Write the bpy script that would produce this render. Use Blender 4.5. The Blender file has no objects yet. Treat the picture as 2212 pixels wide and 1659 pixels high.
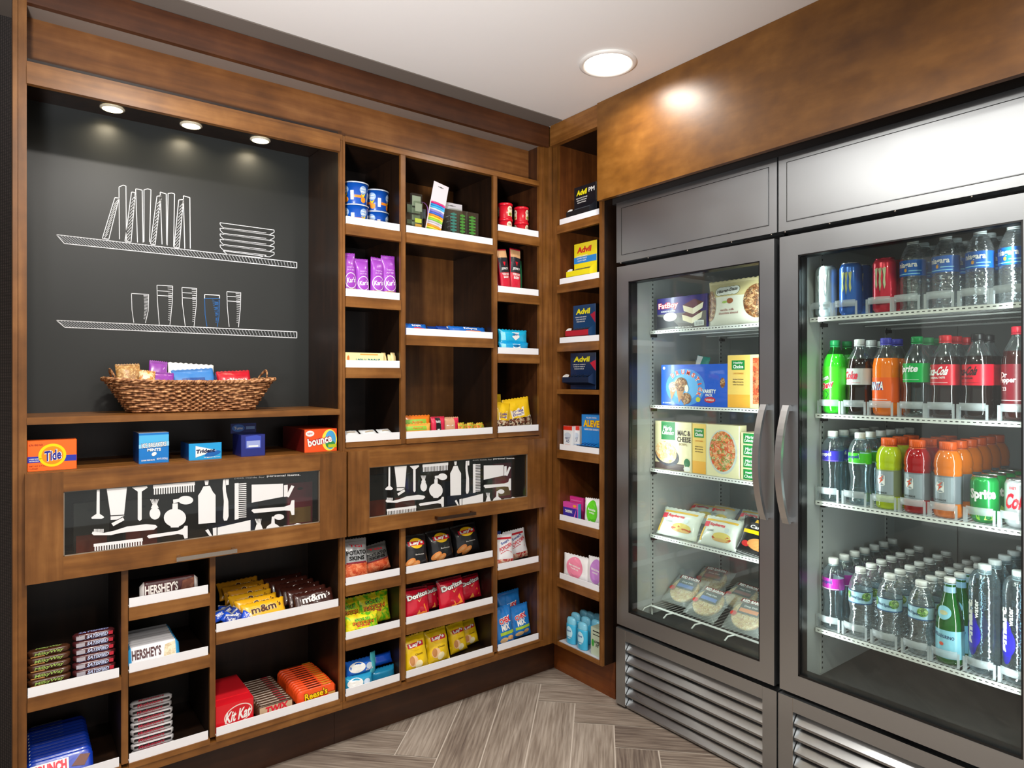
import bpy, math, random
from mathutils import Vector, Matrix, noise
from mathutils.geometry import tessellate_polygon
R = math.radians
S = bpy.context.scene
C = S.collection
rnd = random.Random(7)

# ------------------------------------------------------------------ camera
FPX, CX, CY, EYE = 1436.72, 1106.0, 820.0, 1.285
YAW = R(52.649)
cam_d = bpy.data.cameras.new('camera')
cam_d.sensor_width = 36.0
cam_d.lens = 36.0 * FPX / 2212.0
cam_d.shift_y = -(829.5 - CY) / 2212.0
cam_d.clip_start = 0.05
cam = bpy.data.objects.new('camera', cam_d)
C.objects.link(cam)
cam.location = (0, 0, EYE)
cam.rotation_euler = (R(90), 0, YAW - R(90))
S.camera = cam

# ------------------------------------------------------------------ world, lamps, exposure
w = bpy.data.worlds.new('world'); S.world = w; w.use_nodes = True
bg = w.node_tree.nodes['Background']
bg.inputs['Color'].default_value = (1.0, 0.98, 0.96, 1)
bg.inputs['Strength'].default_value = 0.62
S.view_settings.view_transform = 'Standard'
S.view_settings.look = 'None'
S.view_settings.gamma = 1.0
S.view_settings.use_curve_mapping = False
S.view_settings.exposure = 0.12
S.cycles.transparent_max_bounces = 40
S.cycles.max_bounces = 7
S.cycles.diffuse_bounces = 3
S.cycles.glossy_bounces = 3
S.cycles.transmission_bounces = 6
S.cycles.sample_clamp_indirect = 3.0
S.cycles.caustics_reflective = False
S.cycles.caustics_refractive = False
CEIL = 2.3675

def lamp(name, kind, loc, power, color=(1, 1, 1), size=0.15, rot=(0, 0, 0), spot=None, size_y=None):
    l = bpy.data.lights.new(name, kind)
    l.energy = power; l.color = color
    if kind == 'AREA':
        l.shape = 'RECTANGLE' if size_y else 'DISK'
        l.size = size
        if size_y: l.size_y = size_y
        if spot: l.spread = R(spot)
    else:
        l.shadow_soft_size = size
    if kind == 'SPOT':
        l.spot_size = R(spot); l.spot_blend = 0.6
    o = bpy.data.objects.new(name, l); C.objects.link(o)
    o.location = loc; o.rotation_euler = rot
    return o
WARM = (1.0, 0.94, 0.86)
# recessed downlights of the ceiling grid (the visible one and its neighbours towards and behind the camera)
DOWN = [(1.64, 1.609), (0.35, 1.25), (1.25, 0.35), (-0.1, 0.2), (-1.0, 1.2), (0.6, -0.8)]
DPOW = [4, 22, 11, 20, 10, 20]
for (x, y), p in zip(DOWN, DPOW):
    lamp('downlight', 'AREA', (x, y, CEIL - 0.012), p, WARM, 0.15, spot=160)
# unseen spot added out of view to brighten the ceiling
lamp('ceiling_bounce_lamp', 'SPOT', (-0.30, 0.35, 1.25), 220, (0.97, 0.98, 1.0), 0.12, rot=Vector((1.05, 1.30, 1.12)).to_track_quat('-Z', 'Y').to_euler(), spot=78)
S_BOUNCE = bpy.data.lights['ceiling_bounce_lamp']; S_BOUNCE.spot_blend = 1.0
# puck lamps in the niche
PUCK = [(0.266, 2.388), (0.490, 2.388), (0.713, 2.388)]
for x, y in PUCK:
    lamp('puck_lamp', 'AREA', (x, y, 2.118), 0.35, (1.0, 0.85, 0.6), 0.05, spot=150)

# ------------------------------------------------------------------ pixel -> place helpers (f = 1436.72 px)
CYW, SYW = math.cos(YAW), math.sin(YAW)
def ray(u, v=CY):
    t = (u - CX) / FPX
    return (CYW + SYW * t, SYW - CYW * t, (CY - v) / FPX)
def ax(u, y): r = ray(u); return r[0] * y / r[1]
def az(u, v, y): r = ray(u, v); return r[2] * y / r[1] + EYE
def by(u, x): r = ray(u); return r[1] * x / r[0]
def bz(u, v, x): r = ray(u, v); return r[2] * x / r[0] + EYE

# ------------------------------------------------------------------ materials
def lin(h):
    if not isinstance(h, str): return tuple(h)
    h = h.lstrip('#'); o = []
    for i in (0, 2, 4):
        c = int(h[i:i + 2], 16) / 255.0
        o.append(c / 12.92 if c <= 0.04045 else ((c + 0.055) / 1.055) ** 2.4)
    return tuple(o)
_m = {}
def newmat(name):
    m = bpy.data.materials.new(name); m.use_nodes = True
    return m, m.node_tree.nodes, m.node_tree.links, m.node_tree.nodes['Principled BSDF']
def mat(col, rough=0.45, metal=0.0, coat=0.0, spec=0.5):
    k = (col, rough, metal, coat, spec)
    if k in _m: return _m[k]
    m, N, L, b = newmat('print_' + str(col))
    b.inputs['Base Color'].default_value = (*lin(col), 1)
    b.inputs['Roughness'].default_value = rough
    b.inputs['Metallic'].default_value = metal
    b.inputs['Coat Weight'].default_value = coat
    b.inputs['Specular IOR Level'].default_value = spec
    if 0.25 <= coat < 0.6 and metal == 0 and rough <= 0.35:       # crinkled film
        tc = N.new('ShaderNodeTexCoord'); n = N.new('ShaderNodeTexNoise'); n.inputs['Scale'].default_value = 34; n.inputs['Detail'].default_value = 3; n.inputs['Distortion'].default_value = 1.2
        n.noise_type = 'RIDGED_MULTIFRACTAL'
        bp = N.new('ShaderNodeBump'); bp.inputs['Strength'].default_value = 0.35; bp.inputs['Distance'].default_value = 0.0022
        L.new(tc.outputs['Object'], n.inputs['Vector']); L.new(n.outputs['Fac'], bp.inputs['Height'])
        L.new(bp.outputs[0], b.inputs['Normal']); L.new(bp.outputs[0], b.inputs['Coat Normal'])
    _m[k] = m
    return m
def foil(col): return mat(col, 0.28, 0.0, 0.4)
def speck(cols, scale=60, rough=0.4, seed=0.0):
    k = ('speck', tuple(cols), scale, seed)
    if k in _m: return _m[k]
    m, N, L, b = newmat('speckled_food_print')
    tc = N.new('ShaderNodeTexCoord'); v = N.new('ShaderNodeTexVoronoi'); v.inputs['Scale'].default_value = scale * 1.5
    ns = N.new('ShaderNodeTexNoise'); ns.inputs['Scale'].default_value = scale * 0.6
    mx = N.new('ShaderNodeVectorMath'); mx.operation = 'ADD'
    sc = N.new('ShaderNodeVectorMath'); sc.operation = 'SCALE'; sc.inputs[3].default_value = 0.02
    L.new(tc.outputs['Object'], mx.inputs[0]); L.new(ns.outputs['Color'], sc.inputs[0]); L.new(sc.outputs[0], mx.inputs[1])
    L.new(tc.outputs['Object'], ns.inputs['Vector'])
    L.new(mx.outputs[0], v.inputs['Vector'])
    cr = N.new('ShaderNodeValToRGB'); cr.color_ramp.interpolation = 'CONSTANT'
    cr.color_ramp.interpolation = 'LINEAR'
    sep = N.new('ShaderNodeSeparateColor'); L.new(v.outputs['Color'], sep.inputs[0])
    nf = N.new('ShaderNodeTexNoise'); nf.inputs['Scale'].default_value = scale * 3.0; nf.inputs['Detail'].default_value = 5; L.new(tc.outputs['Object'], nf.inputs['Vector'])
    m1 = N.new('ShaderNodeMath'); m1.operation = 'MULTIPLY'; m1.inputs[1].default_value = 0.8; L.new(sep.outputs[0], m1.inputs[0])
    m2 = N.new('ShaderNodeMath'); m2.operation = 'MULTIPLY_ADD'; m2.inputs[1].default_value = 0.9; L.new(nf.outputs['Fac'], m2.inputs[0]); L.new(m1.outputs[0], m2.inputs[2])
    m3 = N.new('ShaderNodeMath'); m3.operation = 'SUBTRACT'; m3.inputs[1].default_value = 0.38; L.new(m2.outputs[0], m3.inputs[0]); L.new(m3.outputs[0], cr.inputs[0])
    els = cr.color_ramp.elements
    while len(els) < len(cols): els.new(0.5)
    for i, c in enumerate(cols):
        els[i].position = i / len(cols); els[i].color = (*lin(c), 1)
    L.new(cr.outputs[0], b.inputs['Base Color']); b.inputs['Roughness'].default_value = rough
    _m[k] = m
    return m
def wood(name, c1, c2, c3, axis, rough=0.36, big=1.0, sc_=None):
    m, N, L, b = newmat(name)
    tc = N.new('ShaderNodeTexCoord'); mp = N.new('ShaderNodeMapping')
    s = {'x': (1.6, 26, 26), 'z': (26, 26, 1.6), 'y': (26, 1.6, 26)}[axis]
    mp.inputs['Scale'].default_value = sc_ or s
    n1 = N.new('ShaderNodeTexNoise'); n1.inputs['Scale'].default_value = 2.0; n1.inputs['Detail'].default_value = 8
    n2 = N.new('ShaderNodeTexNoise'); n2.inputs['Scale'].default_value = 5.0 * big; n2.inputs['Detail'].default_value = 5
    n3 = N.new('ShaderNodeTexNoise'); n3.inputs['Scale'].default_value = 22.0; n3.inputs['Detail'].default_value = 6
    L.new(tc.outputs['Object'], mp.inputs[0]); L.new(mp.outputs[0], n1.inputs['Vector'])
    L.new(tc.outputs['Object'], n2.inputs['Vector']); L.new(tc.outputs['Object'], n3.inputs['Vector'])
    a = N.new('ShaderNodeMath'); a.operation = 'MULTIPLY'; a.inputs[1].default_value = 0.42
    d = N.new('ShaderNodeMath'); d.operation = 'MULTIPLY_ADD'; d.inputs[1].default_value = 0.40
    e = N.new('ShaderNodeMath'); e.operation = 'MULTIPLY_ADD'; e.inputs[1].default_value = 0.18
    L.new(n1.outputs['Fac'], a.inputs[0]); L.new(n2.outputs['Fac'], d.inputs[0]); L.new(a.outputs[0], d.inputs[2])
    L.new(n3.outputs['Fac'], e.inputs[0]); L.new(d.outputs[0], e.inputs[2])
    cr = N.new('ShaderNodeValToRGB'); els = cr.color_ramp.elements
    els[0].position = 0.36; els[0].color = (*lin(c1), 1)
    els[1].position = 0.64; els[1].color = (*lin(c3), 1)
    k = els.new(0.5); k.color = (*lin(c2), 1)
    L.new(e.outputs[0], cr.inputs[0]); L.new(cr.outputs[0], b.inputs['Base Color'])
    b.inputs['Roughness'].default_value = rough
    bp = N.new('ShaderNodeBump'); bp.inputs['Strength'].default_value = 0.06; bp.inputs['Distance'].default_value = 0.002
    L.new(n1.outputs['Fac'], bp.inputs['Height']); L.new(bp.outputs[0], b.inputs['Normal'])
    return m
WX = wood('brown_stained_wood', '#5c3714', '#7a4d20', '#976633', 'x')
WZ = wood('brown_stained_wood_upright', '#573512', '#73481e', '#8f6030', 'z')
WY = wood('brown_stained_wood_deep', '#5c3714', '#7a4d20', '#976633', 'y')
WIN = wood('shaded_wood_inside', '#150a05', '#1f1108', '#2b180b', 'z', 0.42)  # shade inside the cubbies put into a darker copy of the wood
WTOE = wood('shaded_toe_kick_wood', '#2c1509', '#371c0d', '#432410', 'x', 0.4)  # shade under the cabinets put into the wood colour
WTOEB = wood('red_brown_toe_kick_wood', '#5a2a0c', '#6e3712', '#7d4418', 'y', 0.35)
WPAN = wood('overhead_panel_wood', '#5c3812', '#704718', '#825623', 'y', 0.35, 1.3, (4, 5, 14))
def steel(name, base, rough, ax_):
    m, N, L, b = newmat(name)
    tc = N.new('ShaderNodeTexCoord'); mp = N.new('ShaderNodeMapping'); mp.inputs['Scale'].default_value = (6, 6, 420) if ax_ == 'h' else (420, 420, 6)
    n = N.new('ShaderNodeTexNoise'); n.inputs['Scale'].default_value = 2.0; n.inputs['Detail'].default_value = 4
    L.new(tc.outputs['Object'], mp.inputs[0]); L.new(mp.outputs[0], n.inputs['Vector'])
    n2 = N.new('ShaderNodeTexNoise'); n2.inputs['Scale'].default_value = 3.0; n2.inputs['Detail'].default_value = 2
    L.new(tc.outputs['Object'], n2.inputs['Vector'])
    mr = N.new('ShaderNodeMapRange'); mr.inputs[3].default_value = rough - 0.06; mr.inputs[4].default_value = rough + 0.08
    L.new(n2.outputs['Fac'], mr.inputs[0]); L.new(mr.outputs[0], b.inputs['Roughness'])
    b.inputs['Base Color'].default_value = (*lin(base), 1); b.inputs['Metallic'].default_value = 1.0
    b.inputs['Anisotropic'].default_value = 0.55
    tg = N.new('ShaderNodeTangent'); tg.direction_type = 'RADIAL'; tg.axis = 'Z'; L.new(tg.outputs[0], b.inputs['Tangent'])
    bp = N.new('ShaderNodeBump'); bp.inputs['Strength'].default_value = 0.05; bp.inputs['Distance'].default_value = 0.0006
    L.new(n.outputs['Fac'], bp.inputs['Height']); L.new(bp.outputs[0], b.inputs['Normal'])
    return m
STEEL = steel('brushed_steel', '#b4b9bd', 0.34, 'h')
STEELD = steel('brushed_steel_louver', '#adb1b4', 0.28, 'h')
NICKEL = mat('#c9c2b8', 0.25, 1.0)
BLACK = mat('#060606', 0.5)
GASKET = mat('#0b0b0c', 0.35)
WHITE = mat('#f4f5f8', 0.35)
TRAYW = mat('#f2f3f8', 0.30, 0, 0.2)
def clear(name, tint, base=0.05, edge=0.75, rough=0.05, power=2.2, gcol='#ffffff'):
    k = ('clear', name)
    if k in _m: return _m[k]
    m, N, L, b = newmat(name); N.remove(b)
    out = N['Material Output']
    tr = N.new('ShaderNodeBsdfTransparent'); tr.inputs[0].default_value = (*lin(tint), 1)
    gl = N.new('ShaderNodeBsdfPrincipled'); gl.inputs['Base Color'].default_value = (*lin(gcol), 1)
    gl.inputs['Roughness'].default_value = rough; gl.inputs['Metallic'].default_value = 0.85
    lw = N.new('ShaderNodeLayerWeight'); lw.inputs['Blend'].default_value = 0.5
    pw = N.new('ShaderNodeMath'); pw.operation = 'POWER'; pw.inputs[1].default_value = power
    mr = N.new('ShaderNodeMapRange'); mr.inputs[3].default_value = base; mr.inputs[4].default_value = edge
    mx = N.new('ShaderNodeMixShader')
    L.new(lw.outputs['Facing'], pw.inputs[0]); L.new(pw.outputs[0], mr.inputs[0]); L.new(mr.outputs[0], mx.inputs[0])
    L.new(tr.outputs[0], mx.inputs[1]); L.new(gl.outputs[0], mx.inputs[2]); L.new(mx.outputs[0], out.inputs[0])
    _m[k] = m
    return m
PET = clear('clear_bottle_plastic', '#dfe6e8', 0.10, 0.8, 0.12, 1.6, '#dfe8ea')
PETW = clear('clear_rippled_bottle_plastic', '#e6ecee', 0.16, 0.85, 0.10, 1.3, '#f2f6f8')
PETB = clear('clear_bluish_bottle_plastic', '#d4e4ea', 0.13, 0.8, 0.10, 1.4, '#e2eef2')
for m_, st in ((PETW, 0.9), (PETB, 0.5)):
    N, L = m_.node_tree.nodes, m_.node_tree.links
    tc = N.new('ShaderNodeTexCoord'); mp = N.new('ShaderNodeMapping'); mp.inputs['Scale'].default_value = (30, 30, 95)
    n = N.new('ShaderNodeTexNoise'); n.inputs['Scale'].default_value = 1.6; n.inputs['Detail'].default_value = 2
    bp = N.new('ShaderNodeBump'); bp.inputs['Strength'].default_value = st; bp.inputs['Distance'].default_value = 0.004
    L.new(tc.outputs['Object'], mp.inputs[0]); L.new(mp.outputs[0], n.inputs['Vector']); L.new(n.outputs['Fac'], bp.inputs['Height'])
    for q in N:
        if q.type == 'BSDF_PRINCIPLED': L.new(bp.outputs[0], q.inputs['Normal'])
        if q.type == 'LAYER_WEIGHT': L.new(bp.outputs[0], q.inputs['Normal'])
PANE = clear('door_glass', '#eef3f0', 0.035, 0.6, 0.02, 3.5)
ACRY = clear('clear_pack_plastic', '#eef4ee', 0.06, 0.5, 0.1, 2.5)
def milky(name, col, a):
    m, N, L, b = newmat(name)
    b.inputs['Base Color'].default_value = (*lin(col), 1); b.inputs['Alpha'].default_value = a
    b.inputs['Roughness'].default_value = 0.2
    return m
MILK = milky('translucent_track_plastic', '#d5dde2', 0.38)
FILM = milky('clear_food_film', '#dfe8e4', 0.28)
def emis(name, col, s):
    m, N, L, b = newmat(name)
    b.inputs['Emission Color'].default_value = (*lin(col), 1); b.inputs['Emission Strength'].default_value = s
    b.inputs['Base Color'].default_value = (0.8, 0.8, 0.8, 1)
    return m

# ------------------------------------------------------------------ mesh builder
_txt = {}
def text_mesh(s, bold):
    k = (s, bold)
    if k in _txt: return _txt[k]
    cu = bpy.data.curves.new('t', 'FONT'); cu.body = s; cu.size = 1.0; cu.resolution_u = 2; cu.offset = bold
    cu.fill_mode = 'FRONT' if hasattr(cu, 'fill_mode') else cu.fill_mode
    ob = bpy.data.objects.new('t', cu)
    me = bpy.data.meshes.new_from_object(ob)
    vs = [(v.co.x, v.co.y) for v in me.vertices]; fs = [tuple(p.vertices) for p in me.polygons]
    bpy.data.objects.remove(ob); bpy.data.curves.remove(cu); bpy.data.meshes.remove(me)
    x0 = min(v[0] for v in vs); x1 = max(v[0] for v in vs); y0 = min(v[1] for v in vs); y1 = max(v[1] for v in vs)
    vs = [((x - x0) / (x1 - x0) - 0.5, (y - y0) / (y1 - y0) - 0.5) for x, y in vs]
    _txt[k] = (vs, fs)
    return _txt[k]

class MB:
    def __init__(s): s.v = []; s.f = []; s.mi = []; s.sm = []; s.mats = []; s.M = Matrix.Identity(4)
    def m(s, mt):
        if mt not in s.mats: s.mats.append(mt)
        return s.mats.index(mt)
    def vert(s, p): s.v.append(tuple(s.M @ Vector(p))); return len(s.v) - 1
    def face(s, idx, mt, smooth=False): s.f.append(tuple(idx)); s.mi.append(s.m(mt)); s.sm.append(smooth)
    def poly(s, pts, mt, smooth=False): s.face([s.vert(p) for p in pts], mt, smooth)
    def box(s, a, b, mt, front=None):
        (x0, y0, z0), (x1, y1, z1) = a, b
        if x0 > x1: x0, x1 = x1, x0
        if y0 > y1: y0, y1 = y1, y0
        if z0 > z1: z0, z1 = z1, z0
        i = [s.vert(p) for p in ((x0, y0, z0), (x1, y0, z0), (x1, y1, z0), (x0, y1, z0), (x0, y0, z1), (x1, y0, z1), (x1, y1, z1), (x0, y1, z1))]
        for n, q in enumerate(((0, 1, 5, 4), (1, 2, 6, 5), (2, 3, 7, 6), (3, 0, 4, 7), (4, 5, 6, 7), (3, 2, 1, 0))):
            s.face([i[k] for k in q], front if (front and n == 0) else mt)
        return s
    def lathe(s, prof, mt, seg=24, c=(0, 0), smooth=True, mfun=None, close=True):
        rings = []
        for r, z in prof:
            rings.append([s.vert((c[0] + r * math.cos(2 * math.pi * k / seg), c[1] + r * math.sin(2 * math.pi * k / seg), z)) for k in range(seg)])
        for j in range(len(prof) - 1):
            mm = mfun(0.5 * (prof[j][1] + prof[j + 1][1]), j) if mfun else mt
            for k in range(seg):
                k2 = (k + 1) % seg
                s.face((rings[j][k], rings[j][k2], rings[j + 1][k2], rings[j + 1][k]), mm, smooth)
        if close:
            if prof[0][0] > 1e-5: s.face(rings[0][::-1], mfun(prof[0][1], 0) if mfun else mt)
            if prof[-1][0] > 1e-5: s.face(rings[-1], mfun(prof[-1][1], 99) if mfun else mt)
        return s
    def tube(s, pts, r, mt, seg=6, closed=False, smooth=True):
        pts = [Vector(p) for p in pts]; n = len(pts); rings = []
        up0 = Vector((0, 0, 1))
        for i, p in enumerate(pts):
            a = pts[(i - 1) % n] if (closed or i > 0) else p
            b = pts[(i + 1) % n] if (closed or i < n - 1) else p
            t = (b - a).normalized()
            up = up0 if abs(t.dot(up0)) < 0.95 else Vector((0, 1, 0))
            x = t.cross(up).normalized(); y = x.cross(t)
            rr = r[i] if isinstance(r, (list, tuple)) else r
            rings.append([s.vert(p + (x * math.cos(2 * math.pi * k / seg) + y * math.sin(2 * math.pi * k / seg)) * rr) for k in range(seg)])
        m_ = n if closed else n - 1
        for j in range(m_):
            A_, B_ = rings[j], rings[(j + 1) % n]
            for k in range(seg):
                k2 = (k + 1) % seg
                s.face((A_[k], A_[k2], B_[k2], B_[k]), mt, smooth)
        if not closed: s.face(rings[0], mt); s.face(rings[-1][::-1], mt)
        return s
    # ---- printed marks: fn(u, v, h) gives the place on the surface
    def d_rect(s, fn, u0, v0, u1, v1, mt, h=0.0004, nu=1, nv=1):
        g = [[s.vert(fn(u0 + (u1 - u0) * i / nu, v0 + (v1 - v0) * j / nv, h)) for i in range(nu + 1)] for j in range(nv + 1)]
        for j in range(nv):
            for i in range(nu): s.face((g[j][i], g[j][i + 1], g[j + 1][i + 1], g[j + 1][i]), mt)
    def d_ell(s, fn, cu, cv, ru, rv, mt, h=0.0005, n=22, rings=2, rot=0.0):
        c0 = s.vert(fn(cu, cv, h)); prev = None; cr, sr = math.cos(rot), math.sin(rot)
        for q in range(1, rings + 1):
            cur = []
            for k in range(n):
                a = 2 * math.pi * k / n; x = ru * q / rings * math.cos(a); y = rv * q / rings * math.sin(a)
                cur.append(s.vert(fn(cu + x * cr - y * sr, cv + x * sr + y * cr, h)))
            for k in range(n):
                k2 = (k + 1) % n
                if prev is None: s.face((c0, cur[k], cur[k2]), mt)
                else: s.face((prev[k], cur[k], cur[k2], prev[k2]), mt)
            prev = cur
    def d_poly(s, fn, pts, mt, h=0.0005):
        tri = tessellate_polygon([[Vector((p[0], p[1], 0)) for p in pts]])
        idx = [s.vert(fn(p[0], p[1], h)) for p in pts]
        for t in tri: s.face([idx[k] for k in t], mt)
    def d_line(s, fn, pts, wd, mt, h=0.0006):
        for a, b in zip(pts[:-1], pts[1:]):
            dx, dy = b[0] - a[0], b[1] - a[1]; l = math.hypot(dx, dy) or 1e-6
            nx, ny = -dy / l * wd / 2, dx / l * wd / 2
            idx = [s.vert(fn(*q, h)) for q in ((a[0] + nx, a[1] + ny), (b[0] + nx, b[1] + ny), (b[0] - nx, b[1] - ny), (a[0] - nx, a[1] - ny))]
            s.face(idx, mt)
    def d_text(s, fn, t, cu, cv, wd, ht, mt, h=0.0008, rot=0.0, shear=0.0, bold=0.02, arc=0.0):
        vs, fs = text_mesh(t, bold); cr, sr = math.cos(rot), math.sin(rot)
        idx = []
        for x, y in vs:
            X = x * wd + y * ht * shear; Y = y * ht
            if arc: Y += -arc * (2 * x) ** 2
            idx.append(s.vert(fn(cu + X * cr - Y * sr, cv + X * sr + Y * cr, h)))
        for f in fs: s.face([idx[k] for k in f], mt)
    def data(s, name):
        me = bpy.data.meshes.new(name)
        me.from_pydata(s.v, [], s.f); me.update()
        for mt in s.mats: me.materials.append(mt)
        me.polygons.foreach_set('material_index', s.mi)
        me.polygons.foreach_set('use_smooth', s.sm)
        return me
    def build(s, name, parent=None):
        o = bpy.data.objects.new(name, s.data(name)); C.objects.link(o)
        if parent: o.parent = parent
        return o

def tag(o, label=None, cat=None, group=None, kind=None):
    if label: o['label'] = label
    if cat: o['category'] = cat
    if group: o['group'] = group
    if kind: o['kind'] = kind
    return o
def put(o, loc=(0, 0, 0), rz=0.0, tilt=0.0, roll=0.0):
    o.matrix_world = Matrix.Translation(loc) @ Matrix.Rotation(rz, 4, 'Z') @ Matrix.Rotation(-tilt, 4, 'X') @ Matrix.Rotation(roll, 4, 'Y')
    return o
def empty(name, loc=(0, 0, 0), rz=0.0):
    o = bpy.data.objects.new(name, None); C.objects.link(o); o.empty_display_size = 0.05
    o.location = loc; o.rotation_euler = (0, 0, rz)
    return o
def dup(root, loc, rz=None, label=None, group=None):
    r = root.copy(); C.objects.link(r); r.location = loc
    if rz is not None: r.rotation_euler = (0, 0, rz)
    if label: r['label'] = label
    if group: r['group'] = group
    for ch in list(root.children):
        c = ch.copy(); C.objects.link(c); c.parent = r
    return r
ORD = ['front', 'second', 'third', 'fourth', 'fifth', 'sixth', 'seventh', 'eighth', 'ninth', 'tenth', 'eleventh', 'twelfth', 'thirteenth', 'fourteenth']
flat = lambda u, v, h: (u, -h, v)
TOWARD_B = R(-90)

# ================================================================== THE ROOM
def room(name, a, b, mt): return tag(MB().box(a, b, mt).build(name), kind='structure')
def plaster(name, col, s=90):
    m, N, L, b = newmat(name)
    n = N.new('ShaderNodeTexNoise'); n.inputs['Scale'].default_value = s
    tc = N.new('ShaderNodeTexCoord'); L.new(tc.outputs['Object'], n.inputs['Vector'])
    bp = N.new('ShaderNodeBump'); bp.inputs['Strength'].default_value = 0.05; bp.inputs['Distance'].default_value = 0.002
    L.new(n.outputs['Fac'], bp.inputs['Height']); L.new(bp.outputs[0], b.inputs['Normal'])
    b.inputs['Base Color'].default_value = (*lin(col), 1); b.inputs['Roughness'].default_value = 0.8
    return m
PAINT = plaster('white_ceiling_paint', '#ece8e4')
TAUPE = plaster('taupe_soffit_paint', '#6e645c')  # shadow band on the ceiling beside the cabinets, painted as a darker strip
def weave():
    m, N, L, b = newmat('woven_wallcovering')
    tc = N.new('ShaderNodeTexCoord'); w1 = N.new('ShaderNodeTexWave'); w1.bands_direction = 'X'; w1.inputs['Scale'].default_value = 70; w1.inputs['Distortion'].default_value = 1.5
    w2 = N.new('ShaderNodeTexWave'); w2.bands_direction = 'Z'; w2.inputs['Scale'].default_value = 70; w2.inputs['Distortion'].default_value = 1.5
    mu = N.new('ShaderNodeMath'); mu.operation = 'MULTIPLY'
    for q in (w1, w2): L.new(tc.outputs['Object'], q.inputs['Vector'])
    L.new(w1.outputs['Fac'], mu.inputs[0]); L.new(w2.outputs['Fac'], mu.inputs[1])
    cr = N.new('ShaderNodeValToRGB'); cr.color_ramp.elements[0].color = (*lin('#1d1917'), 1); cr.color_ramp.elements[1].color = (*lin('#564c48'), 1)
    L.new(mu.outputs[0], cr.inputs[0]); L.new(cr.outputs[0], b.inputs['Base Color']); b.inputs['Roughness'].default_value = 0.85
    return m
room('ceiling', (-2.6, -2.6, CEIL), (2.75, 2.5, CEIL + 0.05), PAINT)
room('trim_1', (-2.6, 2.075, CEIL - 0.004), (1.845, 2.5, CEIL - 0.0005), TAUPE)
room('wall_back', (-2.6, 2.48, 0), (2.75, 2.56, CEIL), weave())
room('wall_right', (2.69, -2.6, 0), (2.75, 2.48, CEIL), plaster('grey_wall_paint', '#3a3735'))

# overhead wooden panel across the refrigerators and its header above the corner cabinet
mb = MB(); mb.box((1.845, -1.2, 1.984), (1.865, 1.868, CEIL - 0.001), WPAN)
tag(mb.build('trim_2'), kind='structure')

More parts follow.
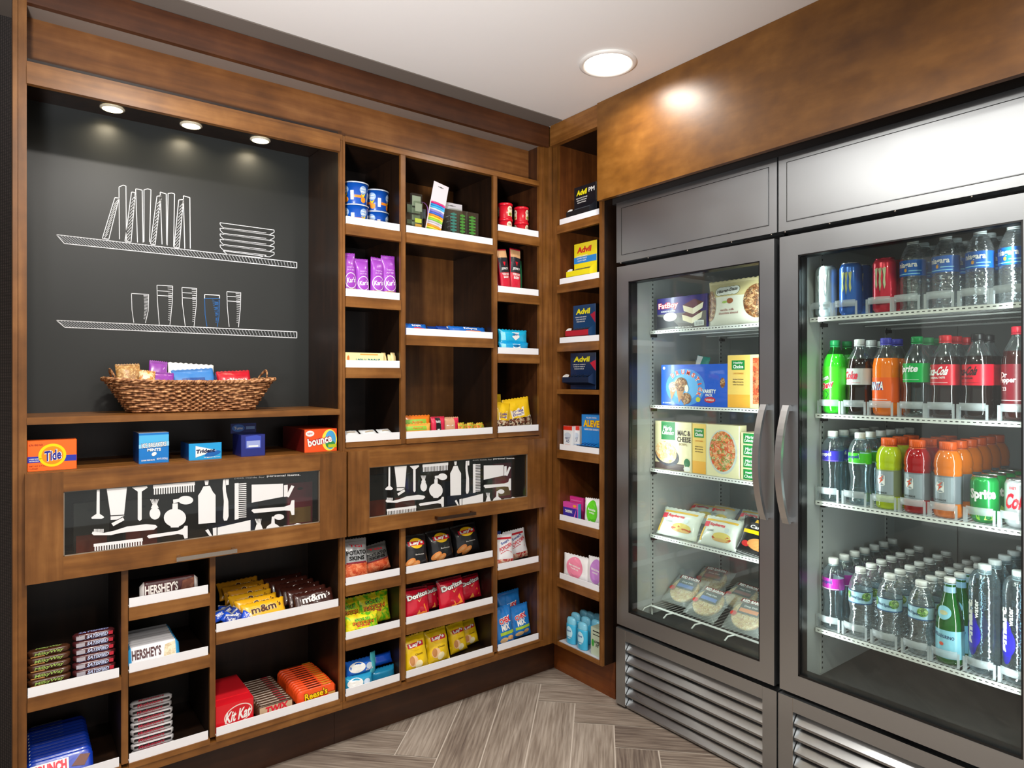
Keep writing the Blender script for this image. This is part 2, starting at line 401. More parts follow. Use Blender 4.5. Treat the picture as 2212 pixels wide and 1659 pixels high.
# floor: wood-look planks, 15 x 90 cm herringbone at 45 degrees with pale grout
def floor():
    gm = mat('#c9beb2', 0.7)
    m, N, L, b = newmat('grey_brown_wood_look_tile')
    uv = N.new('ShaderNodeUVMap'); uv.uv_map = 'UVMap'
    mp = N.new('ShaderNodeMapping'); mp.inputs['Scale'].default_value = (3.0, 55, 1)
    n = N.new('ShaderNodeTexNoise'); n.inputs['Scale'].default_value = 2.2; n.inputs['Detail'].default_value = 9; n.inputs['Distortion'].default_value = 0.3
    n2 = N.new('ShaderNodeTexNoise'); n2.inputs['Scale'].default_value = 1.1; n2.inputs['Detail'].default_value = 4; n2.inputs['Distortion'].default_value = 1.5
    mp2 = N.new('ShaderNodeMapping'); mp2.inputs['Scale'].default_value = (1.2, 6, 1)
    L.new(uv.outputs[0], mp.inputs[0]); L.new(mp.outputs[0], n.inputs['Vector'])
    L.new(uv.outputs[0], mp2.inputs[0]); L.new(mp2.outputs[0], n2.inputs['Vector'])
    at = N.new('ShaderNodeAttribute'); at.attribute_name = 'tone'
    a = N.new('ShaderNodeMath'); a.operation = 'MULTIPLY'; a.inputs[1].default_value = 0.55; L.new(n.outputs['Fac'], a.inputs[0])
    c = N.new('ShaderNodeMath'); c.operation = 'MULTIPLY_ADD'; c.inputs[1].default_value = 0.35; L.new(n2.outputs['Fac'], c.inputs[0]); L.new(a.outputs[0], c.inputs[2])
    d = N.new('ShaderNodeMath'); d.operation = 'MULTIPLY_ADD'; d.inputs[1].default_value = 0.14; L.new(at.outputs['Fac'], d.inputs[0]); L.new(c.outputs[0], d.inputs[2])
    cr = N.new('ShaderNodeValToRGB'); e = cr.color_ramp.elements
    e[0].position = 0.38; e[0].color = (*lin('#655850'), 1); e[1].position = 0.70; e[1].color = (*lin('#b3a79b'), 1)
    q = e.new(0.52); q.color = (*lin('#8b7e72'), 1)
    L.new(d.outputs[0], cr.inputs[0]); L.new(cr.outputs[0], b.inputs['Base Color']); b.inputs['Roughness'].default_value = 0.42
    bp = N.new('ShaderNodeBump'); bp.inputs['Strength'].default_value = 0.12; bp.inputs['Distance'].default_value = 0.002
    L.new(n.outputs['Fac'], bp.inputs['Height']); L.new(bp.outputs[0], b.inputs['Normal'])
    me = bpy.data.meshes.new('floor'); V = []; F = []; UV = []; T = []; MI = []
    V += [(-2.6, -2.6, -0.002), (2.75, -2.6, -0.002), (2.75, 2.5, -0.002), (-2.6, 2.5, -0.002)]; F.append((0, 1, 2, 3)); UV += [(0, 0)] * 4; T.append(0.5); MI.append(1)
    W_, L_, g = 0.1497, 0.898, 0.0024; r2 = math.sqrt(0.5)
    def plank(q0, q1, p0, p1, vert_):
        k = len(V); ou, ov = rnd.random() * 20, rnd.random() * 20
        pts = [(q0 + g, p0 + g), (q1 - g, p0 + g), (q1 - g, p1 - g), (q0 + g, p1 - g)]
        w = [((q + p) * r2, (p - q) * r2) for q, p in pts]
        for ax_i, lim, sg in ((0, -2.6, 1), (0, 2.75, -1), (1, -2.6, 1), (1, 2.5, -1)):
            out = []
            for a, b in zip(w, w[1:] + w[:1]):
                da, db = (a[ax_i] - lim) * sg, (b[ax_i] - lim) * sg
                if da >= 0: out.append(a)
                if da * db < 0: t = da / (da - db); out.append((a[0] + (b[0] - a[0]) * t, a[1] + (b[1] - a[1]) * t))
            w = out
            if len(w) < 3: return
        for x, y in w: V.append((x, y, 0.0))
        F.append(tuple(range(k, k + len(w)))); T.append(rnd.random()); MI.append(0)
        for x, y in w:
            q, p = (x - y) * r2, (x + y) * r2
            UV.append((p + ou, q + ov) if vert_ else (q + ou, p + ov))
    for i in range(-40, 41):
        for j in range(-4, 5):
            q0 = -0.253 + i * W_ + j * L_; pt = 2.652 - i * W_ + j * L_
            plank(q0, q0 + W_, pt - L_, pt, True)
            plank(q0, q0 + L_, pt, pt + W_, False)
    me.from_pydata(V, [], F); me.materials.append(m); me.materials.append(gm)
    me.polygons.foreach_set('material_index', MI)
    ul = me.uv_layers.new(name='UVMap')
    for k, u in enumerate(UV): ul.data[k].uv = u
    al = me.attributes.new('tone', 'FLOAT', 'FACE')
    for k, t in enumerate(T): al.data[k].value = t
    o = bpy.data.objects.new('floor', me); C.objects.link(o); tag(o, kind='structure')
floor()

# recessed ceiling light
def ceiling_light(x, y, label):
    o = empty('ceiling_light', (x, y, CEIL)); tag(o, label, 'ceiling light')
    MB().lathe([(0.098, -0.0005), (0.098, -0.006), (0.088, -0.010), (0.080, -0.006), (0.078, -0.0008)], mat('#e8e4de', 0.4), 40, close=False).build('trim_ring', o)
    MB().lathe([(0.0001, -0.004), (0.078, -0.004)], emis('lit_lens', '#fff6e6', 9.0), 40, close=False).build('lens', o)
ceiling_light(1.64, 1.609, 'round recessed ceiling light with a white ring, glowing, above the refrigerators')

# ================================================================== CABINETS
def wpart(mb, name, parent):
    o = mb.build(name, parent); o.matrix_parent_inverse = parent.matrix_world.inverted() if parent.parent is None else Matrix.Identity(4)
    if parent.parent is None:
        o.matrix_parent_inverse = Matrix.Translation(-Vector(parent.location))
    return o
YF, YB = 2.175, 2.474
cabL = tag(empty('display_cabinet', (0.47, YF, 0)), 'tall brown wooden cabinet with a blackboard niche holding a wicker basket', 'cabinet')
cabR = tag(empty('display_cabinet', (1.37, YF, 0)), 'brown wooden cabinet of open cubbies over a glass flap door, beside the inner corner', 'cabinet')
def bx_(cab, name, x0, x1, y0, y1, z0, z1, mt, front=None):
    return wpart(MB().box((x0, y0, z0), (x1, y1, z1), mt, front), name, cab)
def panel(cab, name, x0, x1, z0, z1):      # upright board: light edge, dark inner faces
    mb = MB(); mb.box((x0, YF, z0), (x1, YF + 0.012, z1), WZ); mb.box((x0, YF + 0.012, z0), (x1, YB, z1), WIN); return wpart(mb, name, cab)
# uprights
bx_(cabL, 'side_panel', 0.017, 0.0275, YF - 0.003, YB, 0.0, CEIL - 0.006, WZ)
panel(cabL, 'side_panel', 0.0285, 0.047, 0.151, CEIL - 0.006)
panel(cabL, 'side_panel', 0.915, 0.9245, 0.151, 2.125)
panel(cabL, 'divider', 0.264, 0.281, 0.190, 0.755)
panel(cabL, 'divider', 0.499, 0.515, 0.190, 0.755)
panel(cabR, 'side_panel', 0.9255, 0.935, 0.151, 2.125)
panel(cabR, 'divider', 1.149, 1.169, 1.05, 2.107)
panel(cabR, 'divider', 1.565, 1.585, 1.05, 2.107)
panel(cabR, 'divider', 1.149, 1.169, 0.185, 0.755)
panel(cabR, 'divider', 1.565, 1.585, 0.185, 0.755)
mb = MB(); mb.box((1.804, YF, 0.151), (1.823, YF + .012, CEIL - 0.006), WZ); mb.box((1.804, YF + .012, 0.151), (1.823, YB, CEIL - 0.006), wood('right_inner_wood', '#2c170a', '#3f2210', '#523018', 'z', .42)); wpart(mb, 'side_panel', cabR)  # inner face darkened too, for the shade of the cubby
bx_(cabR, 'filler_strip', 1.8235, 1.8745, YF - 0.006, YF + 0.014, 0.151, CEIL - 0.006, WZ)
# backs
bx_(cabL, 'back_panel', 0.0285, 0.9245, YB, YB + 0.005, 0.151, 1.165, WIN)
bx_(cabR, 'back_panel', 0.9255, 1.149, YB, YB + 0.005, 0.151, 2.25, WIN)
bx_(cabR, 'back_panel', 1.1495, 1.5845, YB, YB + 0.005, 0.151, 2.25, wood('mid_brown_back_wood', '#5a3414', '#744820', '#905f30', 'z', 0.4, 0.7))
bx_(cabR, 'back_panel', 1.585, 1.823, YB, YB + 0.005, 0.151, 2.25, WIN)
# head: fascia set back, crown board in front of it, top rail and lintel
for cab, x0, x1 in ((cabL, 0.047, 0.925), (cabR, 0.925, 1.804)):
    bx_(cab, 'fascia', x0, x1, 2.246, 2.262, 2.1275, 2.30, wood('fascia_wood', '#5a3517', '#73461f', '#8a5a2e', 'x', 0.45))
    mb = MB(); mb.box((x0, 2.157, 2.275), (x1, 2.177, CEIL - 0.006), wood('crown_wood', '#3a1e0e', '#4a2814', '#5d351b', 'x', 0.4)); mb.box((x0, 2.177, 2.275), (x1, 2.262, 2.279), mat('#8a7c72', 0.6)); wpart(mb, 'crown_board', cab)
bx_(cabR, 'crown_board', 1.804, 1.845, 2.157, 2.177, 2.275, CEIL - 0.006, wood('crown_wood_corner', '#3a1e0e', '#4a2814', '#5d351b', 'x', 0.4))
bx_(cabR, 'top_rail', 0.935, 1.804, YF - 0.002, 2.195, 2.107, 2.127, WX)
bx_(cabR, 'top_board', 0.935, 1.804, 2.1952, YB, 2.108, 2.127, WIN)
bx_(cabL, 'top_rail', 0.047, 0.9245, YF - 0.002, 2.245, 2.109, 2.127, WX)
bx_(cabL, 'lintel', 0.047, 0.915, YF - 0.006, YF + 0.012, 2.067, 2.1165, WX)
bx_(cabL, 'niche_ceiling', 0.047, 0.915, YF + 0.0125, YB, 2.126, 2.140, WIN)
# niche floor, ledge, compartment boards behind the flap doors
bx_(cabL, 'shelf', 0.047, 0.915, YF - 0.002, YB, 1.165, 1.184, WX)
bx_(cabL, 'shelf', 0.047, 0.915, YF - 0.002, YB, 1.021, 1.040, WX)
bx_(cabL, 'shelf', 0.047, 0.915, YF, YB, 0.755, 0.771, WX)
bx_(cabR, 'shelf', 0.935, 1.804, YF - 0.002, YB, 1.032, 1.048, WX)
bx_(cabR, 'shelf', 0.935, 1.804, YF, YB, 0.755, 0.771, WX)
bx_(cabL, 'bottom_rail', 0.0285, 0.9245, YF - 0.004, YB, 0.151, 0.176, WX)
bx_(cabR, 'bottom_rail', 0.9255, 1.823, YF - 0.004, YB, 0.151, 0.176, WX)
bx_(cabL, 'toe_kick', 0.0285, 0.9245, 2.245, 2.262, 0.0, 0.151, WTOE)
bx_(cabR, 'toe_kick', 0.9255, 1.948, 2.245, 2.262, 0.0, 0.151, WTOE)
def shelf(cab, x0, x1, z, t=0.037):
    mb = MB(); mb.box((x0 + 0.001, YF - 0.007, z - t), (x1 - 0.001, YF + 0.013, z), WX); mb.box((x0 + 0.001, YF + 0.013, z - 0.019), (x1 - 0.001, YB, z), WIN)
    return wpart(mb, 'shelf', cab)
def tray(x0, x1, z, label, lip=0.026):
    mb = MB(); x0 += 0.002; x1 -= 0.006
    mb.box((x0, YF - 0.004, z + 0.0004), (x1, YF - 0.001, z + lip), TRAYW)
    mb.box((x0, YF - 0.001, z + 0.0004), (x1, YF + 0.020, z + 0.0012), TRAYW)
    o = mb.build('shelf_tray'); tag(o, label, 'tray', 'white lipped trays on the cabinet shelves'); return o
COLS = {'L1': (0.047, 0.264), 'L2': (0.281, 0.499), 'L3': (0.515, 0.915), 'R1': (0.935, 1.149), 'R2': (1.169, 1.565), 'R3': (1.585, 1.804)}
SH = [('L1', cabL, 0.443, 'stacked green and pink wrapped bars', .037), ('L1', cabL, 0.190, 'blue wrapped bars in the lowest left cubby', .016),
      ('L2', cabL, 0.634, 'a single brown wrapped bar', .037), ('L2', cabL, 0.447, 'white wrapped bars with dark lettering', .037), ('L2', cabL, 0.190, 'a stack of silver wrapped bars', .016),
      ('L3', cabL, 0.509, 'yellow and brown sweet packs', .037), ('L3', cabL, 0.190, 'red carton and orange wrapped sweets', .016),
      ('R1', cabR, 1.824, 'blue pasta cups', .037), ('R1', cabR, 1.574, 'purple nut bags', .037), ('R1', cabR, 1.327, 'cream biscuit packs', .037), ('R1', cabR, 1.068, 'flat white packs', .018),
      ('R2', cabR, 1.825, 'hair ties and clear plastic packs', .037), ('R2', cabR, 1.449, 'flat blue snack packs', .037), ('R2', cabR, 1.068, 'orange, pink and green snack packs', .018),
      ('R3', cabR, 1.887, 'small red tubs', .037), ('R3', cabR, 1.639, 'black and red jerky packs', .037), ('R3', cabR, 1.390, 'two cyan biscuit packs', .037), ('R3', cabR, 1.069, 'yellow chocolate bags', .018),
      ('R1', cabR, 0.574, 'potato skin bags', .037), ('R1', cabR, 0.386, 'green and yellow sour sweet bags', .037), ('R1', cabR, 0.190, 'blue and white tissue packs', .014),
      ('R2', cabR, 0.573, 'black crisp bags', .037), ('R2', cabR, 0.387, 'red corn chip bags', .037), ('R2', cabR, 0.190, 'yellow crisp bags', .014),
      ('R3', cabR, 0.513, 'white and red popcorn bags', .037), ('R3', cabR, 0.186, 'blue snack mix bags', .010)]
for k, cab, z, what, t in SH:
    x0, x1 = COLS[k]
    shelf(cab, x0, x1, z, t); tray(x0, x1, z, 'white lipped tray on the wooden shelf, under ' + what)

# chalkboard with its chalk drawing
m, N, L, b = newmat('chalkboard'); n = N.new('ShaderNodeTexNoise'); n.inputs['Scale'].default_value = 3.0; n.inputs['Detail'].default_value = 6
tc = N.new('ShaderNodeTexCoord'); L.new(tc.outputs['Object'], n.inputs['Vector'])
cr = N.new('ShaderNodeValToRGB'); cr.color_ramp.elements[0].color = (*lin('#242625'), 1); cr.color_ramp.elements[1].color = (*lin('#303231'), 1)
L.new(n.outputs['Fac'], cr.inputs[0]); L.new(cr.outputs[0], b.inputs['Base Color']); b.inputs['Roughness'].default_value = 0.38
chalk = bx_(cabL, 'chalkboard', 0.047, 0.915, YB - 0.006, YB + 0.005, 1.184, 2.126, m)
def chalk_drawing():
    mb = MB(); H1 = mat('#b4b8be', 0.9); W1 = mat('#eef0f4', 0.9); BL = mat('#2f6fb5', 0.9); yb = YB - 0.006
    def P(u, v, h): return (ax(u, yb), yb - 0.0004 - h * 0.2, az(u, v, yb))
    def ln(pts, wd=1.8, mt=W1):
        mb.d_line(P, pts, wd, mt, 0.0008)
    def hatch(a, b, c, d, n, sk):           # between top line a-b and bottom line c-d (pixels)
        ln([a, b]); ln([c, d]); ln([b, d]); ln([a, c])
        for i in range(n):
            t = i / n; t2 = min(1, t + 0.004)
            ln([(a[0] + (b[0] - a[0]) * t, a[1] + (b[1] - a[1]) * t), (c[0] + (d[0] - c[0]) * t2 + sk * (1 - t), c[1] + (d[1] - c[1]) * t2)], 1.1, H1)
    hatch((122, 507), (641, 567), (139, 526), (641, 579), 74, 6)
    hatch((122, 692), (641, 717), (140, 707), (641, 730), 74, 6)
    for b_ in ([(221, 515), (248, 427), (257, 428), (235, 517), (221, 515)], [(258, 517), (257, 404), (266, 400), (272, 402), (273, 520)],
               [(270, 521), (284, 415), (292, 416), (283, 523), (270, 521)], [(297, 524), (293, 408), (300, 409), (307, 411), (309, 524)],
               [(311, 523), (311, 410), (319, 408), (326, 410), (323, 523)], [(325, 527), (339, 424), (347, 423), (335, 529), (325, 527)],
               [(350, 528), (346, 415), (359, 419), (360, 528)], [(361, 530), (363, 418), (371, 417), (377, 419), (375, 533)],
               [(376, 534), (386, 432), (396, 431), (387, 535), (376, 534)], [(399, 537), (396, 423), (410, 427), (411, 537)]):
        ln(b_)
    for (x0, y0, x1, y1) in ((226, 510, 250, 430), (274, 518, 288, 418), (329, 524, 343, 427), (379, 531, 391, 434)):
        for i in range(13):
            t = i / 13; cx_, cy_ = x0 + (x1 - x0) * t, y0 + (y1 - y0) * t
            ln([(cx_ - 2, cy_ + 6), (cx_ + 7, cy_ - 5)], 1.0)
    for i in range(5):
        d = i * 12
        ln([(475, 481 + d), (476, 486 + d), (484, 494 + d), (582, 507 + d), (592, 502 + d), (592, 497 + d), (475, 481 + d)], 1.4)
        ln([(482, 492 + d), (575, 503 + d)], 1.0)
    ln([(482, 542), (490, 549), (560, 556), (575, 552)], 1.4)
    def glass(x0, x1, vt, rims, bx0, bx1, vb, mt=W1):
        for r_ in rims: ln([(x0, r_), (x1, r_ + 2)], 1.3)
        ln([(x0, vt), (x0 + 1, vt + 35), (bx0, vb)], 1.3, mt); ln([(x1, vt + 2), (x1 - 1, vt + 38), (bx1, vb + 1)], 1.3, mt)
        for i in range(17):
            v_ = vt + 4 + i * (vb - vt - 10) / 17; xr = x1 - (x1 - bx1) * (i / 17) ** 2
            ln([(xr - 3 - 8 * (1 - i / 20), v_), (xr - 1, v_ + 1)], 0.9, mt)
    glass(284, 321, 634, (634,), 289, 314, 697)
    glass(339, 373, 616, (616, 628, 638), 344, 367, 701)
    glass(393, 425, 621, (621, 632, 643), 400, 419, 704)
    glass(442, 474, 645, (), 447, 469, 705, BL); ln([(442, 636), (474, 638)]); ln([(442, 636), (442, 645)]); ln([(474, 638), (474, 645)]); ln([(442, 645), (474, 645)], 1.5, BL)
    for i in range(12): ln([(458 + i * 0.9, 648 + i * 4), (471 - i * .2, 650 + i * 4)], 1.2, BL)
    glass(490, 520, 630, (630, 640, 650), 495, 515, 706)
    o = mb.build('chalk_drawing', chalk); o.matrix_parent_inverse = Matrix.Identity(4)
    o['label'] = 'chalk drawing of books, plates and glasses on two shelves'
chalk_drawing()
for x, y in PUCK:
    o = empty('puck_light', (x, y, 2.1255)); tag(o, {0: 'small glowing round light under the niche top, left of three', 1: 'small glowing round light under the niche top, middle of three', 2: 'small glowing round light under the niche top, right of three'}[PUCK.index((x, y))], 'light', 'small round lights in the niche')
    MB().lathe([(0.034, 0.0), (0.034, -0.003), (0.028, -0.005)], mat('#d9cfb8', 0.3), 28, close=False).build('trim_ring', o)
    MB().lathe([(0.0001, -0.0045), (0.028, -0.0045)], emis('puck_lens', '#ffe9ae', 7.0), 28, close=False).build('lens', o)

# flap doors with printed glass
def flap_door(cab, x0, x1, gx0, gx1, z0, z1, gz0, gz1, y, hx0, hx1, hz, hcol):
    fr = MB(); t = 0.019
    fr.box((x0, y, z0), (gx0, y + t, z1), WZ); fr.box((gx1, y, z0), (x1, y + t, z1), WZ)
    fr.box((gx0, y, z0), (gx1, y + t, gz0), WX); fr.box((gx0, y, gz1), (gx1, y + t, z1), WX)
    door = wpart(fr, 'door', cab)
    gl = MB(); gl.box((gx0, y + 0.006, gz0), (gx1, y + 0.010, gz1), PANE); gl.build('glass_pane', door)
    bd = MB(); q = 0.0022
    for a, b_ in (((gx0, gz0), (gx0 + q, gz1)), ((gx1 - q, gz0), (gx1, gz1)), ((gx0, gz0), (gx1, gz0 + q)), ((gx0, gz1 - q), (gx1, gz1))):
        bd.box((a[0], y + 0.003, a[1]), (b_[0], y + 0.006, b_[1]), mat('#8c8072', 0.3))
    bd.build('glazing_bead', door)
    h = MB(); h.box((hx0, y - 0.030, hz - 0.006), (hx1, y - 0.024, hz + 0.006), hcol)
    for hx in (hx0 + 0.006, hx1 - 0.010): h.box((hx, y - 0.024, hz - 0.005), (hx + 0.009, y, hz + 0.005), hcol)
    h.build('handle', door)
    g = MB(); WG = mat('#e9eaec', 0.5); GX0 = ax(137.4, 2.155); sc = (gx1 - gx0) / (ax(691, 2.155) - GX0)
    zb = az(137.4, 1202.6, 2.155)
    def P(X, Y, h=0.0):
        u, v = X / 2.9105, 980 + Y / 2.9105
        x = gx0 + (ax(u, 2.155) - GX0) * sc; z = gz0 + (az(u, v, 2.155) - zb)
        return (x, y + 0.0057 - h, min(max(z, gz0 + 0.001), gz1 - 0.001))
    hh_ = [0.0002]
    def pl(*p): hh_[0] += 1e-5; g.d_poly(P, [(p[i], p[i + 1]) for i in range(0, len(p), 2)], WG, hh_[0])
    def el(cx, cy, rx, ry, rot=0): hh_[0] += 1e-5; g.d_ell(P, cx, cy, rx, ry, WG, hh_[0], rot=rot)
    def comb(xs, ya, yb, n, hgt, up):     # body between slanted lines, teeth hanging from the lower one
        for i in range(n):
            t = (i + 0.5) / n; X = xs[0] + (xs[1] - xs[0]) * t; Y = ya + (yb - ya) * t; wd = (xs[1] - xs[0]) / n * 0.27
            pl(X - wd, Y, X + wd, Y, X + wd, Y + hgt, X - wd, Y + hgt)
    pl(610, 225, 628, 225, 628, 380, 655, 398, 655, 404, 640, 412, 578, 412, 576, 402, 608, 380)
    pl(672, 222, 800, 213, 782, 385, 697, 390); pl(697, 396, 785, 391, 740, 416, 697, 418); pl(702, 440, 775, 402, 784, 420, 714, 458)
    pl(832, 215, 925, 205, 930, 215, 893, 240, 893, 415, 880, 426, 868, 415, 868, 240)
    pl(965, 200, 1228, 178, 1228, 200, 965, 222); comb((966, 1227), 218, 198, 17, 42, 0)
    pl(950, 345, 1000, 343, 990, 322, 960, 323); el(976, 378, 34, 38)
    for i in range(6): pl(946 + i * 10, 288, 950 + i * 10, 287, 966 + i * 4.5, 322, 961 + i * 4.5, 322)
    el(1102, 405, 70, 57); pl(1087, 316, 1120, 313, 1120, 360, 1085, 362); pl(1090, 290, 1130, 284, 1130, 305, 1092, 314); el(1170, 294, 47, 27); pl(1072, 448, 1130, 447, 1126, 465, 1076, 466)
    pl(1250, 444, 1248, 265, 1265, 240, 1282, 207, 1322, 203, 1340, 240, 1358, 262, 1358, 435); pl(1288, 170, 1315, 168, 1311, 198, 1293, 200)
    pl(1405, 165, 1420, 162, 1424, 240, 1438, 300, 1440, 395, 1430, 422, 1412, 424, 1405, 405, 1410, 300, 1402, 220); pl(1422, 163, 1441, 161, 1441, 197, 1424, 200)
    pl(1478, 188, 1503, 186, 1503, 413, 1478, 417)
    for i in range(18): Y = 190 + i * 12.3; pl(1500, Y, 1552, Y - 4, 1552, Y + 2, 1500, Y + 6)
    pl(1585, 196, 1783, 190, 1783, 272, 1585, 310); pl(1788, 200, 1812, 197, 1812, 271, 1788, 273); pl(1835, 200, 1854, 206, 1819, 276, 1800, 270)
    pl(578, 505, 584, 492, 655, 500, 720, 486, 800, 460, 920, 445, 980, 450, 992, 462, 970, 480, 850, 490, 760, 500, 700, 514, 590, 515)
    for i in range(8): pl(592 + i * 8, 476, 597 + i * 8, 475, 596 + i * 8, 498, 591 + i * 8, 498)
    pl(590, 570, 898, 532, 900, 552, 590, 588); comb((592, 899), 585, 551, 19, 30, 0)
    pl(926, 522, 935, 513, 1120, 487, 1152, 472, 1163, 455, 1182, 455, 1182, 533, 1162, 536, 1153, 512, 1120, 507, 938, 535)
    pl(1583, 360, 1592, 350, 1790, 335, 1828, 322, 1836, 295, 1854, 293, 1854, 386, 1837, 388, 1828, 360, 1790, 358, 1600, 376)
    pl(1370, 466, 1578, 418, 1578, 490, 1370, 523); pl(1340, 470, 1364, 465, 1364, 524, 1342, 526); pl(1293, 485, 1311, 475, 1337, 522, 1322, 527)
    pl(1616, 445, 1642, 440, 1656, 478, 1603, 488)
    for i in range(5): pl(1606 + i * 9, 412, 1610 + i * 9, 411, 1622 + i * 5, 442, 1617 + i * 5, 443)
    pl(1674, 479, 1682, 458, 1708, 440, 1712, 398, 1728, 395, 1730, 440, 1755, 455, 1762, 468); el(1757, 399, 32, 18)
    pl(1785, 455, 1850, 448, 1870, 438, 1895, 442, 1900, 452, 1790, 466)
    g.d_text(P, 'peek inside for', 1573, 153, 190, -13, mat('#cfcfcf', 0.5), 0.0003, bold=0.0, rot=-0.04)
    g.d_text(P, 'personal items.', 1787, 139, 212, -17, WG, 0.0003, rot=-0.04)
    gr = g.build('glass_print', door); gr['label'] = 'white silhouettes of combs, razors and bottles printed on glass'
flap_door(cabL, 0.043, 0.9315, ax(137.4, 2.155), ax(691, 2.155), 0.746, 1.037, az(137.4, 1202.6, 2.155), az(137.4, 1062.5, 2.155), 2.155, ax(381, 2.128), ax(512, 2.128), az(447, 1199, 2.128), NICKEL)
flap_door(cabR, 0.938, 1.824, ax(798, 2.155), ax(1140, 2.155), 0.746, 1.037, az(798, 1119.6, 2.155), az(798, 1010.1, 2.155), 2.155, ax(944, 2.128), ax(1028, 2.128), az(985, 1115, 2.128), mat('#6b5348', 0.3, 1.0))

# corner cabinet on the right wall
XF = 1.875
cabC = tag(empty('corner_cabinet', (XF, 2.0, 0)), 'narrow tall wooden cabinet of eight open shelves in the corner beside the refrigerators', 'cabinet')
def bc(name, x0, x1, y0, y1, z0, z1, mt): return wpart(MB().box((x0, y0, z0), (x1, y1, z1), mt), name, cabC)
mb = MB(); mb.box((XF, 2.138, 0.152), (XF + 0.014, 2.168, CEIL - 0.002), WZ); mb.box((XF + 0.014, 2.138, 0.152), (2.19, 2.156, CEIL - 0.002), wood('warm_inner_wood', '#4a260f', '#633515', '#7a4720', 'z', 0.4)); wpart(mb, 'side_panel', cabC)
mb = MB(); mb.box((XF, 1.870, 0.152), (XF + 0.012, 1.886, CEIL - 0.002), WZ); mb.box((XF + 0.012, 1.870, 0.152), (2.66, 1.886, CEIL - 0.002), WIN); wpart(mb, 'side_panel', cabC)
bc('back_panel', 2.19, 2.20, 1.870, 2.156, 0.152, CEIL - 0.002, WIN)
bc('header', 1.850, XF - 0.0005, 1.8695, 2.155, 2.279, CEIL - 0.002, WY)
bc('header', XF, XF + 0.3, 1.887, 2.137, 2.287, 2.305, WIN)
bc('bottom_board', XF, 2.19, 1.887, 2.137, 0.152, 0.170, WY)
bc('toe_kick', 1.949, 1.965, 1.872, 2.244, 0.0, 0.151, WTOEB)
for z, t in ((1.94, .035), (1.688, .036), (1.439, .036), (1.244, .019), (0.988, .036), (0.690, .036), (0.442, .036)):
    mb = MB(); mb.box((XF - 0.004, 1.887, z - t), (XF + 0.012, 2.137, z), WY); mb.box((XF + 0.012, 1.887, z - 0.018), (2.19, 2.137, z), WIN); wpart(mb, 'shelf', cabC)
for z, what in ((1.94, 'the black pill box'), (1.688, 'the yellow pill box'), (1.439, 'the blue box with red flap'), (0.988, 'the bright blue pill box'), (0.690, 'pink and green hygiene packs'), (0.442, 'two pink wipe packs')):
    mb = MB(); mb.box((XF - 0.001, 1.889, z + 0.0004), (XF + 0.002, 2.122, z + 0.024), TRAYW); mb.box((XF + 0.002, 1.889, z + 0.0004), (XF + 0.025, 2.122, z + 0.0012), TRAYW)
    tag(mb.build('shelf_tray'), 'white lipped tray in the narrow corner cabinet, under ' + what, 'tray', 'white trays in the corner cabinet')
mb = MB(); mb.box((XF + 0.004, 1.889, 0.1705), (2.15, 2.132, 0.1725), mat('#b9bec6', 0.35)); tag(mb.build('shelf_tray'), 'grey liner on the lowest shelf of the corner cabinet, under deodorant sticks', 'tray')

